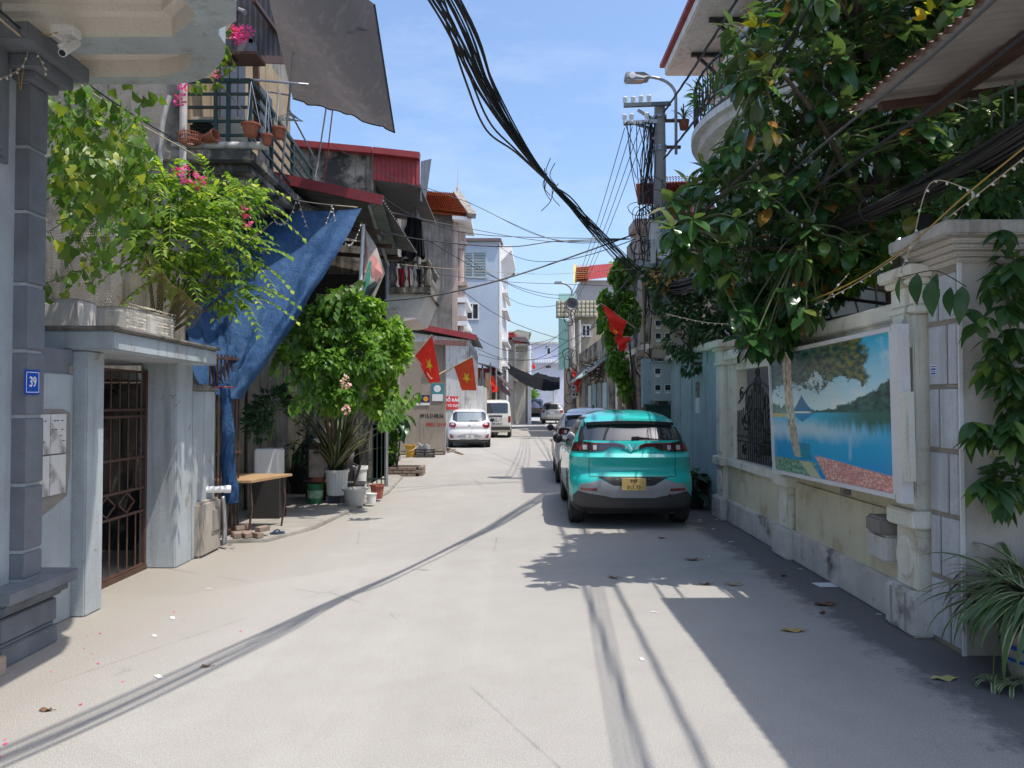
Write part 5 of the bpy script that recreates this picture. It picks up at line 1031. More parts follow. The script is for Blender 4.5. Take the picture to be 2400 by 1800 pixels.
class Car:
    def __init__(s, tab, n=3.2, Rr=.42, Rf=.7):
        s.T = sorted(tab); s.n = n; s.Rr = Rr; s.Rf = Rf
        s.w = [(r_[0], r_[1]) for r_ in s.T]; s.yr = [(r_[0], r_[2]) for r_ in s.T]; s.yf = [(r_[0], r_[3]) for r_ in s.T]
    def g(s, tab, z):
        # smooth (Catmull-Rom) reading of the profile table
        T_ = tab
        if z <= T_[0][0]: return T_[0][1]
        for i in range(len(T_)-1):
            if z <= T_[i+1][0]:
                a, b = T_[i], T_[i+1]; t = (z-a[0])/(b[0]-a[0]); return a[1]+(b[1]-a[1])*t
        return T_[-1][1]
    def ring(s, z, nr=14, ns=16, nf=10):
        w, yr, yf = s.g(s.w, z), s.g(s.yr, z), s.g(s.yf, z); Rr = min(s.Rr, (yf-yr)*.4); Rf = min(s.Rf, (yf-yr)*.4); e = 2/s.n; h = []
        for i in range(nr+1): a = PI/2*i/nr; h.append((w*math.sin(a)**e, yr+Rr*(1-max(0, math.cos(a))**e)))
        for i in range(1, ns): h.append((w, lerp(yr+Rr, yf-Rf, i/ns)))
        for i in range(nf+1): a = PI/2*(1-i/nf); h.append((w*math.sin(a)**(2/2.4), yf-Rf*(1-max(0, math.cos(a))**(2/2.4))))
        full = h+[(-x, y) for x, y in h[-2:0:-1]]
        return [V((x, y, z)) for x, y in full]
    def ry(s, x, z):
        w, yr, yf = s.g(s.w, z), s.g(s.yr, z), s.g(s.yf, z); Rr = min(s.Rr, (yf-yr)*.4); k = min(1, abs(x)/w)**s.n
        return yr+Rr*(1-(1-k)**(1/s.n))
    def sx(s, y, z):
        w, yr, yf = s.g(s.w, z), s.g(s.yr, z), s.g(s.yf, z); Rr = min(s.Rr, (yf-yr)*.4); Rf = min(s.Rf, (yf-yr)*.4)
        if y < yr+Rr: k = max(0, min(1, 1-(y-yr)/Rr)); return w*(1-k**s.n)**(1/s.n)
        if y > yf-Rf: k = max(0, min(1, 1-(yf-y)/Rf)); return w*(1-k**2.4)**(1/2.4)
        return w
    def body(s, mat, parent, axles, wr, sub=1):
        z0, z1 = s.T[0][0], s.T[-1][0]; zs = []
        for a, b in zip(s.T, s.T[1:]):
            k = max(1, int((b[0]-a[0])/.035)); zs += [lerp(a[0], b[0], i/k) for i in range(k)]
        zs.append(z1); rings = [s.ring(z) for z in zs]; m_ = len(rings[0]); q = MB()
        q.add([p for r_ in rings for p in r_], [(i*m_+j, i*m_+(j+1) % m_, (i+1)*m_+(j+1) % m_, (i+1)*m_+j) for i in range(len(zs)-1) for j in range(m_)]+[list(range(m_))[::-1], [(len(zs)-1)*m_+j for j in range(m_)]])
        o = q.build('body', mat, parent, smooth=True)
        cu = MB()
        for y in axles:
            for sg in (-1, 1): cu.tube([(sg*.45, y, wr), (sg*1.3, y, wr)], wr+.055, 28)
        c = cu.build('cutter', mat, parent); md = o.modifiers.new('b', 'BOOLEAN'); md.object = c; md.solver = 'EXACT'; md.use_self = False
        dg = bpy.context.evaluated_depsgraph_get(); me = bpy.data.meshes.new_from_object(o.evaluated_get(dg)); o.modifiers.clear(); o.data = me; bpy.data.objects.remove(c)
        me.materials.clear(); me.materials.append(mat); me.materials.append(m_black)
        idx = []
        for p_ in me.polygons:
            cc = p_.center; k = 0
            for y in axles:
                if math.hypot(cc.y-y, cc.z-wr) < wr+.048 and abs(cc.x) < 1.25: k = 1
            idx.append(1 if cc.z < .3 else (k if (abs(p_.normal.x) < .5 or abs(cc.x) < .5) else 0))
        me.polygons.foreach_set('material_index', idx); me.polygons.foreach_set('use_smooth', [True]*len(idx))
        try: me.set_sharp_from_angle(angle=R(38))
        except Exception: pass
        return o
    def rear(s, name, x0, x1, top, bot, off, mat, parent, nx=28, nz=4, th=.0, label=None):
        top = top if isinstance(top, list) else [(0, top)]; bot = bot if isinstance(bot, list) else [(0, bot)]
        def fn(u, v):
            x = lerp(x0, x1, u); z = lerp(interp(bot, x), interp(top, x), v); return V((x, s.ry(x, z)-off, z))
        q = MB().grid(fn, nx, nz)
        # rim so that the piece has thickness
        N, Mz = nx+1, nz+1; edge = [i for i in range(N)]+[j*N+nx for j in range(1, Mz)]+[nz*N+i for i in range(nx-1, -1, -1)]+[j*N for j in range(nz-1, 0, -1)]
        vs = [V(q.v[i]) for i in edge]; b_ = [p+V((0, off+.02, 0)) for p in vs]; n = len(vs); q.add(vs+b_, [(i, (i+1) % n, (i+1) % n+n, i+n) for i in range(n)])
        o = q.build(name, mat, parent, smooth=True, label=label, angle=50); return o
    def side(s, name, y0, y1, top, bot, off, mat, parent, sg=1, ny=20, nz=4):
        top = top if isinstance(top, list) else [(0, top)]; bot = bot if isinstance(bot, list) else [(0, bot)]
        def fn(u, v):
            y = lerp(y0, y1, u); z = lerp(interp(bot, y), interp(top, y), v); return V((sg*(s.sx(y, z)+off), y, z))
        q = MB().grid(fn, ny, nz); return q.build(name, mat, parent, smooth=True)
def wheel(parent, x, y, r, w=.2, spokes=5, rim=None):
    sg = 1 if x > 0 else -1; rim = rim or m_rim
    tr = MB().lathe([(r*.66, -w/2), (r*.92, -w/2), (r, -w*.36), (r, w*.36), (r*.92, w/2), (r*.66, w/2)], (x, y, r), 32, 'x').build('wheel', m_tyre, parent, smooth=True, angle=40, label='black tyre with alloy rim')
    gq = MB()
    for k in (-.22, 0, .22): gq.lathe([(r*1.001, w*k-.004), (r*1.003, w*k), (r*1.001, w*k+.004)], (x, y, r), 32, 'x')
    gq.build('tread_groove', m_black, tr)
    MB().lathe([(r*.2, 0), (r*.68, .0), (r*.68, w*.46)] if sg > 0 else [(r*.2, 0), (r*.68, 0), (r*.68, -w*.46)], (x+sg*w*.02, y, r), 24, 'x').build('rim_barrel', m_rimd, tr, smooth=True)
    fx = x+sg*w*.42; sp = MB()
    for k in range(spokes):
        a = 2*PI*k/spokes+.3
        for d in (-.13, .13): sp.bar((fx, y+math.cos(a+d*.4)*r*.12, r+math.sin(a+d*.4)*r*.12), (fx, y+math.cos(a+d)*r*.67, r+math.sin(a+d)*r*.67), r*.075, .03, up=(1, 0, 0))
    sp.tube([(fx-sg*.02, y, r), (fx+sg*.012, y, r)], r*.16, 12); sp.build('rim', rim, tr)
    MB().lathe([(r*.64, -.012), (r*.7, -.012), (r*.7, .012), (r*.64, .012)], (fx, y, r), 28, 'x').build('rim_lip', rim, tr, smooth=True)
def plate(c, parent, x, z, w, h, mat, lines, off=.02):
    y = c.ry(x, z)-off; o = MB().box(x-w/2, x+w/2, y-.008, y+.03, z-h/2, z+h/2).build('licence_plate', mat, parent, bevel=.003)
    n = len(lines)
    for k, s_ in enumerate(lines): lettering(s_, h*.72/n*1.15, o, (x, y-.0095, z+h*(.5-(k+.5)/n)), (PI/2, 0, 0), m_ink_black, .0)
    return o
def mirror(c, parent, y, z, sg, mat):
    x = c.sx(y, z); MB().tube([(sg*(x-.03), y, z-.03), (sg*(x+.07), y-.01, z)], .025, 8).build('mirror_arm', m_black, parent)
    q = MB(); q.lathe([(.0, -.09), (.06, -.085), (.085, -.03), (.08, .04), (.05, .08), (0, .09)], (sg*(x+.13), y, z+.03), 14, 'y'); o = q.build('door_mirror', m_black, parent, smooth=True, label='black door mirror'); return o
def handle(c, parent, y, z, sg, mat): x = c.sx(y, z); MB().bar((sg*(x+.022), y-.09, z), (sg*(x+.022), y+.09, z+.004), .022, .026).build('door_handle', mat, parent, bevel=.008)
def seam(c, parent, y, z0, z1, sg): c.side('door_seam', y-.004, y+.004, z1, z0, .0018, m_black, parent, sg, 1, 12)
# ---- turquoise SUV
def suv(label, loc, rz, pmat, turquoise):
    t = thing('parked_car', label, 'car', loc, 'parked cars' if 0 else None, rz)
    tab = [(.2, .76, .2, 4.05), (.3, .82, .1, 4.15), (.36, .845, .05, 4.2), (.44, .86, .015, 4.23), (.55, .865, 0, 4.24), (.64, .866, .0, 4.24), (.69, .866, .02, 4.23), (.74, .866, .07, 4.22), (.80, .866, .105, 4.2), (.86, .865, .11, 4.15), (.93, .862, .085, 4.0), (.985, .857, .06, 3.6), (1.01, .852, .085, 3.35), (1.04, .845, .12, 3.22), (1.1, .828, .135, 3.1), (1.2, .79, .155, 2.95), (1.3, .742, .235, 2.78), (1.4, .69, .33, 2.58), (1.47, .65, .42, 2.42), (1.52, .615, .5, 2.28), (1.56, .56, .62, 2.14), (1.59, .48, .78, 2.0), (1.612, .38, .95, 1.85), (1.625, .26, 1.1, 1.72), (1.632, .12, 1.25, 1.6)]
    c = Car(tab); wr = .335; ax = (.72, 3.3)
    b = c.body(pmat, t, ax, wr)
    # tailgate glass, spoiler, lamps
    c.rear('rear_window', -.66, .66, [(-.66, 1.43), (-.6, 1.475), (.6, 1.475), (.66, 1.43)], [(-.66, 1.215), (.66, 1.215)], .006, m_cglass, t)
    if turquoise:
        sl_ = W(1562, 995, 10.8); st = c.rear('window_sticker', .33, .53, 1.455, 1.43, .012, m_lampw, t, 6, 1)
    sp = MB(); sp.grid(lambda u, v: V((lerp(-.63, .63, u), .30+.1*(2*u-1)**2+.28*v, 1.485+.045*v-.025*(2*u-1)**2)), 16, 3); sp.grid(lambda u, v: V((lerp(-.63, .63, u), .30+.1*(2*u-1)**2+.28*v, 1.455-.0*v-.025*(2*u-1)**2)), 16, 3)
    N = 17; n0 = 0; n1 = N*4
    sp.add([sp.v[i] for i in range(N)]+[sp.v[n1+i] for i in range(N)], [(i, i+1, i+1+N, i+N) for i in range(N-1)])
    sp.build('spoiler', pmat, t, smooth=True, angle=40)
    MB().grid(lambda u, v: V((lerp(-.62, .62, u), .297+.1*(2*u-1)**2, lerp(1.44, 1.484, v)-.025*(2*u-1)**2)), 16, 1).build('spoiler_edge', m_black, t)
    # lamp band: smoked ends joined by a red strip that dips to the badge
    for sg in (-1, 1):
        f = lambda a: sorted([(sg*x, z) for x, z in a])
        lo, hi = (.02, .52); x0, x1 = sorted((sg*.1, sg*.52))
        c.rear('light_bar', x0, x1, f([(.1, 1.145), (.2, 1.175), (.52, 1.175)]), f([(.1, 1.09), (.17, 1.12), (.28, 1.13), (.4, 1.075), (.52, 1.07)]), .012, m_lampd, t)
        c.rear('light_strip', *sorted((sg*.13, sg*.56)), f([(.13, 1.16), (.2, 1.178), (.56, 1.18)]), f([(.13, 1.145), (.2, 1.163), (.56, 1.163)]), .018, m_lamp, t)
        x0, x1 = sorted((sg*.52, sg*.835))
        c.rear('tail_light', x0, x1, f([(.52, 1.18), (.6, 1.19), (.7, 1.21), (.8, 1.17), (.835, 1.1)]), f([(.52, 1.065), (.7, 1.06), (.835, 1.06)]), .014, m_lampd, t, 20, 3)
        c.rear('lamp_element', *sorted((sg*.49, sg*.54)), 1.15, 1.085, .02, m_lampw, t, 4, 2); c.rear('lamp_element', *sorted((sg*.62, sg*.68)), 1.15, 1.085, .02, m_lampw, t, 4, 2); c.rear('lamp_element', *sorted((sg*.7, sg*.75)), 1.14, 1.085, .02, m_lamp, t, 4, 2)
        c.rear('reflector', *sorted((sg*.5, sg*.72)), .565, .53, .03, m_lamp, t, 8, 1)
        # C pillar glass / black quarter
        if turquoise: c.rear('pillar_trim', *sorted((sg*.66, sg*.735)), f([(.66, 1.43), (.7, 1.36), (.735, 1.24)]), f([(.66, 1.215), (.735, 1.2)]), .008, m_black, t, 8, 6)
        v_ = MB(); yv = c.ry(0, 1.12)-.03; v_.bar((sg*.052, yv+.01, 1.165), (0, yv-.004, 1.085), .02, .016, up=(0, 1, 0)); v_.build('badge_stroke', m_chrome, t)
        v_ = MB(); v_.bar((sg*.1, yv+.012, 1.145), (sg*.04, yv+.012, 1.09), .014, .01, up=(0, 1, 0)); v_.build('badge_stroke', m_chrome, t)
    # bumper: silver skid, dark lower valance, plate recess
    def sy(l): return sorted([(-x, z) for x, z in l]+l)
    c.rear('bumper_trim', -.76, .76, sy([(.0, .60), (.27, .60), (.42, .675), (.46, .68), (.6, .635), (.71, .625), (.76, .55)]), sy([(.0, .435), (.28, .435), (.38, .46), (.6, .49), (.76, .525)]), .022, m_silv, t, 60, 5)
    c.rear('lower_bumper', -.845, .845, sy([(.0, .44), (.3, .44), (.4, .465), (.6, .495), (.74, .53), (.79, .49), (.845, .42)]), sy([(.0, .28), (.6, .285), (.845, .3)]), .014, m_plast, t, 50, 5)
    c.rear('plate_recess', -.47, .47, sy([(0, .715), (.47, .715)]), sy([(0, .6), (.27, .6), (.44, .7)]), .008, m_black, t, 30, 2)
    plate(c, t, 0, .625, .33, .165, m_ply if turquoise else m_plw, ('99F', '011.73') if turquoise else ('30A', '523.18'), .035)
    if turquoise: p = V((.5, c.ry(.5, .47)-.03, .47)); MB().tube([p, p+V((0, -.004, 0))], .022, 12).build('tow_eye_hole', m_black, t)
    c.rear('tailgate_seam', -.6, -.593, 1.06, .72, .003, m_black, t, 1, 10); c.rear('tailgate_seam', .593, .6, 1.06, .72, .003, m_black, t, 1, 10); c.rear('tailgate_seam', -.59, .59, .722, .716, .0035, m_black, t, 20, 1)
    # wiper and antenna
    y_ = c.ry(.1, 1.24)-.02; wq = MB(); wq.bar((.0, y_, 1.245), (.1, y_+.006, 1.25), .03, .04); wq.bar((.08, y_, 1.255), (.37, y_+.02, 1.225), .022, .016); wq.build('wiper', m_black, t)
    MB().prism([(-.02, 1.1, 1.62), (.02, 1.1, 1.62), (.02, 1.28, 1.63), (-.02, 1.28, 1.63)], (0, 0, .008)).build('antenna_base', m_black, t)
    MB().add([(-.025, 1.1, 1.625), (.025, 1.1, 1.625), (.012, 1.27, 1.63), (-.012, 1.27, 1.63), (-.005, 1.12, 1.695), (.005, 1.12, 1.695)], [(0, 1, 5, 4), (1, 2, 5), (2, 3, 4, 5), (3, 0, 4), (0, 3, 2, 1)]).build('antenna_fin', m_black, t)
    for sg in (-1, 1):
        for (ya, yb, yc_, yd) in ((.62, .98, .75, .95), (1.05, 1.85, 1.05, 1.85), (1.92, 2.75, 1.92, 2.4)):
            c.side('side_window', ya, yb, [(.6, 1.36), (.9, 1.46), (1.8, 1.475), (2.3, 1.44), (2.75, 1.2)], [(.6, 1.16), (2.75, 1.12)], .005, m_cglass, t, sg)
        c.side('window_trim', .6, 2.8, [(.6, 1.165), (2.8, 1.125)], [(.6, 1.15), (2.8, 1.11)], .007, m_chrome, t, sg, 20, 1)
        c.side('roof_rail', .7, 2.2, [(.7, 1.525), (2.2, 1.525)], [(.7, 1.5), (2.2, 1.5)], .01, m_black, t, sg, 14, 1)
        c.side('sill_cladding', 1.12, 2.9, .36, .21, .012, m_plast, t, sg); 
        for y in ax:
            q = MB(); n = 20
            def arch(u, v, y=y):
                a = PI*(-.08+1.16*u); rr = wr+.04+.075*v; yy = y-math.cos(a)*rr; zz = max(.2, wr+math.sin(a)*rr); return V((sg*(c.sx(yy, zz)+.018+.006*(1-v)), yy, zz))
            MB().grid(arch, 22, 2).build('wheel_arch', m_plast, t, smooth=True)
        for y in (1.0, 1.9, 2.85): seam(c, t, y, .36, 1.12, sg)
        handle(c, t, 1.2, 1.0, sg, pmat); handle(c, t, 2.1, .99, sg, pmat); mirror(c, t, 2.62, 1.1, sg, pmat)
        wheel(t, sg*.745, ax[0], wr, .215, 5, m_rim); wheel(t, sg*.745, ax[1], wr, .215, 5, m_rim)
    c.side('fuel_flap', .98, 1.14, .62, .44, .003, m_plast, t, -1, 6, 4) if turquoise else None
    MB().box(-.6, .6, .25, 4.0, .19, .3).build('underbody', m_black, t); MB().tube([(-.5, .72, wr), (.5, .72, wr)], .05, 8).build('rear_axle', m_black, t)
    MB().box(-.7, -.5, .64, .8, .28, .5).build('suspension_arm', m_black, t)
    return t
m_turq = paint('turquoise_paint', (.015, .53, .48), metal=.05, r=.3); m_silverp = paint('silver_white_paint', (.6, .6, .6), metal=.0)
suv('turquoise crossover SUV with a yellow licence plate parked against the right kerb', (1.665, 10.55, 0), R(-1.2), m_turq, True)
suv('silver-white SUV parked nose to tail ahead of the turquoise car', (1.78, 16.1, 0), R(-2), m_silverp, False)
# ---- white hatchback
def hatch(label, loc, rz):
    t = thing('parked_car', label, 'car', loc, None, rz); pm = paint('white_car_paint', (.66, .66, .65), metal=0, r=.35)
    tab = [(.18, .74, .18, 3.6), (.26, .8, .08, 3.7), (.36, .83, .02, 3.76), (.5, .84, .0, 3.78), (.6, .84, .02, 3.78), (.72, .838, .08, 3.74), (.8, .835, .07, 3.65), (.88, .83, .09, 3.4), (.94, .82, .13, 3.05), (1.0, .8, .17, 2.9), (1.1, .765, .26, 2.75), (1.2, .725, .36, 2.6), (1.3, .68, .46, 2.42), (1.38, .64, .54, 2.28), (1.43, .58, .66, 2.1), (1.46, .48, .82, 1.95), (1.48, .33, 1.0, 1.8), (1.49, .16, 1.2, 1.6)]
    c = Car(tab, 3, .45, .6); wr = .3; ax = (.6, 3.0); c.body(pm, t, ax, wr)
    c.rear('rear_window', -.64, .64, [(-.64, 1.3), (-.55, 1.375), (.55, 1.375), (.64, 1.3)], [(-.64, 1.06), (-.5, 1.0), (.5, 1.0), (.64, 1.06)], .006, m_cglass, t)
    c.rear('sky_reflection_panel', -.47, .47, 1.34, 1.02, .009, glass_mat('painted_sky_reflection', (.16, .2, .22), .08), t)  # paler blue panel paints the sky's reflection onto the rear window
    for sg in (-1, 1):
        f = lambda a: sorted([(sg*x, z) for x, z in a])
        c.rear('tail_light', *sorted((sg*.5, sg*.78)), f([(.5, .9), (.56, .96), (.74, .97), (.78, .93)]), f([(.5, .86), (.56, .77), (.72, .76), (.78, .82)]), .012, m_lamp, t, 14, 3)
        c.rear('lamp_element', *sorted((sg*.58, sg*.7)), .93, .88, .018, m_lampw, t, 5, 1)
        c.rear('reflector', *sorted((sg*.6, sg*.74)), f([(.6, .4), (.66, .5), (.74, .53)]), f([(.6, .37), (.74, .37)]), .016, m_lamp, t, 8, 2)
        c.side('side_window', .75, 1.35, [(.75, 1.16), (.95, 1.3), (1.35, 1.37)], [(.75, 1.0), (1.35, .97)], .005, m_cglass, t, sg); c.side('side_window', 1.42, 2.5, [(1.42, 1.37), (2.0, 1.34), (2.5, 1.05)], [(1.42, .97), (2.5, .95)], .005, m_cglass, t, sg)
        for y in (1.38, 2.3): seam(c, t, y, .35, .97, sg)
        handle(c, t, 1.55, .86, sg, pm); mirror(c, t, 2.35, .98, sg, pm)
        for y in ax: wheel(t, sg*.72, y, wr, .18, 5)
    def sy(l): return sorted([(-x, z) for x, z in l]+l)
    c.rear('lower_bumper', -.72, .72, sy([(0, .31), (.3, .33), (.5, .27), (.72, .24)]), .18, .012, m_plast, t, 30, 3); c.rear('bumper_recess', -.45, .45, sy([(0, .55), (.2, .55), (.45, .45)]), sy([(0, .4), (.45, .4)]), .006, M('satin_grey_trim', (.38, .38, .38), r=.5, bump=0), t, 20, 2)
    plate(c, t, .02, .42, .3, .13, m_plw, ('30K', '902.24'), .022); y_ = c.ry(.1, 1.03)-.02; MB().bar((.0, y_, 1.03), (.36, y_+.01, 1.015), .03, .03).build('wiper', m_black, t)
    MB().tube([(0, .75, 1.43), (.02, .7, 1.45), (.03, .6, 1.68)], .008, 5).build('antenna', m_black, t)
    em = MB(); y_ = c.ry(0, .86)-.014
    for i in range(16): a, b = 2*PI*i/16, 2*PI*(i+1)/16; em.bar((math.cos(a)*.055, y_, .86+math.sin(a)*.03), (math.cos(b)*.055, y_, .86+math.sin(b)*.03), .008)
    em.bar((-.03, y_, .84), (-.015, y_, .88), .008); em.bar((.015, y_, .84), (.03, y_, .88), .008); em.bar((-.025, y_, .86), (.025, y_, .86), .008); em.build('badge', m_chrome, t)
    MB().box(-.55, .55, .2, 3.5, .17, .28).build('underbody', m_black, t); MB().box(-.12, .12, .3, .55, .13, .24).build('muffler', m_black, t); return t
hatch('small white hatchback parked against the notice wall', (-1.62, 29.2, 0), R(3))
# ---- white van
def van(label, loc, rz):
    t = thing('parked_van', label, 'van', loc, None, rz); pm = MATS.get('van') or paint('cream_white_van_paint', (.6, .59, .53), metal=0, r=.42)
    tab = [(.28, .68, .08, 3.15), (.4, .72, .02, 3.2), (.55, .735, .0, 3.22), (1.0, .735, .03, 3.2), (1.1, .73, .05, 3.12), (1.5, .69, .14, 2.85), (1.7, .65, .2, 2.65), (1.78, .6, .26, 2.5), (1.83, .5, .38, 2.35), (1.86, .32, .6, 2.1)]
    c = Car(tab, 6, .2, .4); wr = .27; ax = (.6, 2.45); c.body(pm, t, ax, wr)
    c.rear('rear_window', -.58, .58, [(-.58, 1.66), (-.5, 1.7), (.5, 1.7), (.58, 1.66)], [(-.58, 1.2), (.58, 1.2)], .008, m_cglass, t)
    c.rear('garnish', -.33, .3, 1.09, .86, .01, M('satin_grey_trim', (.38, .38, .38), r=.5, bump=0), t); c.rear('garnish_strip', -.33, .3, 1.1, 1.03, .018, m_black, t, 8, 1)
    plate(c, t, 0, .92, .3, .14, m_plw, ('29B', '238.37'), .02); p = V((.05, c.ry(0, .66)-.004, .68)); lettering('29B-238.37', .115, t, p, (PI/2, 0, 0), m_navy, .003)
    for sg in (-1, 1):
        c.rear('tail_light', *sorted((sg*.6, sg*.715)), 1.06, .76, .012, m_lamp, t, 4, 3)
        c.side('side_window', .4, 1.2, 1.66, 1.2, .005, m_cglass, t, sg); c.side('side_window', 1.3, 2.5, 1.64, 1.18, .005, m_cglass, t, sg)
        for y in ax: wheel(t, sg*.63, y, wr, .16, 6)
    c.rear('bumper', -.7, .7, .55, .38, .03, m_plast, t); c.rear('tailgate_seam', -.6, .6, .605, .6, .004, m_black, t, 10, 1)
    MB().box(-.5, .5, .2, 3.0, .26, .42).build('underbody', m_black, t); return t
van('boxy white minivan parked ahead of the white hatchback', (-.78, 37.4, 0), R(-1))
# ---- silver people carrier and small truck at the far corner
def mpv(label, loc, rz):
    t = thing('parked_car', label, 'car', loc, None, rz); pm = paint('champagne_silver_paint', (.42, .41, .38), metal=.5)
    tab = [(.25, .82, .12, 4.4), (.4, .89, .02, 4.5), (.55, .905, 0, 4.52), (.75, .91, .06, 4.5), (.9, .905, .08, 4.3), (1.0, .9, .1, 3.7), (1.1, .88, .13, 3.4), (1.3, .82, .25, 3.05), (1.5, .75, .4, 2.75), (1.62, .68, .52, 2.55), (1.68, .6, .7, 2.4), (1.72, .4, 1.0, 2.1), (1.74, .2, 1.3, 1.8)]
    c = Car(tab, 3.6, .38, .6); wr = .33; ax = (.9, 3.5); c.body(pm, t, ax, wr)
    c.rear('rear_window', -.7, .7, 1.58, 1.16, .008, m_cglass, t); plate(c, t, 0, .85, .34, .16, m_plw, ('30E', '114.06'), .02)
    for sg in (-1, 1):
        c.rear('tail_light', *sorted((sg*.62, sg*.86)), 1.1, .9, .012, m_lamp, t, 8, 2); c.side('side_window', .7, 2.9, [(.7, 1.5), (2.2, 1.54), (2.9, 1.2)], 1.15, .005, m_cglass, t, sg); mirror(c, t, 2.8, 1.15, sg, pm)
        for y in ax: wheel(t, sg*.78, y, wr, .2, 5)
    c.rear('lower_bumper', -.85, .85, .42, .26, .012, m_plast, t); c.rear('garnish', -.5, .5, 1.0, .95, .015, m_chrome, t, 12, 1); MB().box(-.6, .6, .3, 4.2, .24, .35).build('underbody', m_black, t); return t
mpv('champagne silver people carrier parked below the loudspeaker pole', (3.2, 61, 0), R(-5))
tk = thing('small_truck', 'loaded flatbed truck parked in the shade at the far corner', 'truck', (2.0, 66, 0), None, 0.0); ORG[tk.name] = V((0, 0, 0))
m_trk = M('truck_bed_paint', (.28, .25, .2), (.2, .18, .15), s=6, r=.7)
MB().box(-.85, .85, 0, 3.4, .8, .9).build('bed_floor', m_trk, tk); MB().box(-.87, .87, -.04, .02, .78, 1.25).build('tailboard', m_trk, tk, bevel=.01)
for sg in (-1, 1):
    MB().box(sg*.85-.03, sg*.85+.03, .02, 3.4, .85, 1.25).build('side_board', m_trk, tk)
    MB().box(sg*.6-.12, sg*.6+.12, -.08, -.03, .6, .72).build('tail_light', m_lamp, tk)
    for y in (.8, 4.2): wheel(tk, sg*.68, y, .36, .22, 6, m_rimd)
for k in range(5): MB().box(-.8+k*.4-.015, -.8+k*.4+.015, -.06, -.04, .8, 1.24).build('tailboard_rib', m_trk, tk)
MB().box(-.8, .8, 3.5, 4.9, .6, 2.0).build('cab', M('truck_cab_blue', (.1, .14, .22), r=.5), tk, bevel=.12); MB().box(-.6, .6, 3.48, 3.5, 1.3, 1.8).build('cab_window', m_pane, tk)
MB().grid(lambda u, v: V((lerp(-.7, .7, u), .3+v*2.6, 1.0+.75*math.sin(u*PI)*math.sin(v*PI)+.12*fbm(u*4, v*4))), 14, 14).build('tarpaulin_load', M('navy_tarp', (.035, .045, .1), r=.7), tk, smooth=True)
MB().box(-.4, .4, .1, 4.6, .45, .78).build('chassis', m_black, tk)
# ---------------------------------------------------------------- foliage
def leaf_tmpl(kind):
    if kind == 's':     # small folded leaf
        v = [(0, 0, 0), (-.5, .42, .06), (0, .45, -.02), (.5, .42, .06), (0, 1, -.08)]; f = [(0, 2, 1), (0, 3, 2), (1, 2, 4), (2, 3, 4)]
    elif kind == 'h':   # heart leaf
        v = [(0, 0, 0), (-.42, -.08, .05), (-.52, .28, .07), (0, .4, -.02), (.52, .28, .07), (.42, -.08, .05), (0, 1, -.12)]; f = [(0, 3, 2), (0, 2, 1), (0, 4, 3), (0, 5, 4), (2, 3, 6), (3, 4, 6)]
    else:               # pinnate frond of small leaflets
        v, f = [], []
        for k in range(8):
            t = k/7; cx, cy, cz = 0, t, -.35*t*t
            for sg in ((-1, 1) if k < 7 else (0,)):
                L_ = .34*(1-.4*abs(t-.4)); dx, dy = (sg*.86, .5) if sg else (0, 1); px_, py_ = -dy, dx; n = len(v)
                for a, b, z in ((0, 0, 0), (.45, -.27, .04), (.45, .27, .04), (1, 0, -.08)): v.append((cx+L_*(dx*a+px_*b), cy+L_*(dy*a+py_*b), cz+L_*z*2))
                f += [(n, n+1, n+2), (n+1, n+3, n+2)]
    return np.array(v, float), np.array(f)
TM = {k: leaf_tmpl(k) for k in 'shp'}
def scatter(name, parent, mat, P_, A, N_, S, wid=.6, kind='s'):
    """leaves as one mesh: P base points, A leaf axes, N_ normals, S lengths"""
    tv, tf = TM[kind]; n = len(P_); P_ = np.asarray(P_, float); A = np.asarray(A, float); N_ = np.asarray(N_, float); S = np.asarray(S, float)
    A /= np.linalg.norm(A, axis=1)[:, None]+1e-9; X_ = np.cross(A, N_); X_ /= np.linalg.norm(X_, axis=1)[:, None]+1e-9; N_ = np.cross(X_, A)
    co = P_[:, None]+S[:, None, None]*(tv[None, :, 0:1]*wid*X_[:, None]+tv[None, :, 1:2]*A[:, None]+tv[None, :, 2:3]*N_[:, None])
    o = ORG[parent.name]; co = co.reshape(-1, 3)-np.array(o); k = len(tv); fc = (tf[None]+np.arange(n)[:, None, None]*k).reshape(-1, 3)
    me = bpy.data.meshes.new(name); me.vertices.add(len(co)); me.vertices.foreach_set('co', co.ravel()); me.loops.add(fc.size); me.loops.foreach_set('vertex_index', fc.ravel())
    me.polygons.add(len(fc)); me.polygons.foreach_set('loop_start', np.arange(0, fc.size, 3)); me.polygons.foreach_set('loop_total', np.full(len(fc), 3)); me.update(calc_edges=True)
    at = me.attributes.new('rnd', 'FLOAT', 'POINT'); at.data.foreach_set('value', np.repeat(rng.random(n), k)); me.materials.append(mat)
    ob = bpy.data.objects.new(name, me); col.objects.link(ob); ob.parent = parent; ORG[ob.name] = o; ob['kind'] = 'stuff'; return ob
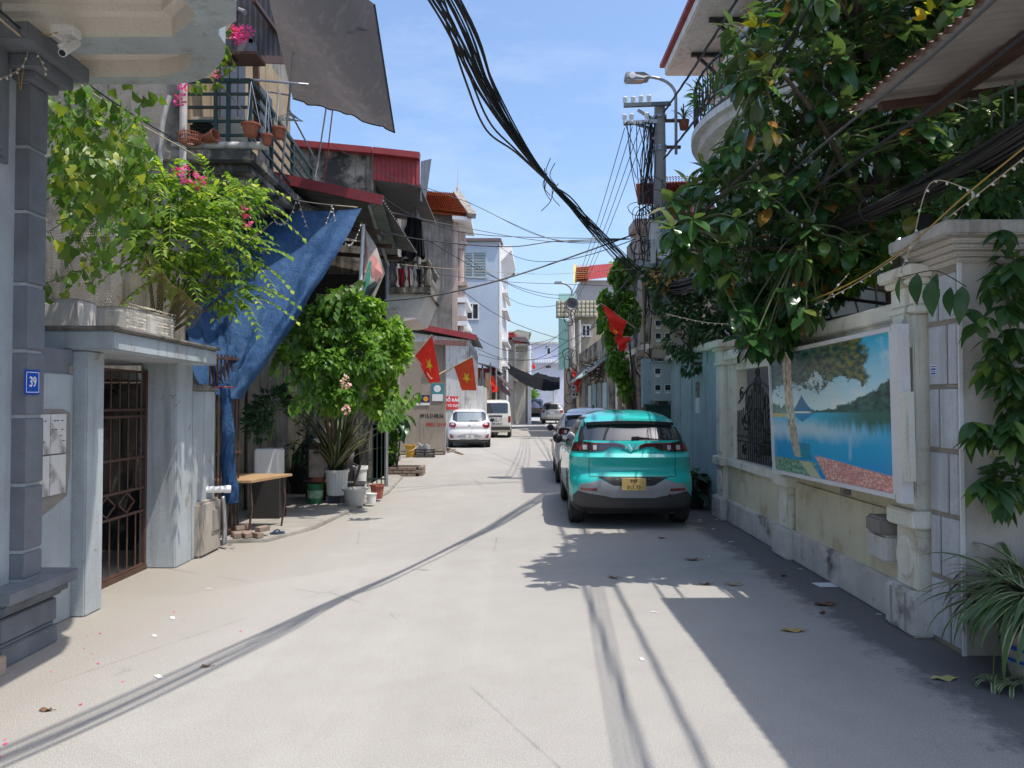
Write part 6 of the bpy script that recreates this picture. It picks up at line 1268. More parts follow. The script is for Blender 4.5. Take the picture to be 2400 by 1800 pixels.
def cloud(ells, n, size, droop=.6, up=.7, clump=0):
    """leaf positions in ellipsoids [(centre, radii)], denser towards the surface, gathered in clumps"""
    P_, A = [], []; wts = np.array([r_[0]*r_[1]*r_[2] for c, r_ in ells])**.75; wts /= wts.sum()
    for (c, r_), w_ in zip(ells, wts):
        m_ = int(n*w_)+1; d = rng.normal(size=(m_, 3)); d /= np.linalg.norm(d, axis=1)[:, None]
        if clump:
            cc = rng.normal(size=(clump, 3)); cc /= np.linalg.norm(cc, axis=1)[:, None]; k = rng.integers(0, clump, m_); d = cc[k]+rng.normal(size=(m_, 3))*.28; d /= np.linalg.norm(d, axis=1)[:, None]
            rad = (.62+.38*rng.random(clump))[k]*(rng.random(m_)**.22)
        else: rad = rng.random(m_)**.35
        P_.append(np.array(c)+d*rad[:, None]*np.array(r_)); A.append(d+np.array([0, 0, -droop])+rng.normal(size=(m_, 3))*.5)
    P_ = np.vstack(P_); A = np.vstack(A); N_ = rng.normal(size=P_.shape)*.55+np.array([0, -.15, up]); S = size*(.65+.6*rng.random(len(P_))); return P_, A, N_, S
def stems(parent, base_p, tips, mat, r=.012, name='stem', wob=.08):
    q = MB()
    for t_ in tips:
        a, b = V(base_p), V(t_); mid = a.lerp(b, .5)+V((random.uniform(-wob, wob), random.uniform(-wob, wob), random.uniform(0, wob))); q.tube(smooth_path([a, mid, b], 4), [r]*4+[r*.7]*4+[r*.35], 5)
    return q.build(name, mat, parent)
m_bark = M('grey_brown_bark', (.12, .095, .07), (.075, .06, .045), s=9, r=.9, bump=.4); m_stemg = M('green_stem', (.09, .11, .04), (.07, .08, .03), r=.7, bump=0)
lm_lime = leafmat('lime_vine_leaf', (.055, .12, .02), (.11, .19, .025), (.27, .3, .03), .45); lm_shrub = leafmat('glossy_shrub_leaf', (.075, .155, .025), (.16, .25, .035), (.32, .36, .05), .42, .35)
lm_bush = leafmat('bush_leaf', (.05, .12, .02), (.1, .2, .03), (.16, .27, .04), .38); lm_bush2 = leafmat('yellow_green_bush_leaf', (.1, .2, .03), (.17, .28, .04), (.22, .32, .05), .45)  # second bush leaf is a yellower green for the right half
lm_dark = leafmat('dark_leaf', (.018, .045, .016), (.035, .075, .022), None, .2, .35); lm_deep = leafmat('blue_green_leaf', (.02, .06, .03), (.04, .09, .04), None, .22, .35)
lm_pink = leafmat('pink_flower', (.55, .03, .2), (.65, .06, .28), None, .3, .6)
# ---- vine over the gate canopy (broad leaves, hanging strands)
cv = thing('climbing_vine', 'lime green heart-leaved vine hanging over the gate canopy planter', 'vine', (-4, 6.7, 2.6))
ST, PP, AA, NN_, SS = [], [], [], [], []
random.seed(11)
for k in range(44):
    x = random.uniform(112, 330); y0 = random.uniform(180, 400); ln = random.uniform(90, 330); Y = random.uniform(6.1, 7.6)
    pts = [W(x+random.uniform(-16, 16)*i+random.uniform(-.3, .5)*i*10, min(690, y0+ln*i/5), Y+random.uniform(-.1, .1)) for i in range(6)]; pts = smooth_path(pts, 5); ST.append(pts)
    for p in pts:
        if random.random() < .62:
            PP.append(p+V((random.uniform(-.05, .05), random.uniform(-.05, .05), 0))); AA.append((random.uniform(-.7, .7), random.uniform(-.7, .3), -.9)); NN_.append((random.uniform(-.6, .6), -.5, random.uniform(.2, 1))); SS.append(random.uniform(.055, .12))
q = MB()
for s_ in ST: q.tube(s_[::2], .0035, 4)
q.build('stem', m_stemg, cv)
scatter('leaf_mass', cv, lm_lime, PP, AA, NN_, SS, .85, 'h')
P_, A, N_, S = cloud([(W(150, 250, 7.2), (.35, .4, .45)), (W(250, 330, 7.2), (.45, .4, .5)), (W(180, 420, 7.2), (.32, .4, .35)), (W(290, 480, 7.5), (.35, .4, .3))], 1100, .075, .7, .8, 14); scatter('leaf_mass', cv, lm_lime, P_, A, N_, S, .6, 'h')
hl = MB().add([(a*.09, b*.09, c*.09) for a, b, c in TM['h'][0]], [list(f) for f in TM['h'][1]]).mesh('leaf'); hl.materials.append(leafmat('shade_painted_vine_leaf', (.05, .09, .02), (.09, .13, .025), None, .45))  # darker copy of the leaf, shade put into the front leaves' colour
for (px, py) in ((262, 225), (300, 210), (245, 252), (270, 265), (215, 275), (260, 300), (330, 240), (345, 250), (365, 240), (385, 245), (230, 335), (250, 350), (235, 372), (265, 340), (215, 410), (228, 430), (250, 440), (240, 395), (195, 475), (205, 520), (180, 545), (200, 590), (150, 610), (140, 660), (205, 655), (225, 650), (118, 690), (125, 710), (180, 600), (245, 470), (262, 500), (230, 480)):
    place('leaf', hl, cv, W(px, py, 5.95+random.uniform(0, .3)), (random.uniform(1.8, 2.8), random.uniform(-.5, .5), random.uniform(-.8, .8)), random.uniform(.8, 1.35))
# ---- shrub of pinnate fronds
cs_ = thing('flowering_shrub', 'dense glossy shrub with pinnate leaves and pink sprays above the canopy', 'shrub', (-3.5, 8, 2.4))
ell = [(W(400, 470, 8.0), (.5, .45, .42)), (W(500, 470, 8.4), (.45, .4, .38)), (W(570, 480, 8.7), (.32, .35, .34)), (W(460, 570, 8.2), (.45, .4, .4)), (W(370, 570, 7.8), (.4, .35, .4)), (W(560, 600, 8.8), (.36, .3, .36)), (W(530, 690, 8.7), (.34, .3, .26)), (W(330, 430, 7.8), (.3, .3, .3)), (W(420, 650, 8.2), (.3, .3, .3))]
BQ = MB(); PP, AA, NN_, SS = [], [], [], []; random.seed(31)
for k in range(120):      # arching leafy sprays, leaves in pairs along each
    c0, r_ = random.choice(ell); d = V((random.uniform(-1, 1.2), random.uniform(-1, .6), random.uniform(-.25, .8))).normalized(); L_ = random.uniform(.35, .75); st = V(c0)+V((d.x*r_[0], d.y*r_[1], d.z*r_[2]))*random.uniform(.2, .6)
    pts = [st+d*L_*i/9-V((0, 0, .5*L_*(i/9)**2)) for i in range(10)]; BQ.tube(pts, .004, 4)
    sd_ = d.cross(V((0, 0, 1))).normalized()
    for i in range(1, 10):
        for sg in (-1, 1): PP.append(pts[i]); AA.append(sd_*sg+(pts[i]-pts[i-1]).normalized()*.8+V((0, 0, -.25))); NN_.append((random.uniform(-.3, .3), random.uniform(-.4, .1), 1)); SS.append(random.uniform(.065, .11))
BQ.build('spray_stem', m_stemg, cs_); scatter('leaf_mass', cs_, lm_shrub, [tuple(p) for p in PP], [tuple(p) for p in AA], NN_, SS, .55, 's')
P_, A, N_, S = cloud(ell, 2600, .085, .55, .75, 26); scatter('leaf_mass', cs_, lm_shrub, P_, A, N_, S, .55, 's')
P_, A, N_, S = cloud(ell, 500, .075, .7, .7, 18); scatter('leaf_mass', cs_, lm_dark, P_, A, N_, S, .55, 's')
stems(cs_, (-3.75, 8.1, 2.4), [c for c, r_ in ell]+[W(420, 720, 8.1), W(640, 520, 8.9)], m_bark, .02)
pk = [(W(440, 410, 7.7), (.1, .06, .09)), (W(465, 425, 7.8), (.07, .06, .06)), (W(578, 520, 8.3), (.05, .05, .07)), (W(570, 490, 8.4), (.06, .05, .05)), (W(415, 402, 7.8), (.05, .04, .05))]
P_, A, N_, S = cloud(pk, 150, .035, .2, .5); scatter('flower_spray', cs_, lm_pink, P_, A, N_, S, .9, 's')
bf_ = thing('coral_vine', 'pink flowered coral vine trailing from the window box down the railing', 'vine', W(560, 90, 9.5))
pk = [(W(555, 78, 9.45), (.1, .05, .09)), (W(575, 75, 9.45), (.11, .05, .08)), (W(562, 92, 9.4), (.07, .05, .06)), (W(505, 178, 9.4), (.05, .04, .06)), (W(428, 205, 9.4), (.05, .04, .08)), (W(420, 235, 9.4), (.06, .04, .08)), (W(545, 70, 9.4), (.06, .05, .07))]
P_, A, N_, S = cloud(pk, 330, .035, .2, .5); scatter('flower_spray', bf_, lm_pink, P_, A, N_, S, .9, 's')
P_, A, N_, S = cloud([(W(528, 118, 9.4), (.06, .05, .07)), (W(535, 148, 9.4), (.07, .05, .09)), (W(515, 165, 9.4), (.05, .05, .1)), (W(507, 195, 9.4), (.06, .05, .08)), (W(470, 200, 9.4), (.09, .05, .07)), (W(535, 66, 9.4), (.08, .05, .05))], 60, .085, .6, .6); scatter('leaf_mass', bf_, lm_lime, P_, A, N_, S, .8, 'h')
MB().tube(smooth_path([W(556, 90, 9.5), W(538, 120, 9.5), W(548, 160, 9.5), W(510, 190, 9.5), W(540, 225, 9.5), W(570, 260, 9.5)]), .006, 4).build('stem', m_bark, bf_)
# ---- big bush on the forecourt
bu = thing('forecourt_bush', 'big rounded leafy bush spilling over the forecourt beside the tarpaulin', 'bush', (-3.05, 13.75, .04))
e1 = [(W(755, 765, 11.4), (.5, .4, .42)), (W(820, 725, 11.6), (.42, .4, .4)), (W(745, 850, 11.4), (.52, .4, .46)), (W(835, 830, 11.5), (.5, .4, .5)), (W(785, 925, 11.5), (.5, .38, .36)), (W(680, 800, 11.2), (.24, .25, .32)), (W(775, 705, 11.5), (.2, .25, .2))]
P_, A, N_, S = cloud(e1, 5200, .1, .9, .8, 16); scatter('leaf_mass', bu, lm_bush, P_, A, N_, S, .72, 'h')
e2 = [(W(900, 765, 12.0), (.32, .34, .36)), (W(915, 840, 12.1), (.34, .34, .42)), (W(890, 930, 12.0), (.34, .34, .38)), (W(942, 805, 12.2), (.2, .25, .26)), (W(870, 725, 12.0), (.25, .25, .2))]
P_, A, N_, S = cloud(e2, 3600, .085, .8, .8, 12); scatter('leaf_mass', bu, lm_bush2, P_, A, N_, S, .7, 'h')
ST = []; PP, AA, NN_, SS = [], [], [], []
for k in range(26):
    x, y = random.choice([(660, 820), (640, 840), (700, 760), (690, 900), (680, 870), (770, 690), (900, 960), (700, 930)]); x += random.uniform(-25, 25)
    a = W(x+random.uniform(20, 90), y-random.uniform(0, 60), 11.3); pts = smooth_path([a, W(x+20, y, 11.2), W(x, y+random.uniform(15, 60), 11.15)], 5); ST.append(pts)
    for p in pts: PP += [p]; AA.append((random.uniform(-.6, .6), -.3, -1)); NN_.append((random.uniform(-.5, .5), -.6, .6)); SS.append(random.uniform(.08, .12))
scatter('leaf_mass', bu, lm_bush, PP, AA, NN_, SS, .75, 'h')
q = MB()
for s_ in ST: q.tube(s_, .005, 4)
for a, b in (((-3.1, 13.75, .04), W(770, 850, 11.7)), ((-3.05, 13.8, .04), W(840, 850, 11.7)), ((-2.9, 13.85, .04), W(900, 850, 12.2)), ((-3.15, 13.7, .04), W(720, 800, 11.4))):
    m_ = V(a).lerp(V(b), .5)+V((random.uniform(-.1, .1), 0, 0)); q.tube(smooth_path([a, m_, b], 5), .025, 6)
q.build('stem', m_bark, bu)
P_, A, N_, S = cloud([(W(811, 900, 11.0), (.045, .05, .12)), (W(812, 958, 11.0), (.045, .05, .06))], 60, .05, .3, .4); scatter('flower_spray', bu, leafmat('pale_pink_flower', (.6, .3, .3), (.7, .42, .4), None, .3, .6), P_, A, N_, S, .9, 's')
# ---- strap leaved plants
def strap_me(L_, w_, bend, n=8, fold=.25, name='leaf'):
    q = MB(); vs = []
    for i in range(n+1):
        t_ = i/n; a = bend*t_; y = L_*(math.sin(a)/bend if bend > .01 else t_); z = L_*((math.cos(a)-1)/bend*-1*-1 if 0 else (math.cos(a)-1)/max(bend, .01)*1) 
        wd = w_*min(1, (1-t_)*3.2)*(.75+.25*min(1, t_*4)); vs += [(-wd, z*-1*-1, y), (0, z-fold*wd, y), (wd, z, y)]
    fs = []
    for i in range(n): k = i*3; fs += [(k, k+1, k+4, k+3), (k+1, k+2, k+5, k+4)]
    return q.add(vs, fs).mesh(name, smooth=True)
def stripe_mat(name, mid, edge, inner=(.35, .6)):
    m, t, b = base(name); at = NN(t, 'TexCoord').outputs['Object']; sx = NN(t, 'SeparateXYZ'); t.links.new(at, sx.inputs[0]); ax_ = mathn(t, 'ABSOLUTE', sx.outputs[0])
    c = mixc(t, rampf(t, ax_, *inner), mid, edge); c = mixc(t, mathn(t, 'MULTIPLY', rampf(t, noisen(t, at, 30, 3, .6, (1, 1, 6)), .5, .65), .3), c, tuple(x*.5 for x in mid)); t.links.new(c, b.inputs['Base Color']); b.inputs['Roughness'].default_value = .4; return m
# snake plant
def pot_fluted(parent, c, r, h, mat, flutes=20, name='pot'):
    q = MB(); n = flutes*2; vs = []; prof = [(.78, 0), (.8, .03), (.93, .88), (1.05, .9), (1.07, 1), (.95, 1), (.9, .9), (0, .9)]
    for f, z in prof:
        for j in range(n): a = 2*PI*j/n; rr = r*f*(1+(.03 if (j % 2 and .02 < z < .89) else 0)); vs.append((c[0]+math.cos(a)*rr, c[1]+math.sin(a)*rr, c[2]+z*h))
    q.add(vs, [(i*n+j, i*n+(j+1) % n, (i+1)*n+(j+1) % n, (i+1)*n+j) for i in range(len(prof)-1) for j in range(n)]+[list(range(n))[::-1]]); return q.build(name, mat, parent, bevel=0)
def soil(parent, c, r): MB().lathe([(r, 0), (0, .01)], c, 14).build('soil', M('potting_soil', (.05, .035, .025), r=.95), parent)
sp_c = V((-2.98, 13.1, .045)); sn = thing('snake_plant', 'tall snake plant with pale-edged leaves in a fluted white pot', 'potted plant', sp_c)
MB().box(sp_c.x-.15, sp_c.x+.15, sp_c.y-.15, sp_c.y+.15, .045, .17).build('pot_stand', M('dark_crate', (.03, .035, .045), r=.7), sn)
pot_fluted(sn, (sp_c.x, sp_c.y, .17), .2, .43, m_white); soil(sn, (sp_c.x, sp_c.y, .565), .18)
m_snake = stripe_mat('snake_leaf', (.025, .05, .025), (.26, .24, .09), (.017, .026)); sm = [strap_me(1, .024+.004*k, .1+.25*k) for k in range(4)]
for m_ in sm: m_.materials.append(m_snake)
for k in range(80):
    a = random.uniform(0, 2*PI); t_ = random.uniform(.05, .6) if k > 12 else .1; place('leaf', random.choice(sm), sn, (sp_c.x+math.cos(a)*.1*random.random(), sp_c.y+math.sin(a)*.1*random.random(), .56), Euler((t_, 0, a+PI), 'XYZ'), (1.15, 1.15, random.uniform(.85, 1.5)))
# spider plant in a banded pot
spc = V((3.34, 4.86, 0)); sd = thing('spider_plant', 'arching striped spider plant in a cream pot with blue bands by the gate column', 'potted plant', spc)
MB().lathe([(0, 0), (.17, 0), (.19, .04), (.235, .3), (.25, .3), (.25, .34), (.22, .34), (.2, .3), (0, .29)], spc, 28).build('pot', M('cream_glazed_pot', (.4, .36, .3), (.33, .29, .24), r=.5), sd, smooth=True, angle=40)
for z0, z1 in ((.21, .235), (.13, .15)): MB().lathe([(.17+.22*z0+.022, z0), (.17+.22*z1+.022, z1)], spc, 28).build('glaze_band', m_blue_plate, sd)
m_spid = stripe_mat('spider_leaf', (.07, .13, .04), (.46, .48, .28), (.009, .013)); sm2 = [strap_me(.62, .017, b_, 12) for b_ in (1.9, 2.3, 2.6, 2.9)]
for m_ in sm2: m_.materials.append(m_spid)
for k in range(250):
    a = random.uniform(0, 2*PI); place('leaf', random.choice(sm2), sd, spc+V((math.cos(a)*.12*random.random(), math.sin(a)*.12*random.random(), .33)), Euler((random.uniform(.0, .55), random.uniform(-.15, .15), a), 'XYZ'), (1.2, 1, 1)*1 if 0 else random.uniform(.9, 1.55))
for (dx, dy) in ((-.4, -.12), (-.33, -.2), (-.2, -.12)):
    for k in range(12): a = random.uniform(0, 2*PI); place('leaf', sm2[3], sd, spc+V((dx, dy, .03)), Euler((random.uniform(.3, .9), 0, a), 'XYZ'), (.7, .28, .28))
MB().tube(smooth_path([spc+V((-.15, 0, .35)), spc+V((-.35, -.1, .3)), spc+V((-.4, -.12, .04))]), .004, 4).build('runner', m_stemg, sd)
# ---- vine on the gate column, five-fingered leaves
vc = thing('column_vine', 'dark leafy vine with woody stems climbing the plain face of the gate column', 'vine', (3.75, 5.25, 0))
q = MB()
for k in range(7): x = 3.72+.05*k; q.tube(smooth_path([(x, 5.26, 0), (x+.03, 5.28, 1.0), (x-.04, 5.25, 2.0), (x+.02+.03*k, 5.2, 3.1), (x+.1*k-.1, 5.3, 3.6)], 5), .016 if k < 5 else .008, 5)
q.build('stem', m_bark, vc); MB().tube([(3.72+.28*math.cos(a)*.6+.12, 5.26+.06*math.sin(a), 1.62) for a in [2*PI*i/12 for i in range(13)]], .012, 5).build('tie', m_redsheet, vc)
def big_leaf(L_, w_, fold=.2, droop=.35, n=6, name='leaf'):
    vs, fs = [], []; prof = [.0, .62, .95, 1, .8, .42, 0]
    for i in range(n+1):
        t_ = i/n; wd = w_*prof[i]; z = -droop*L_*t_*t_; vs += [(-wd, t_*L_, z+fold*wd), (0, t_*L_, z), (wd, t_*L_, z+fold*wd)]
    for i in range(n): k = i*3; fs += [(k, k+1, k+4, k+3), (k+1, k+2, k+5, k+4)]
    return MB().add(vs, fs).mesh(name, smooth=True)
lm_col = leafmat('column_vine_leaf', (.025, .065, .022), (.045, .1, .03), (.1, .17, .03), .25, .35)
vm = [big_leaf(.17, .038, .2, d) for d in (.15, .35, .5)]
for m_ in vm: m_.materials.append(lm_col)
random.seed(5); nleaf = 0
for (px, py, n_) in ((2330, 660, 3), (2290, 740, 3), (2370, 700, 4), (2385, 780, 4), (2320, 860, 4), (2370, 880, 4), (2300, 1010, 5), (2350, 1000, 5), (2390, 1030, 4), (2310, 1120, 4), (2350, 1150, 4), (2390, 1150, 3), (2340, 800, 3), (2390, 940, 3), (2380, 620, 3), (2365, 560, 3), (2395, 480, 3), (2340, 1080, 3), (2280, 700, 1)):
    for j in range(n_):
        c = W(px+random.uniform(-25, 25), py+random.uniform(-25, 25), 5.0+random.uniform(-.1, .15)); a0 = random.uniform(0, 6)
        for f_ in range(5):
            if nleaf < 290: place('leaf', random.choice(vm), vc, c, Euler((random.uniform(-.75, -.25), random.uniform(-.3, .3), a0+f_*.62+.5), 'XYZ'), random.uniform(.75, 1.15)); nleaf += 1
P_, A, N_, S = cloud([(W(2380, 650, 5.2), (.12, .1, .25)), (W(2380, 900, 5.15), (.12, .1, .3)), (W(2370, 1130, 5.15), (.15, .1, .2)), (W(2340, 450, 5.3), (.3, .2, .2)), (W(2360, 300, 5.6), (.3, .2, .25))], 800, .13, .9, .6); scatter('leaf_mass', vc, lm_col, P_, A, N_, S, .5, 's')
# sprig crossing in front of the stone panels
MB().tube(smooth_path([W(2265, 672, 5.1), W(2210, 640, 5.0), W(2175, 635, 5.0), W(2105, 652, 4.95)]), .004, 4).build('runner', m_bark, vc)
for (px, py, rz, s_) in ((2196, 640, 1.8, 1.3), (2185, 655, 2.4, 1.4), (2150, 640, 2.2, 1.2), (2112, 648, 1.5, 1.0), (2255, 670, 2.5, 1.2), (2245, 680, 3.0, 1.3), (2228, 672, 2.0, 1.1)):
    p = W(px, py, 5.0); o = place('leaf', vm[1], vc, p, Euler((-1.2, 0, rz), 'XYZ'), s_)
# ---- rubber tree over the garden wall
rt = thing('rubber_tree', 'large rubber tree with big glossy leaves hanging over the garden wall', 'tree', (4.25, 8.2, 0))
lm_rub = leafmat('rubber_leaf', (.018, .055, .018), (.038, .1, .026), (.09, .17, .035), .3, .22, under=(.07, .105, .05), dead=(.2, .09, .02))
rub = [big_leaf(.25, .05+.008*(k % 5), .05+.09*((k*3) % 5), -.1+.16*k, 6) for k in range(7)]
for m_ in rub: m_.materials.append(lm_rub)
edge = [(-200, 1760, 2350), (0, 1750, 2330), (100, 1700, 2280), (200, 1690, 2240), (300, 1690, 2230), (400, 1600, 2230), (470, 1560, 2230), (560, 1555, 2160), (640, 1610, 2020), (700, 1690, 1960), (780, 1730, 1860), (830, 1740, 1830)]
def xr_(y):
    for (a, l0, r0), (b, l1, r1) in zip(edge, edge[1:]):
        if y <= b: f = (y-a)/(b-a); return lerp(l0, l1, f), lerp(r0, r1, f)
    return edge[-1][1:]
random.seed(21); ros = []
while len(ros) < 430:
    y = random.uniform(-200, 815); a, b = xr_(y); x = random.uniform(a+18, b); f = (x-a)/(b-a)
    Y = random.uniform(6.7, 8.2)+.9*f*random.random() if y < 560 else random.uniform(7.0, 8.6)
    ros.append((W(x, y, Y), 1))
while len(ros) < 800:
    y = random.uniform(-200, 780); a, b = xr_(y); x = random.uniform(a+60, b+(190 if 150 < y < 470 else 0)); p = W(x, y, random.uniform(8.4, 11) if x < 2150 else random.uniform(6.5, 9))
    if p.y+.17*p.z > 10.2 and p.x-.34*(p.z-1.6) < 2.8: continue
    ros.append((p, 0))
for (x, y, Y) in ((1570, 500, 7.4), (1590, 455, 7.4), (1560, 545, 7.5), (1600, 560, 7.5), (1640, 600, 7.6), (1570, 600, 7.6), (1720, 130, 7.2), (1705, 60, 7.3), (1695, 175, 7.2), (1660, 420, 7.4), (1730, 790, 8.0), (1790, 800, 8.0), (1850, 770, 7.8)): ros.append((W(x, y, Y), 1))
trunk = smooth_path([V((4.3, 8.3, 0)), V((4.25, 8.25, 1.6)), V((4.05, 8.1, 2.9)), V((3.9, 8.0, 3.9)), V((3.75, 8.0, 5.2)), V((3.6, 8.1, 6.6))], 6)
q = MB(); q.tube(trunk, [.13-.09*i/(len(trunk)-1) for i in range(len(trunk))], 10); q.build('trunk', m_bark, rt, smooth=True)
limbs = []; lq = MB()
for k in range(20):
    a = trunk[random.randint(12, len(trunk)-3)]; tgt = random.choice(ros[:320])[0]; m_ = a.lerp(tgt, .55)+V((0, 0, .25)); pth = smooth_path([a, m_, tgt], 7); limbs += pth; lq.tube(pth, [.045-.033*i/(len(pth)-1) for i in range(len(pth))], 6)
lq.build('limb', m_bark, rt, smooth=True)
tw_ = MB(); big, PP, AA, NN_, SS = [], [], [], [], []
for c, front in ros:
    near = min(limbs, key=lambda p: (p-c).length_squared); out_ = (c-near); out_ = out_.normalized() if out_.length > .05 else V((-1, -.4, .2))
    tw_.tube(smooth_path([near, near.lerp(c, .6)+V((0, 0, .06)), c], 3), [.012]*3+[.009]*3+[.006], 4)
    n_ = random.randint(7, 10); a0 = random.uniform(0, 6); ax_ = (out_+V((random.uniform(-.4, .4), random.uniform(-.5, .2), random.uniform(-.1, .5)))).normalized(); ux = ax_.orthogonal().normalized(); uy = ax_.cross(ux)
    for j in range(n_):
        a = a0+j*2.4; sp_ = random.uniform(.5, 1.3); d = (ax_*(1.1-sp_*.5)+(ux*math.cos(a)+uy*math.sin(a))*sp_); d.z -= .35; d.normalize(); nrm = V((random.uniform(-.35, .35), random.uniform(-.5, .2), 1)); s_ = random.uniform(.5, 1.08); b0 = c-ax_*.02*j
        big.append((b0, d, nrm, s_, front))
tw_.build('twig', m_stemg, rt)
big.sort(key=lambda r_: -r_[3]*r_[4]*(.3+random.random())/(r_[0].y)); cnt = 0
for b0, d, nrm, s_, fr_ in big:
    if cnt < 298 and fr_:
        x = d.cross(nrm).normalized(); z = x.cross(d).normalized(); mt = Matrix((x, d, z)).transposed(); place('leaf', random.choice(rub), rt, b0, mt.to_euler(), s_); cnt += 1
    else: PP.append(b0); AA.append(d); NN_.append(nrm); SS.append(.24*s_)
def big_scatter(name, parent, mat, data, L_, w_):
    """remaining large leaves with their curved blades, joined"""
    global TM
    vs, fs = [], []; prof = [0, .7, 1, .75, 0]; n = 4
    for i in range(n+1): t_ = i/n; vs += [(-w_*prof[i], t_, -.3*t_*t_+.15*w_*prof[i]), (0, t_, -.3*t_*t_), (w_*prof[i], t_, -.3*t_*t_+.15*w_*prof[i])]
    for i in range(n):
        k = i*3
        for f in ((k, k+1, k+4), (k, k+4, k+3), (k+1, k+2, k+5), (k+1, k+5, k+4)): fs.append(f)
    TM['b'] = (np.array(vs, float), np.array(fs)); return scatter(name, parent, mat, *data, 1, 'b')
k = 0
while k < 2600:      # inner leaves that fill the crown between the rosettes
    y = random.uniform(-200, 760); a, b = xr_(y); p = W(random.uniform(a+70, b), y, random.uniform(8.0, 9.9))
    if p.y+.17*p.z > 10.2 and p.x-.34*(p.z-1.6) < 2.8: continue
    PP.append(p); AA.append(V((random.uniform(-1, 1), random.uniform(-1, 1), random.uniform(-1, .3)))); NN_.append(V((random.uniform(-.5, .5), random.uniform(-.6, .2), 1))); SS.append(random.uniform(.1, .22)); k += 1
big_scatter('leaf_mass', rt, lm_rub, ([tuple(p) for p in PP], [tuple(p) for p in AA], [tuple(p) for p in NN_], SS), .25, .26)
ylf = [big_leaf(.15, .035, .2, .2) for _ in range(1)]; ylf[0].materials.append(leafmat('young_rubber_leaf', (.4, .22, .02), (.36, .34, .03), None, .5, .3))
for (px, py) in ((1768, 145), (1772, 150), (1777, 143), (1773, 60), (1780, 68), (1770, 66), (2180, 30), (2195, 20), (2170, 45)):
    for j in range(2): place('leaf', ylf[0], rt, W(px, py, 6.95), Euler((random.uniform(-.2, 1.2), random.uniform(-.5, .5), random.uniform(0, 6)), 'XYZ'), random.uniform(.7, 1.1))
# ---- smaller trees and creepers on the right
st2 = thing('garden_tree', 'dark small-leaved tree drooping over the teal gate and meter boxes', 'tree', (4.0, 13.5, 0))
e_ = [(W(1560, 690, 14.2), (.35, .5, .4)), (W(1620, 660, 13.8), (.6, .5, .5)), (W(1690, 700, 13.2), (.6, .6, .6)), (W(1640, 760, 13.4), (.55, .5, .6)), (W(1600, 800, 13.6), (.35, .4, .4)), (W(1700, 780, 12.9), (.5, .5, .5)), (W(1620, 850, 13.2), (.2, .3, .3)), (W(1585, 730, 13.8), (.3, .4, .3)), (W(1540, 640, 14.4), (.4, .4, .25))]
P_, A, N_, S = cloud(e_, 3300, .13, 1.0, .6, 12); scatter('leaf_mass', st2, lm_dark, P_, A, N_, S, .42, 's')
P_, A, N_, S = cloud([(W(1590, 640, 13.9), (.5, .4, .15)), (W(1560, 660, 14), (.3, .4, .15))], 120, .13, .6, .8); scatter('leaf_mass', st2, leafmat('rusty_leaf', (.12, .07, .02), (.25, .15, .03), None, .3), P_, A, N_, S, .42, 's')
stems(st2, (4.0, 13.5, 2.2), [c for c, r_ in e_], m_bark, .035); MB().tube([(4.0, 13.5, 0), (4.05, 13.5, 1.2), (4.0, 13.5, 2.3)], [.1, .085, .07], 8).build('trunk', m_bark, st2)
gp = thing('garden_plants', 'sunlit lime green shrub rising behind the garden wall coping', 'shrub', (3.7, 7.8, 1.5))
P_, A, N_, S = cloud([(W(1990, 650, 7.9), (.3, .3, .2)), (W(1930, 680, 8.3), (.3, .3, .18)), (W(2050, 620, 7.6), (.15, .2, .15)), (W(1880, 700, 8.6), (.25, .3, .15))], 800, .1, .3, .9, 10); scatter('leaf_mass', gp, lm_lime, P_, A, N_, S, .42, 's'); stems(gp, (3.75, 7.9, 1.2), [W(1990, 650, 7.9), W(1930, 680, 8.3), W(2050, 620, 7.6)], m_bark, .015)
wp_ = thing('window_plants', 'dark leafy plants growing behind the scrolled iron grille', 'plants', (3.6, 10, 0))
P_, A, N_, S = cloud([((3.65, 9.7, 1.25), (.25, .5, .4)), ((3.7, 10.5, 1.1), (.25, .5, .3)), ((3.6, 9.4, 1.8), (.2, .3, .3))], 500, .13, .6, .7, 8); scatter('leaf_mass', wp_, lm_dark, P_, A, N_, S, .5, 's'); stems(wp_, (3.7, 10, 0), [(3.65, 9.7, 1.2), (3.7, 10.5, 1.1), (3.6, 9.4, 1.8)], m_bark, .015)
cr_ = thing('wall_creeper', 'thick green creeper hanging from a roof beside the utility pole', 'creeper', (3.3, 20, 0))
e_ = [(W(1440, 690, 20.5), (.35, .5, .5)), (W(1460, 640, 20.5), (.4, .5, .45)), (W(1430, 760, 20.3), (.35, .5, .6)), (W(1470, 740, 20.2), (.35, .5, .7)), (W(1450, 850, 20), (.3, .4, .6)), (W(1465, 910, 20), (.18, .3, .45)), (W(1420, 720, 20.5), (.2, .3, .5))]
P_, A, N_, S = cloud(e_, 3600, .14, 1.0, .7, 12); scatter('leaf_mass', cr_, lm_bush, P_, A, N_, S, .85, 'h'); stems(cr_, (3.45, 20.2, 0), [c for c, r_ in e_], m_bark, .03)
pt = thing('potted_plant', 'dark broad-leaved potted plant between the turquoise car and the garden wall', 'potted plant', (2.98, 12.7, 0))
MB().lathe([(0, 0), (.16, 0), (.22, .3), (.24, .3), (.24, .33), (.2, .33), (0, .3)], (2.98, 12.7, 0), 20).build('pot', m_black, pt, smooth=True, angle=40); lf2 = big_leaf(.42, .085, .15, .5); lf2.materials.append(lm_deep)
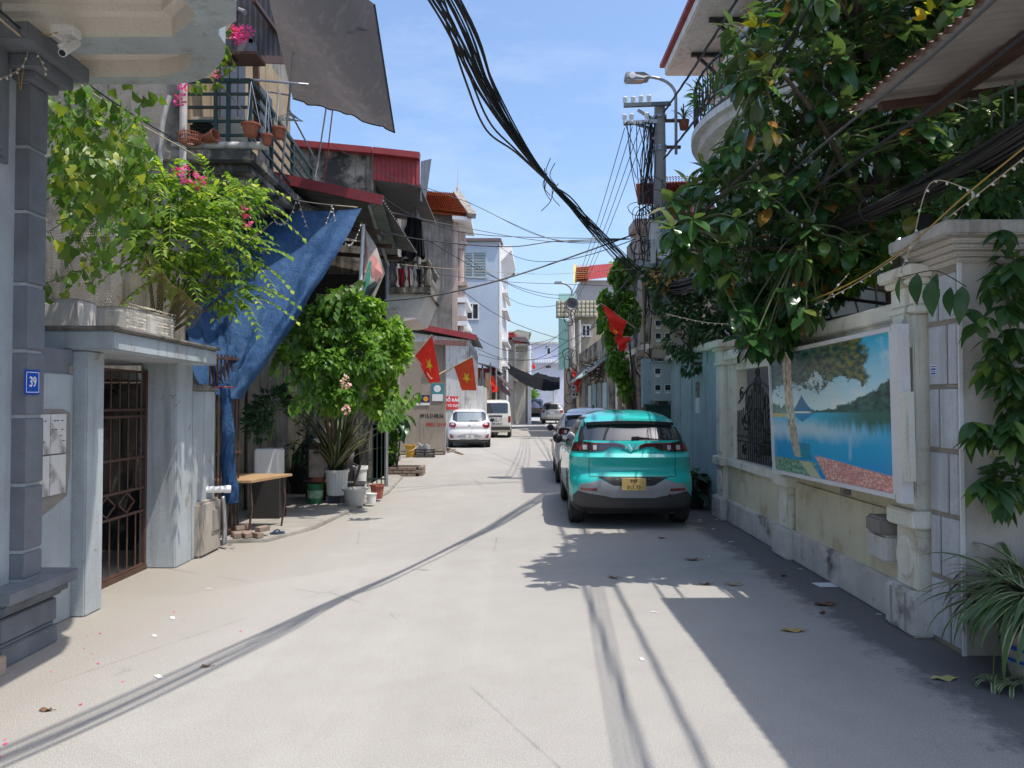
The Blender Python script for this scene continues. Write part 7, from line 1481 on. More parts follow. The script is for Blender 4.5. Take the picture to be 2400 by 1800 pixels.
for k in range(44): a = random.uniform(0, 2*PI); place('leaf', lf2, pt, (2.98+.08*math.cos(a), 12.7+.08*math.sin(a), random.uniform(.3, .62)), Euler((random.uniform(-.3, .9), 0, a), 'XYZ'), random.uniform(.6, 1.1))
MB().tube([(2.98, 12.7, .3), (2.98, 12.7, .62)], .03, 6).build('stem', m_stemg, pt)
# ---- planter bed with shrub, green fence
br = thing('brick_planter', 'low brick planter bed with mixed green shrub beside the yard entrance', 'planter', (-2.85, 18.4, 0))
bk = MB().box(-.1, .1, -.05, .05, 0, .065).mesh('brick', bevel=.006); bk.materials.append(M('dusty_brick', (.26, .2, .16), (.2, .15, .12), s=9, r=.9))
for j in range(3):
    for i in range(5): place('brick', bk, br, (-3.2+i*.21+.1*(j % 2), 18.1, .002+j*.075), (0, 0, random.uniform(-.03, .03)))
    for i in range(3): place('brick', bk, br, (-2.16, 18.25+i*.21, .002+j*.075), (0, 0, PI/2))
MB().box(-3.35, -2.22, 18.15, 18.9, .0, .2).build('soil_bed', M('potting_soil', (.05, .035, .025), r=.95), br)
P_, A, N_, S = cloud([(W(905, 1010, 18.4), (.45, .3, .5)), (W(900, 1060, 18.3), (.4, .3, .35)), (W(935, 1000, 18.4), (.2, .25, .35))], 1700, .11, .4, .8, 12); scatter('leaf_mass', br, lm_bush, P_, A, N_, S, .5, 's')
lf3 = big_leaf(.34, .08, .15, .5); lf3.materials.append(lm_deep)
for k in range(40): c = W(random.uniform(885, 955), random.uniform(930, 1010), 18.1); place('leaf', lf3, br, c, Euler((random.uniform(-1.6, -.3), 0, random.uniform(0, 6)), 'XYZ'), random.uniform(.6, 1.1))
stems(br, (-2.75, 18.4, .2), [W(905, 960, 18.4), W(930, 950, 18.3), W(880, 980, 18.4), W(910, 1040, 18.3)], m_bark, .018)
ff = thing('green_fence', 'short green bar fence behind the snake plant', 'fence', (-3, 16, 0))
for k in range(9): x = -3.35+k*.09; MB().tube([(x, 15.5, .05), (x, 15.5, 1.35)], .012, 5).build('bar', m_green_iron, ff)
for z in (.2, 1.3): MB().bar((-3.4, 15.5, z), (-2.55, 15.5, z), .03).build('rail', m_green_iron, ff)
# villa balcony plants
vp = thing('balcony_plant', 'spiky potted plant on the villa balcony corner', 'potted plant', W(1603, 295, 16.6)); p = W(1603, 298, 16.6); MB().lathe([(0, 0), (.09, 0), (.12, .2), (0, .2)], p-V((0, 0, .05)), 12).build('pot', m_terra, vp, smooth=True)
for k in range(18): a = random.uniform(0, 6.28); place('leaf', sm2[0], vp, p+V((0, 0, .15)), Euler((random.uniform(0, .5), 0, a), 'XYZ'), random.uniform(.6, .9))
vp2 = thing('balcony_plant', 'bushy green plant behind the villa balcony scroll railing', 'potted plant', W(1660, 225, 14.8)); P_, A, N_, S = cloud([(W(1660, 220, 14.8), (.3, .3, .25)), (W(1730, 200, 13.8), (.3, .3, .3))], 260, .25, -.3, .5); scatter('leaf_mass', vp2, lm_bush, P_, A, N_, S, .2, 's')
fs_ = thing('far_shrub', 'small green tree at the far corner beside the loaded truck', 'tree', W(1236, 960, 68)); P_, A, N_, S = cloud([(W(1238, 925, 69), (.8, .8, .7)), (W(1231, 950, 68), (.5, .6, .6)), (W(1250, 922, 70), (.6, .6, .4))], 900, .25, .3, .8, 10); scatter('leaf_mass', fs_, lm_bush, P_, A, N_, S, .5, 's'); MB().tube([(W(1234, 930, 68).x, 68, 0), (W(1234, 930, 68).x, 68, 2)], .06, 6).build('trunk', m_bark, fs_)
# ---------------------------------------------------------------- utility pole
m_pole = M('spun_concrete', (.3, .29, .27), (.24, .23, .21), s=3, r=.9, streak=(.16, .155, .145), sk=(.6, .8))
PX, PY = 3.2, 16.5
up_ = thing('utility_pole', 'tall round concrete utility pole with crossarms and tangled cables', 'pole', (PX, PY, 0))
MB().tube([(PX, PY, 0), (PX, PY, 8.15)], [.2, .115], 18).build('shaft', m_pole, up_, smooth=True, angle=40)
def pp(px, py, Y=PY): return W(px, py, Y)
for py, x0, x1, mt in ((247, 1462, 1572, m_rustbrown), (289, 1462, 1540, m_steel)): MB().bar(pp(x0, py, PY-.2), pp(x1, py-4, PY-.2), .08).build('crossarm', M('grey_steel_arm', (.12, .13, .14), r=.5, metal=.4) if mt != m_steel else mt, up_)
ins = MB().lathe([(.0, 0), (.035, 0), (.04, .05), (.03, .07), (.05, .1), (.045, .16), (.055, .18), (.05, .2), (0, .21)], n=12).mesh('insulator', smooth=True); ins.materials.append(m_white)
for px, py in ((1465, 252), (1484, 251), (1502, 249), (1521, 248)): place('insulator', ins, up_, pp(px, py, PY-.2)-V((0, 0, -.02)))
for px, py in ((1464, 284), (1480, 283), (1516, 280)): place('insulator', ins, up_, pp(px, py, PY-.25)-V((0, 0, .06)))
MB().bar(pp(1495, 258, PY-.2), pp(1535, 282, PY-.1), .05).build('brace', m_steel, up_); MB().bar(pp(1492, 292, PY-.2), pp(1533, 302, PY-.1), .05).build('brace', m_steel, up_)
for py in (275, 345, 352): p = pp(1548, py); MB().lathe([(.13, -.03), (.15, -.03), (.15, .03), (.13, .03)], (PX, PY, p.z), 16).build('pole_band', m_steel, up_)
for py in (283, 345): z = pp(1560, py).z; MB().bar((PX+.1, PY, z), (PX+.45, PY, z), .06).build('lamp_bracket', m_rustbrown, up_)
# street lamp on its own tube
sl_ = thing('street_lamp', 'grey street lamp on a curved tube clamped to the tangled pole', 'street lamp', pp(1578, 365)); lx = PX+.33
zt_ = pp(1578, 230).z; pts = [V((lx, PY-.1, pp(1578, 365).z)), V((lx, PY-.1, zt_))]
for k in range(1, 9): a = PI/2*k/8; pts.append(V((lx-.6*(1-math.cos(a)), PY-.1, zt_+.42*math.sin(a))))
MB().tube(pts, .032, 10).build('arm', m_steel, sl_, smooth=True); e_ = pts[-1]
q = MB(); hx = e_.x; q.prism([(hx+.04, PY-.16, e_.z+.03), (hx-.1, PY-.24, e_.z+.06), (hx-.5, PY-.26, e_.z+.05), (hx-.5, PY-.26, e_.z-.09), (hx-.1, PY-.24, e_.z-.08), (hx+.04, PY-.16, e_.z-.03)], (0, .3, 0)); q.build('lamp_head', M('lamp_grey', (.3, .31, .31), (.25, .26, .26), r=.5), sl_, bevel=.02)
MB().lathe([(0, -.02), (.07, -.015), (.075, .01)], (hx-.36, PY-.27, e_.z-.03), 14, 'y').build('photocell', m_white, sl_); MB().box(hx-.48, hx-.12, PY-.22, PY+.0, e_.z-.115, e_.z-.09).build('lens', m_lampw, sl_)
# meter boxes and cabinet
def mbox(label, px0, py0, px1, py1, Y, mat, wins, name='meter_box'):
    a, b = W(px0, py1, Y), W(px1, py0, Y); t = thing(name, label, 'meter box', (a.x, Y, a.z)); MB().box(a.x, b.x, Y, Y+.25, a.z, b.z).build('case', mat, t, bevel=.012); MB().box(a.x-.02, b.x+.02, Y-.03, Y+.27, b.z, b.z+.03).build('lid', mat, t, bevel=.008)
    for (u, v) in wins:
        x, z = lerp(a.x, b.x, u), lerp(a.z, b.z, v); MB().box(x-.055, x+.055, Y-.008, Y+.004, z-.055, z+.055).build('meter_window', m_dark, t); fq = MB()
        for r_ in ((-.065, .065, .055, .068), (-.065, .065, -.068, -.055), (-.068, -.055, -.065, .065), (.055, .068, -.065, .065)): fq.box(x+r_[0], x+r_[1], Y-.012, Y+.002, z+r_[2], z+r_[3])
        fq.build('window_frame', m_white, t); MB().box(x-.05, x+.05, Y-.006, Y-.001, z-.12, z-.085).build('meter_label', m_ink_white, t)
    return t
m_mbeige = M('beige_meter_case', (.42, .36, .26), (.36, .3, .22), r=.6); m_mgrey = M('grey_meter_case', (.36, .38, .38), (.3, .32, .32), r=.6)
mbox('beige electric meter box with three windows high on the pole', 1531, 742, 1583, 812, 16.0, m_mbeige, ((.22, .78), (.22, .35), (.65, .35))); mbox('lower beige electric meter box without windows under the upper one', 1533, 816, 1583, 840, 16.02, m_mbeige, ())
mbox('grey electric meter box with open cable tray low on the pole', 1528, 850, 1577, 940, 15.7, m_mgrey, ((.28, .78), (.28, .35), (.75, .35))); cb = mbox('pale steel cable cabinet on a platform halfway up the pole', 1526, 520, 1590, 618, 16.1, M('cabinet_grey', (.52, .51, .48), (.46, .45, .42), r=.55), (), 'cable_cabinet')
p = W(1556, 596, 16.09); MB().box(p.x-.1, p.x+.1, 16.085, 16.098, p.z-.08, p.z+.1).build('notice', m_ink_white, cb)
for dz in (.06, .02, -.03): MB().box(p.x-.07, p.x+.07, 16.08, 16.0845, p.z+dz-.008, p.z+dz+.008).build('print_line', m_navy, cb)
MB().bar(W(1490, 620, 16.2), W(1600, 622, 16.2), .1).build('platform', m_steel, cb); MB().tube([W(1532, 560, 16.0), W(1532, 575, 16.0)], .02, 6).build('handle', m_steel, cb)
gp_ = thing('green_cabinet', 'dark green cable cabinet at the pole foot behind the turquoise car', 'cabinet', (3.05, 15.8, 0)); MB().box(2.75, 3.3, 15.75, 16.15, 0, 1.65).build('case', M('dark_green_case', (.03, .07, .06), r=.6), gp_, bevel=.02); MB().box(2.72, 3.33, 15.7, 16.2, 1.65, 1.7).build('lid', m_green_iron, gp_); MB().box(3.0, 3.01, 15.74, 15.75, .1, 1.6).build('door_seam', m_black, gp_)
wb2 = thing('wall_cabinet', 'pale blue sheet cabinet beside the grey meter box', 'cabinet', W(1515, 940, 15.8)); a, b = W(1507, 955, 15.85), W(1527, 840, 15.85); MB().box(a.x, b.x, 15.85, 16.1, a.z, b.z).build('case', M('pale_blue_sheet', (.3, .37, .4), r=.6), wb2, bevel=.01)
# cable tangle on the pole
random.seed(9)
tg = thing('cable_tangle', 'mass of looped black telecom cables strapped round the utility pole', 'cables', (PX-.1, PY-.2, 3))
def loop(c, rx, rz, r_=.011, ph=None, turns=1.0):
    ph = ph if ph is not None else random.uniform(0, 6); pts = []
    for i in range(int(18*turns)+1): a = ph+2*PI*i/18; pts.append(V(c)+V((math.cos(a)*rx*(1+.1*math.sin(3*a)), .06*math.sin(2*a), math.sin(a)*rz)))
    return MB().tube(pts, r_, 4)
for k in range(24):
    px, py = random.choice(((1510, 470), (1520, 500), (1500, 520), (1545, 480), (1530, 540), (1510, 700), (1500, 740), (1520, 780), (1500, 860), (1590, 900), (1515, 900), (1510, 600))); px += random.uniform(-15, 20); py += random.uniform(-25, 25)
    loop(W(px, py, PY-.3), random.uniform(.08, .3), random.uniform(.12, .45), random.uniform(.007, .014), None, random.uniform(.6, 1.3)).build('cable_loop', random.choice((m_cable, m_cable, m_cable, m_cable_g)), tg)
for k in range(18):
    y0 = random.choice((300, 420, 480, 620)); a = W(1535+random.uniform(-25, 20), y0, PY-.25); b = W(1520+random.uniform(-25, 40), random.uniform(560, 960), PY-.3); m_ = a.lerp(b, .5)+V((random.uniform(-.35, .2), random.uniform(-.15, .05), -.1)); MB().tube(smooth_path([a, m_, b], 6), random.uniform(.007, .014), 4).build('cable', random.choice((m_cable, m_cable, m_cable_g)), tg)
for k in range(9):
    px = 1465+k*8+random.uniform(-4, 4); a = W(px, 285, PY-.25); b = W(1485+random.uniform(0, 45), 430+random.uniform(-30, 50), PY-.25); MB().tube(smooth_path([a, a.lerp(b, .5)+V((random.uniform(-.25, .1), 0, -.15)), b], 6), .009, 4).build('cable', m_cable, tg)
for k in range(10):
    a = W(1527+random.uniform(-5, 12), 260+random.uniform(0, 60), PY-.2); b = W(1500+random.uniform(0, 25), 440+random.uniform(0, 40), PY-.3); MB().tube(smooth_path([a, W(1526+random.uniform(-8, 6), 360, PY-.25), b], 6), .009, 4).build('cable', m_cable, tg)
MB().tube(smooth_path([W(1512, 640, PY-.3), W(1505, 760, PY-.4), W(1490, 850, PY-.5), W(1515, 890, PY-.6), W(1530, 895, 15.7)], 7), .012, 5).build('cable', m_rope, tg)
MB().tube([W(1506, 650, PY-.35), W(1512, 900, PY-.35)], .02, 5).build('cable', M('bamboo_stick', (.3, .22, .1), r=.8), tg)
# ---------------------------------------------------------------- cable bundles over the street
def bundle(name, label, path, n, spread, rr, droop=0, tie=(), mats=(m_cable,)):
    t = thing(name, label, 'cables', path[len(path)//2]); path = smooth_path(path, 8); N = len(path)
    for k in range(n):
        a = random.uniform(0, 6.28); d = spread*math.sqrt(random.random()); ph = random.uniform(0, 6); w_ = random.uniform(.5, 1.5); dr = droop*random.random()**3; pts = []
        for i, p in enumerate(path):
            f = i/(N-1); s_ = .55+.45*math.sin(f*9+ph*.2); aa = a+.9*math.sin(f*w_*5+ph); pts.append(p+V((math.cos(aa)*d*s_, 0, math.sin(aa)*d*s_-dr*max(0, math.sin(f*PI*1.3-.2)))))
        MB().tube(pts, random.uniform(*rr), 4, False).build('cable', random.choice(mats), t)
    for f, m_ in tie:
        c = path[int(f*(N-1))]; MB().tube([c+V((math.cos(x)*spread*.8, .02*math.sin(5*x), math.sin(x)*spread*.8)) for x in [2*PI*i/12 for i in range(25)]], .008, 4).build('tie', m_, t)
    return t
mb = bundle('cable_bundle', 'heavy bundle of black cables sagging across the street from the pole', [V((2.95, 16.35, 4.35)), W(1478, 625, 14.2), W(1400, 545, 10.3), W(1330, 470, 8.6), W(1250, 375, 7.2), W(1150, 215, 5.9), W(1050, 10, 4.85), V((-1.15, 2.6, 4.5)), V((-2.6, -1.0, 5.2))], 19, .14, (.004, .0085), .16)
for k in range(2): # two slack cables hanging below the rest
    d = .22+.16*k; MB().tube(smooth_path([W(1040-10*k, 0, 4.85), W(1105-14*k, 170, 5.6)-V((0, 0, .06)), W(1150-10*k, 290, 6.2)-V((0, 0, .05*k)), W(1210, 352+6*k, 6.6), W(1290, 430, 7.6), W(1345, 470, 8.5), W(1400, 545, 10.3)], 7), .0085, 5).build('cable', m_cable, mb)
for k in range(7): a = W(1280+random.uniform(-10, 30), 370+k*12, 7.4); MB().tube(smooth_path([a, a+V((random.uniform(-.08, 0), 0, -.12)), a+V((random.uniform(-.12, .05), 0, -.22))], 4), .004, 4).build('loose_end', m_cable, mb)
bundle('cable_bundle', 'thick dark cable bundle slung in front of the rubber tree along the wall', [V((3.0, 16.35, 4.2)), W(1600, 672, 13.2), W(1720, 625, 10.4), W(1880, 558, 8.3), W(2020, 500, 7.0), W(2200, 425, 5.8), W(2400, 330, 4.9), V((3.3, 3.2, 3.6)), V((3.4, 0, 4.2))], 44, .13, (.006, .012), .1, ((.32, m_rope), (.52, m_cable)), (m_cable, m_cable, M('faded_cable', (.05, .045, .045), r=.7, bump=0, speck=0)))
def wire(label, pts, r_=.008, mat=m_cable, name='overhead_wire', sm_=True, group=None):
    q = MB().tube(smooth_path(pts, 8) if sm_ else pts, r_, 5, False); c = V(pts[len(pts)//2]); o = q.build(name, mat, org=c); tag(o, label, 'cable', group); return o
def twisted(label, a, b, sag, r_=.016, n=60):
    t = thing('twisted_cable', label, 'cable', a); c = catenary(a, b, sag, n)
    for k in range(3): MB().tube([p+V((math.cos(i*1.1+k*2.1)*r_, 0, math.sin(i*1.1+k*2.1)*r_)) for i, p in enumerate(c)], r_*.95, 4, False).build('strand', m_cable_g if k == 0 else m_cable, t)
twisted('upper twisted power cable running from the pole top over the villa', V((3.25, 16.3, 7.95)), V((3.1, -3, 7.6)), .45, .014); twisted('lower twisted power cable running from the pole past the villa balcony', V((3.25, 16.3, 6.95)), V((3.15, -3, 7.0)), .45, .014)
wire('thick grey cable crossing under the rusty corrugated roof, upper one', [V((3.1, 16.3, 4.6)), V((2.85, 10, 4.1)), V((2.72, 6.5, 4.0)), V((2.72, 4.2, 4.02)), V((2.8, 0, 4.4))], .013, m_cable_g); wire('thick grey cable crossing under the rusty corrugated roof, lower one', [V((3.1, 16.3, 4.4)), V((2.9, 10, 3.85)), V((2.8, 6.5, 3.72)), V((2.8, 4.2, 3.75)), V((2.85, 0, 4.2))], .013, m_cable)
for k in range(4): wire('thin wire slanting across the rubber tree towards the pole', [V((3.1, 16.3, 5.2+.12*k)), V((2.5+.1*k, 9, 4.75+.16*k)), V((2.3+.12*k, 6, 4.8+.2*k)), V((2.2+.1*k, 0, 5.4+.2*k))], .007, m_cable, group='thin wires across the rubber tree')
for k, (px, py) in enumerate(((1464, 300), (1482, 297), (1500, 296), (1516, 296))): wire('bare power wire running from the crossarm to the loudspeaker pole', catenary(W(px, py, PY-.25), W(1331+4*k, 706+k*3, 36), .35), .009, m_cable, sm_=False, group='power wires between the two poles')
# wires from the pole to the left-hand houses
A0 = W(1485, 560, 16.1)
for lab, pts, r_, mt in (
    ('wire from the red loft corner to the pole bundle, topmost', [W(985, 435, 16), W(1110, 480, 16), W(1290, 560, 16), A0], .007, m_cable), ('wire passing under the shelter eave to the pole, second highest', [W(880, 452, 12.5), W(1000, 520, 14), W(1150, 552, 15), A0], .008, m_cable),
    ('pale wire along the drying balcony to the pole', [W(905, 495, 13), W(1060, 528, 14.5), W(1290, 566, 15.5), A0], .007, m_cable_g), ('thick wire sagging across the louvred window to the pole', [W(640, 455, 11.3), W(905, 545, 13), W(1060, 570, 14.5), W(1200, 578, 15.3), W(1310, 565, 15.8), A0], .011, m_cable),
    ('heavy cable rising from the banner post to the pole', [W(900, 705, 12.8), W(985, 697, 13.5), W(1080, 680, 14.3), W(1200, 648, 15.2), W(1330, 605, 15.8), W(1490, 548, 16.2)], .017, m_cable), ('thin string sagging below the heavy cable with hanging clips', [W(940, 620, 15), W(1080, 632, 15), W(1250, 642, 15.5), W(1340, 640, 15.8), W(1490, 630, 16.1)], .005, m_rope),
    ('long wire crossing the pale blue wall towards the loudspeaker pole', [W(1075, 675, 31), W(1160, 735, 33), W(1250, 775, 35), W(1335, 800, 36)], .014, m_cable), ('wire from the far pole down to the concrete house', [W(1335, 770, 36), W(1290, 795, 42), W(1215, 815, 55), W(1190, 830, 60)], .014, m_cable),
    ('wire sagging low over the white van towards the far pole', [W(1120, 818, 34), W(1180, 840, 36), W(1260, 840, 38), W(1330, 800, 36)], .013, m_cable), ('second low wire over the white van beside the first', [W(1120, 830, 34), W(1190, 845, 37), W(1290, 838, 38), W(1335, 812, 36)], .012, m_cable),
    ('thin wire from the baluster balcony to the creeper', [W(1005, 640, 18.3), W(1180, 660, 18), W(1380, 668, 18), W(1490, 675, 17)], .006, m_cable), ('thin wire from the tile-roof house gutter to the pole', [W(1090, 470, 31), W(1290, 560, 24), A0], .009, m_cable),
    ('wire from the shelter roof over the loft down to the dark balcony', [W(780, 340, 13), W(880, 400, 15), W(1010, 450, 16)], .007, m_cable), ('short wire from the pole to the green creeper', [W(1500, 600, 16.2), W(1440, 730, 18), W(1350, 790, 30), W(1330, 800, 36)], .012, m_cable),
    ('wire from the tangle to the cornice house gutter', [W(1505, 620, 16.2), W(1420, 720, 22), W(1375, 775, 30), W(1360, 745, 37)], .01, m_cable)): wire(lab, pts, r_, mt)
# rope and cable from house 39 to the shelter, with fairy lights
rp = [W(-40, 10, 4.4), W(60, 95, 5.0), W(190, 200, 6.2), W(330, 292, 7.8), W(450, 360, 9.2), W(560, 428, 10.6), W(700, 470, 11.4), W(838, 486, 11.7)]
wire('yellow twisted rope running from the 39 house to the shelter roof', rp, .008, m_rope, 'support_rope'); wire('black cable running beside the yellow rope above the canopy vine', [p+V((0, 0, .05)) for p in rp[:6]]+[W(720, 480, 11.5), W(900, 555, 13)], .008)
def fairy(label, pts, nb, r_=.004, br_=.012):
    t = thing('string_lights', label, 'string lights', pts[0]); MB().tube(pts, r_, 4, False).build('lead', m_rope, t); bm_ = MB().lathe([(0, 0), (br_*.7, .3*br_), (br_, 1.2*br_), (br_*.6, 2.4*br_), (0, 2.7*br_)], n=8).mesh('bulb', smooth=True); bm_.materials.append(M('frosted_bulb', (.62, .6, .55), r=.3, bump=0, speck=0)); n = len(pts)-1
    for k in range(nb): f = (k+.5)/nb*n; i = int(f); place('bulb', bm_, t, pts[i].lerp(pts[min(i+1, n)], f-i), (random.uniform(2, 4.2), random.uniform(-.8, .8), random.uniform(0, 6)), random.uniform(.85, 1.2))
def swag(a, b, lowpx, Y): 
    l = W(lowpx[0], lowpx[1], Y); c = [a.lerp(b, t_) for t_ in [i/24 for i in range(25)]]; dz = a.lerp(b, .5).z-l.z; return [p-V((0, 0, dz*4*(i/24)*(1-i/24))) for i, p in enumerate(c)]
sw = [W(625, 474, 11.3), W(698, 458, 11.35), W(778, 482, 11.5), W(848, 522, 11.7)]
fairy('swags of white fairy lights hanging in front of the blue tarpaulin', swag(sw[0], sw[1], (658, 524), 11.3)+swag(sw[1], sw[2], (742, 552), 11.4)+swag(sw[2], sw[3], (820, 572), 11.6), 58)
fairy('fairy lights looped over the grey pilaster of the 39 house', smooth_path([W(0, 185, 4.9), W(30, 172, 5.0), W(55, 150, 5.1), W(75, 105, 5.1), W(95, 140, 5.1), W(110, 175, 5.1)], 6), 14, .003, .008)
fairy('fairy lights and wires trailing below the thick bundle on the right', smooth_path([W(1560, 735, 9.5), W(1650, 755, 9), W(1740, 757, 8.5), W(1850, 735, 7.6), W(1960, 690, 6.8), W(2090, 610, 5.9), W(2260, 480, 5.0), W(2400, 370, 4.5)], 8), 40, .005, .009)
fairy('fairy light loops dangling from the trailing wires in the rubber tree', smooth_path([W(1880, 715, 7.4), W(1890, 760, 7.4), W(1920, 740, 7.2), W(1935, 705, 7.0), W(1990, 640, 6.6)], 6), 14, .004, .009)
fairy('fairy light tail dangling over the gate column panels', smooth_path([W(2285, 455, 5.0), W(2260, 440, 5.0), W(2180, 430, 5.2), W(2140, 560, 5.3), W(2110, 640, 5.4)], 6), 12, .004, .009)
wire('yellow cord hanging in front of the gate column capital', [W(1780, 745, 8), W(1960, 680, 6.8), W(2110, 590, 5.7), W(2260, 460, 4.9), W(2420, 330, 4.4)], .006, m_cable_y, 'loose_string')
for k, (px, y0, y1) in enumerate(((1765, 755, 830), (1778, 758, 790), (1795, 752, 820))): wire('loose pale cord end dangling under the rubber tree leaves', [W(px, y0, 8.2), W(px+4, (y0+y1)/2, 8.2), W(px+14, y1, 8.2), W(px+20, y1-14, 8.2)], .006, m_rope, 'loose_string', group='loose cord ends under the rubber tree')
# ---------------------------------------------------------------- loudspeaker pole further on
lp = thing('loudspeaker_pole', 'slim concrete pole with a grey horn loudspeaker and small street lamp', 'pole', (2.78, 36, 0)); LX, LY = W(1342, 800, 36).x, 36
MB().tube([(LX, LY, 0), (LX-.05, LY, 6.7)], [.22, .12], 14).build('shaft', m_pole, lp, smooth=True); p = W(1340, 713, 35.6)
MB().lathe([(.05, .45), (.07, .25), (.13, .1), (.26, .0), (.3, -.02), (.25, .02), (.1, .12), (.04, .2), (0, .2)], (p.x, 35.5, p.z), 20, 'y').build('horn', M('horn_grey', (.12, .12, .13), r=.5, bump=0), lp, smooth=True)
MB().tube(smooth_path([W(1341, 705, 36), W(1340, 680, 36), W(1330, 668, 36), W(1315, 662, 36)], 6), .05, 8).build('lamp_arm', m_steel, lp); MB().bar(W(1317, 662, 36), W(1299, 663, 36), .16, .12).build('lamp_head', m_steel, lp, bevel=.03)
for k in range(14): loop(W(1338+random.uniform(-10, 12), random.choice((730, 840, 880, 905, 925))+random.uniform(-12, 12), 35.7), random.uniform(.1, .3), random.uniform(.15, .5), .018).build('cable_loop', m_cable, lp)
mbox('small white meter box low on the loudspeaker pole', 1340, 900, 1352, 916, 35.4, m_mgrey, ((.3, .5),)); mbox('second small meter box under the first on the loudspeaker pole', 1340, 919, 1356, 934, 35.4, m_mgrey, ((.3, .6), (.75, .6)))
wd_ = thing('weed_clump', 'dark tangle of cables and dry creeper over the awnings by the far pole', 'cables', W(1400, 860, 30))
for k in range(26): c = W(random.uniform(1362, 1420), random.uniform(845, 890), 27); MB().tube(smooth_path([c+V((random.uniform(-.5, .5), random.uniform(-.4, .4), random.uniform(-.3, .3))) for _ in range(4)], 5), .014, 4).build('cable', random.choice((m_cable, m_bark)), wd_)
# ---------------------------------------------------------------- flags
m_fred = None
def flag_mat():
    m, t, b = base('flag_red_cotton'); tc = NN(t, 'TexCoord').outputs['Object']; c = mixc(t, rampf(t, noisen(t, tc, 4, 4), .4, .7), (.88, .035, .025), (.8, .03, .02)); t.links.new(c, b.inputs['Base Color']); b.inputs['Roughness'].default_value = .75
    tr = NN(t, 'BsdfTranslucent'); t.links.new(mixc(t, 1., c, (1.1, 1.6, 1.2), 'MULTIPLY'), tr.inputs[0]); mx = NN(t, 'MixShader'); mx.inputs[0].default_value = .4; t.links.new(b.outputs[0], mx.inputs[1]); t.links.new(tr.outputs[0], mx.inputs[2]); t.links.new(mx.outputs[0], t.nodes['Material Output'].inputs[0]); return m
m_fred = flag_mat(); m_fyel = M('flag_yellow', (.7, .5, .03), r=.75, bump=0)
def flag(label, c, pole, fold=.05, star=True, sc_=(.5, .5, .2), kx=9, mat=None):
    """c = four corners (hoist top, hoist bottom, fly bottom, fly top)"""
    t = thing('hanging_flag', label, 'flag', pole[0], 'flags hung along the street'); a, b, d, e = c
    def fn(u, v, off=0): p = a.lerp(e, u).lerp(b.lerp(d, u), v); return p+V((.3*fold*math.sin(v*6), fold*math.sin(u*kx+v*3)*(.25+u)-off, fold*.4*math.sin(u*7+v*4)*u))
    MB().grid(fn, 24, 18).build('cloth', mat or m_fred, t, smooth=True); MB().tube(pole, .014 if (pole[0].y < 20) else .022, 6).build('staff', m_rope, t)
    if star:
        for off in (.012, -.012):
            cu, cv_, r_ = sc_; asp = (e-a).length/(b-a).length; pt = []
            for k in range(10): an = PI/2+k*PI/5; rr = r_ if k % 2 == 0 else r_*.4; pt.append(fn(cu+math.cos(an)*rr/asp, cv_-math.sin(an)*rr, off))
            q = MB(); q.add(pt+[fn(cu, cv_, off)], [(i, (i+1) % 10, 10) for i in range(10)]); q.build('star', m_fyel, t)
    return t
F = lambda x, y, Y: W(x, y, Y)
flag('red flag with yellow star hanging from the notice wall, facing the lane', [F(973, 832, 22), F(1013, 785, 21.9), F(1033, 893, 22.1), F(1007, 899, 22.1)], [F(1046, 868, 22.4), F(1010, 888, 22.1), F(972, 834, 22), F(1013, 785, 21.9)], .05, True, (.52, .47, .24))
flag('orange-red flag with yellow star on a slanted staff by the white patched wall', [F(1064, 859, 27), F(1108, 837, 26.8), F(1117, 914, 27), F(1083, 916, 27.2)], [F(1033, 880, 27.4), F(1064, 859, 27), F(1108, 836, 26.8)], .04, True, (.55, .5, .26), 6, M('orange_red_cotton', (.62, .08, .02), (.56, .06, .018), r=.75, bump=0))
flag('small folded red flag hanging over the shopfront behind the white van', [F(1148, 884, 38), F(1156, 880, 38), F(1168, 915, 38.2), F(1154, 922, 38)], [F(1146, 925, 38), F(1150, 880, 38)], .12, True, (.6, .6, .2))
flag('large red flag drooping from a slanted staff on the utility pole', [F(1411, 714, 15.6), F(1470, 752, 15.8), F(1455, 800, 15.75), F(1440, 790, 15.6)], [F(1408, 711, 15.6), F(1490, 769, 16.2)], .11, True, (.75, .25, .18), 11)
flag('red flag tail folded under the drooping flag on the utility pole', [F(1438, 790, 15.62), F(1480, 790, 15.7), F(1465, 818, 15.7), F(1455, 826, 15.62)], [F(1440, 790, 15.7), F(1480, 790, 15.72)], .06, False)
flag('crumpled red flag with yellow star on the loudspeaker pole', [F(1340, 866, 34.8), F(1362, 888, 34.8), F(1356, 918, 34.9), F(1346, 905, 34.8)], [F(1335, 862, 34.8), F(1366, 890, 35)], .2, True, (.6, .55, .22), 9)
flag('second crumpled red flag half hidden behind the far meter boxes', [F(1334, 908, 35.9), F(1345, 903, 35.9), F(1344, 930, 36), F(1336, 926, 36)], [F(1330, 905, 35.9), F(1346, 902, 35.9)], .12, False)
flag('tiny red flag far off in front of the lilac building', [F(1246, 858, 66), F(1249, 849, 66), F(1256, 862, 66), F(1251, 866, 66)], [F(1245, 868, 66), F(1249, 848, 66)], .1, False)
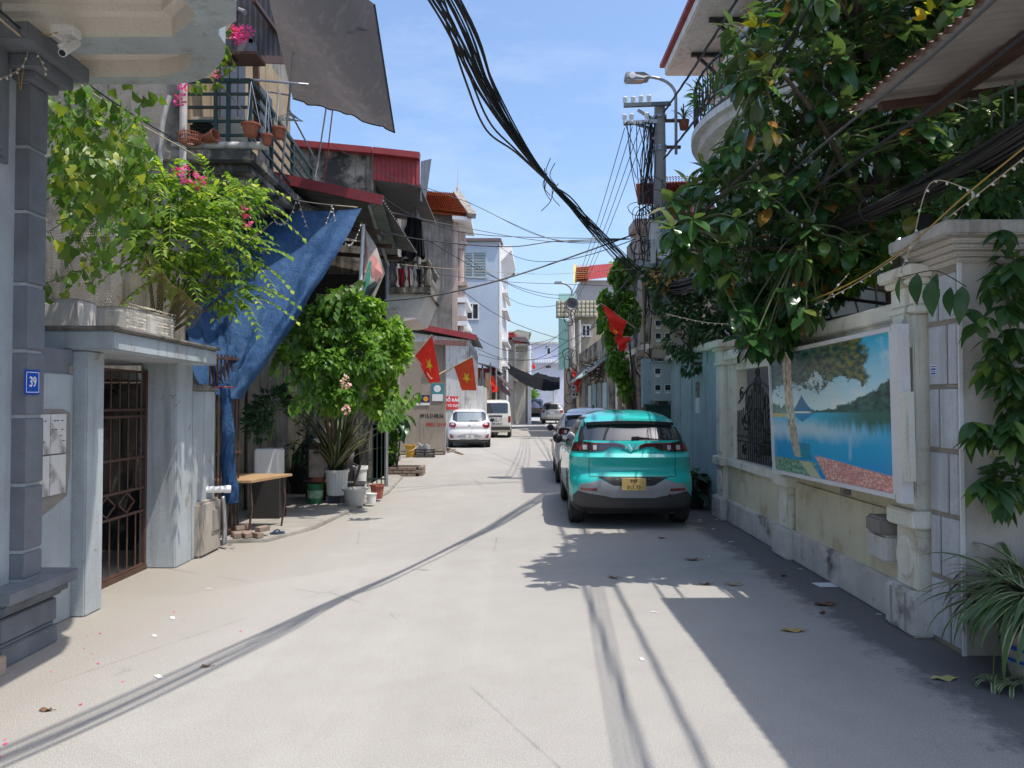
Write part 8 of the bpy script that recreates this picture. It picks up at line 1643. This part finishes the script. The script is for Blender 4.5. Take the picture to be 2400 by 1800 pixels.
for k, (lab, a, b, s_) in enumerate((('faint wire from the loft to the cornice house crossing high over the lane', (1000, 560, 20), (1345, 690, 37.5), .5), ('faint wire from the tile-roof house to the mint screen', (1088, 600, 32.5), (1312, 700, 38), .4), ('faint wire from the pale house ledge to the loudspeaker pole top', (1180, 690, 46), (1336, 705, 36), .5), ('faint sagging wire from the low house eave to the loudspeaker pole', (1117, 790, 31), (1336, 760, 36), .9), ('faint wire between the shop row and the concrete house', (1165, 840, 40), (1240, 800, 61), .5), ('wire from the loudspeaker pole to the shop awning below the pale house', (1338, 820, 35.8), (1160, 862, 40), .6), ('drooping spare wire under the pole bundle towards the lilac building', (1480, 640, 16.4), (1290, 830, 60), .8), ('low wire from the utility pole to the shutter terrace', (1505, 760, 16.3), (1385, 880, 30), .3), ('slack wire from the pale house roof to the utility pole', (1168, 575, 44), (1490, 560, 16.2), .7))): wire(lab, catenary(W(*a), W(*b), s_), .012, m_cable, sm_=False)
# ---------------------------------------------------------------- forecourt clutter
def bowl(name, label, c, r, h, mat, cat='flower pot', n=24):
    t = thing(name, label, cat, c); MB().lathe([(0, 0), (r*.68, 0), (r*.72, .02), (r*.92, h*.86), (r*1.05, h*.88), (r*1.06, h), (r*.93, h), (r*.66, h*.25), (0, h*.25)], c, n).build('pot', mat, t, smooth=True, angle=40); soil(t, (c[0], c[1], c[2]+h*.7), r*.88); return t
m_pale = M('pale_grey_plastic', (.5, .49, .47), (.44, .43, .41), s=4, r=.5, bump=.02)
bowl('planter_bowl', 'wide empty grey-white planter bowl at the forecourt edge', (-2.6, 12.75, .045), .2, .28, m_pale)
t = thing('flower_pot', 'smallest white fluted pot beside the wide planter bowl', 'flower pot', (-2.36, 12.95, .045)); pot_fluted(t, (-2.36, 12.95, .045), .085, .17, m_white, 16); soil(t, (-2.36, 12.95, .19), .07)
bowl('flower_pot', 'brick-red plastic pot behind the small fluted pot', (-2.38, 13.6, .045), .13, .25, M('red_plastic_pot', (.34, .1, .07), r=.6, bump=0), n=8)
bowl('flower_pot', 'dark grey pot behind the wide planter bowl', (-2.82, 13.9, .045), .18, .26, M('grey_pot', (.09, .09, .095), r=.6)); bowl('flower_pot', 'white pot half hidden behind the snake plant', (-2.86, 14.5, .045), .14, .5, m_white)
t = thing('paint_bucket', 'green and white paint bucket beside the snake plant', 'bucket', (-3.32, 13.0, .045)); MB().lathe([(0, 0), (.12, 0), (.135, .3), (.14, .3), (.14, .33), (.125, .33), (.11, .04), (0, .04)], (-3.32, 13.0, .045), 24).build('bucket', M('green_bucket', (.03, .16, .06), r=.5, bump=0), t, smooth=True, angle=40)
MB().lathe([(.1265, .09), (.1335, .22)], (-3.32, 13.0, .045), 24).build('label_band', M('pale_green_label', (.4, .5, .4), (.1, .25, .1), s=8, r=.5, bump=0), t)
t = thing('stove_box', 'weathered steel box burner with handle stacked above the green bucket', 'stove', (-3.3, 13.05, .38)); x, y = -3.3, 13.1
MB().box(x-.13, x+.13, y-.12, y+.12, .48, .95).build('box', M('scuffed_steel', (.34, .3, .26), (.2, .16, .13), s=7, r=.5, metal=.4), t, bevel=.008); MB().prism([(x-.14, y-.13, .95), (x+.14, y-.13, .95), (x+.06, y-.13, 1.06), (x-.06, y-.13, 1.06)], (0, .26, 0)).build('hood', m_dark, t); MB().lathe([(.1, .38), (.12, .4), (.1, .48)], (x, y-.02, 0), 16).build('burner_foot', m_terra, t)
MB().box(x-.05, x+.05, y-.13, y-.12, .88, .915).build('handle', m_dark, t); MB().box(x-.06, x+.06, y-.11, y+.1, 1.06, 1.13).build('flue', m_white, t)
tb = thing('work_table', 'low wooden plank table beside the tarpaulin tail', 'table', (-3.45, 10.3, .045)); MB().prism([(-3.95, 9.75, .72), (-3.3, 9.75, .72), (-3.05, 10.7, .72), (-3.95, 10.7, .72)], (0, 0, .035)).build('table_top', M('plank_wood', (.36, .24, .13), (.27, .17, .09), s=3, r=.7), tb, bevel=.005)
for px, py in ((-3.35, 9.85), (-3.15, 10.6), (-3.88, 9.85), (-3.88, 10.6)): MB().tube([(px, py, .72), (px+.03, py, .4), (px-.02, py, .05)], .014, 6).build('leg', m_rustbrown, tb)
t = thing('planter_box', 'square white planter with dark plant in the shaded shelter', 'potted plant', (-3.6, 11.4, .05)); MB().box(-3.8, -3.4, 11.25, 11.6, .05, .66).build('stand', m_dark, t); MB().box(-3.78, -3.42, 11.27, 11.58, .66, 1.06).build('pot', m_white, t, bevel=.02)
P_, A, N_, S = cloud([((-3.6, 11.4, 1.6), (.35, .3, .5)), ((-3.75, 11.3, 1.4), (.2, .2, .3))], 520, .13, .3, .7, 10); scatter('leaf_mass', t, lm_deep, P_, A, N_, S, .4, 's'); stems(t, (-3.6, 11.4, 1.08), [(-3.6, 11.4, 1.9), (-3.5, 11.5, 1.7), (-3.75, 11.35, 1.6)], m_stemg, .012)
t = thing('sapling', 'thin young tree in a dark tub inside the shelter', 'potted plant', (-3.35, 13.7, .05)); MB().lathe([(0, 0), (.3, 0), (.36, .3), (.33, .3), (0, .26)], (-3.35, 13.7, .05), 20).build('pot', M('brown_tub', (.07, .035, .025), r=.7), t, smooth=True, angle=40); MB().tube(smooth_path([(-3.35, 13.7, .3), (-3.3, 13.7, .9), (-3.45, 13.7, 1.4), (-3.4, 13.7, 2.1)]), .018, 6).build('trunk', m_bark, t); P_, A, N_, S = cloud([((-3.4, 13.7, 1.5), (.4, .3, .4)), ((-3.6, 13.6, .9), (.35, .3, .3))], 260, .16, .6, .6); scatter('leaf_mass', t, lm_deep, P_, A, N_, S, .35, 's')
t = thing('motorbike', 'motorbike under a black cover parked in the shaded shelter', 'motorbike', (-3.6, 14.6, .05)); MB().grid(lambda u, v: V((-4.1+1.15*u, 14.6+.35*math.cos(v*PI)*(1+.1*math.sin(u*9)), .06+(.75+.3*math.sin(u*PI)+.12*math.sin(u*7))*math.sin(v*PI)**.6)), 26, 16).build('cover', m_black, t, smooth=True)
for x in (-3.95, -3.1): MB().lathe([(.2, -.04), (.28, -.04), (.28, .04), (.2, .04)], (x, 14.6, .33), 20, 'y').build('wheel', m_tyre, t)
t = thing('brick_pile', 'loose red bricks and rubble at the forecourt edge', 'bricks', (-3.3, 9.75, .05))
for k in range(7): place('brick', bk, t, (-3.45+.12*(k % 3)+random.uniform(-.04, .04), 9.7+.1*(k//3), .05+.06*(k//5)), (random.uniform(-.1, .1), 0, random.uniform(-1.4, 1.4)), .9)
sl2 = thing('sandal', 'dark blue rubber sandal left on the forecourt slab', 'sandal', (-3.05, 10.0, .045)); MB().prism([(-3.12, 9.92, .046), (-3.02, 9.9, .046), (-2.94, 10.0, .046), (-2.98, 10.08, .046), (-3.1, 10.02, .046)], (0, 0, .02)).build('sole', M('navy_rubber', (.03, .05, .09), r=.7), sl2, bevel=.006); MB().tube(smooth_path([(-3.1, 9.96, .06), (-3.03, 9.97, .1), (-2.98, 9.95, .06)]), .01, 5).build('strap', MATS['navy_rubber'], sl2)
# yard entrance clutter
Yy = 24.4; x = W(962, 1060, Yy).x; t = thing('yellow_bucket', 'yellow plastic bucket with handle beside the notice wall', 'bucket', (x, Yy, 0)); MB().lathe([(0, 0), (.13, 0), (.17, .36), (.185, .36), (.185, .39), (.16, .39), (.12, .03), (0, .03)], (x, Yy, 0), 22).build('bucket', M('yellow_plastic', (.5, .29, .03), r=.5, bump=0), t, smooth=True, angle=40); MB().tube([(x+.18*math.cos(a), Yy-.17*math.sin(a)*.9, .35-.14*math.sin(a)) for a in [PI*i/10 for i in range(11)]], .007, 4).build('handle', m_white, t)
x = W(997, 1060, Yy).x; t = thing('rubbish_crate', 'black crate with a white sack at the foot of the notice wall', 'crate', (x, Yy, 0)); q = MB(); q.box(x-.3, x+.3, Yy-.2, Yy+.2, 0, .03)
for z in (.08, .16, .24): q.box(x-.3, x-.28, Yy-.2, Yy+.2, z-.02, z+.02); q.box(x+.28, x+.3, Yy-.2, Yy+.2, z-.02, z+.02); q.box(x-.3, x+.3, Yy-.2, Yy-.18, z-.02, z+.02)
for xx in (-.29, 0, .29): q.box(x+xx-.015, x+xx+.015, Yy-.205, Yy-.18, 0, .27)
q.build('crate', m_black, t); MB().grid(lambda u, v: V((x-.05+(u-.5)*.5*(1-.4*v)+.05*fbm(u*4, v*4), Yy+.18*math.cos(u*PI)-.02, .1+.3*math.sin(v*PI)*(1+.3*fbm(u*5, v*3)))), 18, 12).build('sack', m_whitecl, t, smooth=True)
for k in range(7):
    p = WG(1042+k*4+random.uniform(-3, 3), 1052+random.uniform(-6, 10)); o = place('rubble_brick', bk, None, (p.x, p.y, 0), (0, 0, random.uniform(0, 3)), random.uniform(.7, 1.1)); tag(o, 'loose brick lying at the corner of the notice wall', 'brick', 'loose bricks at the notice wall')
a, b = WG(1048, 1055), WG(1084, 1066); q = MB().bar(V((a.x, a.y, .09)), V((b.x, b.y, .02)), .08, .03); tag(q.build('plank', M('old_plank', (.22, .16, .11), r=.9), org=a), 'old wooden plank lying on the road before the white hatchback', 'plank')
# ---------------------------------------------------------------- things lying on the road
m_dry = M('dry_leaf', (.16, .085, .045), (.1, .05, .03), s=20, r=.8); m_dry2 = M('pale_dry_leaf', (.38, .28, .1), (.3, .2, .06), s=20, r=.75); m_dry3 = M('yellow_fallen_leaf', (.4, .4, .16), (.34, .34, .12), s=15, r=.6)
def fallen(label, px, py, L_, mat, rz, curl):
    p = WG(px, py); L_ *= .85; curl *= .22; w_ = L_*.26; vs, fs = [], []; prof = [.1, .75, 1, .9, .55, 0]
    for i in range(6): t_ = i/5; z = .006+curl*L_*(2*t_-1)**2*.5+.008*math.sin(i*2.1); vs += [(-w_*prof[i], (t_-.5)*L_, z+curl*w_*.9), (0, (t_-.5)*L_, z), (w_*prof[i], (t_-.5)*L_, z+curl*w_*.6)]
    for i in range(5): k = i*3; fs += [(k, k+1, k+4, k+3), (k+1, k+2, k+5, k+4)]
    q = MB().add(vs, fs); q.tube([(0, -.5*L_, .006+curl*L_*.5), (.01, -.75*L_, .006)], .002, 4); o = q.build('fallen_leaf', mat, smooth=True); o.location = (p.x, p.y, .002); o.rotation_euler = (0, 0, rz); tag(o, label, 'leaf', 'fallen leaves on the road'); return o
for a in (('curled brown leaf in the tree shadow nearest its ragged left edge', 1437, 1355, .15, m_dry, 1.2, .5), ('dark brown leaf lying flat in the tree shadow behind the turquoise car', 1622, 1313, .2, m_dry, 1.5, .35), ('small brown leaf at the bright gap in the tree shadow', 1652, 1371, .15, m_dry, 1.8, .5), ('upturned yellow leaf standing in the bright gap of the shadow', 1716, 1372, .17, m_dry2, 1.3, .9), ('tiny dark curled leaf near the white paper sheet', 1835, 1351, .1, m_dry, .4, .9), ('long twisted brown leaf on the dark asphalt edge', 1932, 1418, .24, m_dry, 1.75, .4), ('flat tan leaf lying out on the shaded road', 1857, 1479, .22, m_dry2, 1.5, .15), ('yellow-green leaf near the spider plant', 2210, 1592, .2, m_dry3, 1.6, .1), ('dark scrap of leaf by the tree shadow edge', 1550, 1262, .14, m_dry, .8, .4), ('brown leaf close to the garden wall plinth', 1765, 1258, .12, m_dry, 1.1, .6), ('small brown leaf below the long twisted one', 1927, 1438, .1, m_dry, 2.2, .6), ('dark flat scrap on the sunlit road near the left wall', 106, 1666, .1, m_dry, 1.4, .05), ('dark oval leaf on the sunlit road beside the cable shadow', 481, 1563, .09, m_dry, 1.5, .05)): fallen(*a)
p = WG(1940, 1371); q = MB(); o = q.prism([(-.11, -.09, 0), (.12, -.1, 0), (.1, .08, 0), (-.13, .07, 0)], (0, 0, .002)).build('paper_sheet', M('white_paper', (.72, .74, .77), r=.8, bump=0, speck=0)); o.location = (p.x, p.y, .003); tag(o, 'white sheet of paper lying on the dark asphalt edge', 'paper')
pm_ = MB().add([(-.012, -.008, .002), (.012, -.01, .003), (.014, .008, .006), (-.01, .01, .004), (0, 0, .009)], [(0, 1, 4), (1, 2, 4), (2, 3, 4), (3, 0, 4)]).mesh('petal'); pm_.materials.append(lm_pink); random.seed(4)
for (px, py) in ((204, 1492), (120, 1575), (287, 1599), (230, 1556), (215, 1533), (197, 1520), (12, 1734), (12, 1745), (189, 1652), (358, 1460), (408, 1434), (235, 1485), (426, 1455), (565, 1480), (3, 1775), (296, 1472)):
    p = WG(px, py); o = place('fallen_petal', pm_, None, (p.x, p.y, .001), (0, 0, random.uniform(0, 6)), random.uniform(.45, .9)); tag(o, 'tiny pink petal fallen on the road by the left wall', 'petal', 'pink petals on the road')
sc_m = MB().prism([(-.03, -.01, 0), (.02, -.014, 0), (.034, .006, 0), (-.02, .012, 0)], (0, 0, .003)).mesh('scrap'); sc_m.materials.append(m_whitecl)
for (px, py) in ((372, 1587), (490, 1380), (362, 1491), (405, 1449), (1640, 1218), (1672, 1240), (1662, 1305), (1690, 1332), (1713, 1270), (1504, 1546), (1532, 1435), (2060, 1440), (1876, 1334), (2330, 1605), (1640, 1222), (1680, 1218)):
    p = WG(px, py); o = place('litter_scrap', sc_m, None, (p.x, p.y, .002), (0, 0, random.uniform(0, 6)), random.uniform(.6, 1.6)); tag(o, 'tiny pale scrap of litter on the road', 'litter', 'pale scraps on the road')
gv = MB(); random.seed(8)
for k in range(420):
    x = 2.98-abs(random.gauss(0, .16)); s_ = random.uniform(.003, .008); y = random.uniform(5.8, 12.4)
    c = V((x, y, s_*.4)); gv.add([c+V((s_, 0, 0)), c+V((0, s_, 0)), c+V((-s_, 0, 0)), c+V((0, -s_, 0)), c+V((0, 0, s_*.7))], [(0, 1, 4), (1, 2, 4), (2, 3, 4), (3, 0, 4)])
tag(gv.build('gravel', m_plaster), 'fine loose grit along the wall feet', 'gravel', kind='stuff')
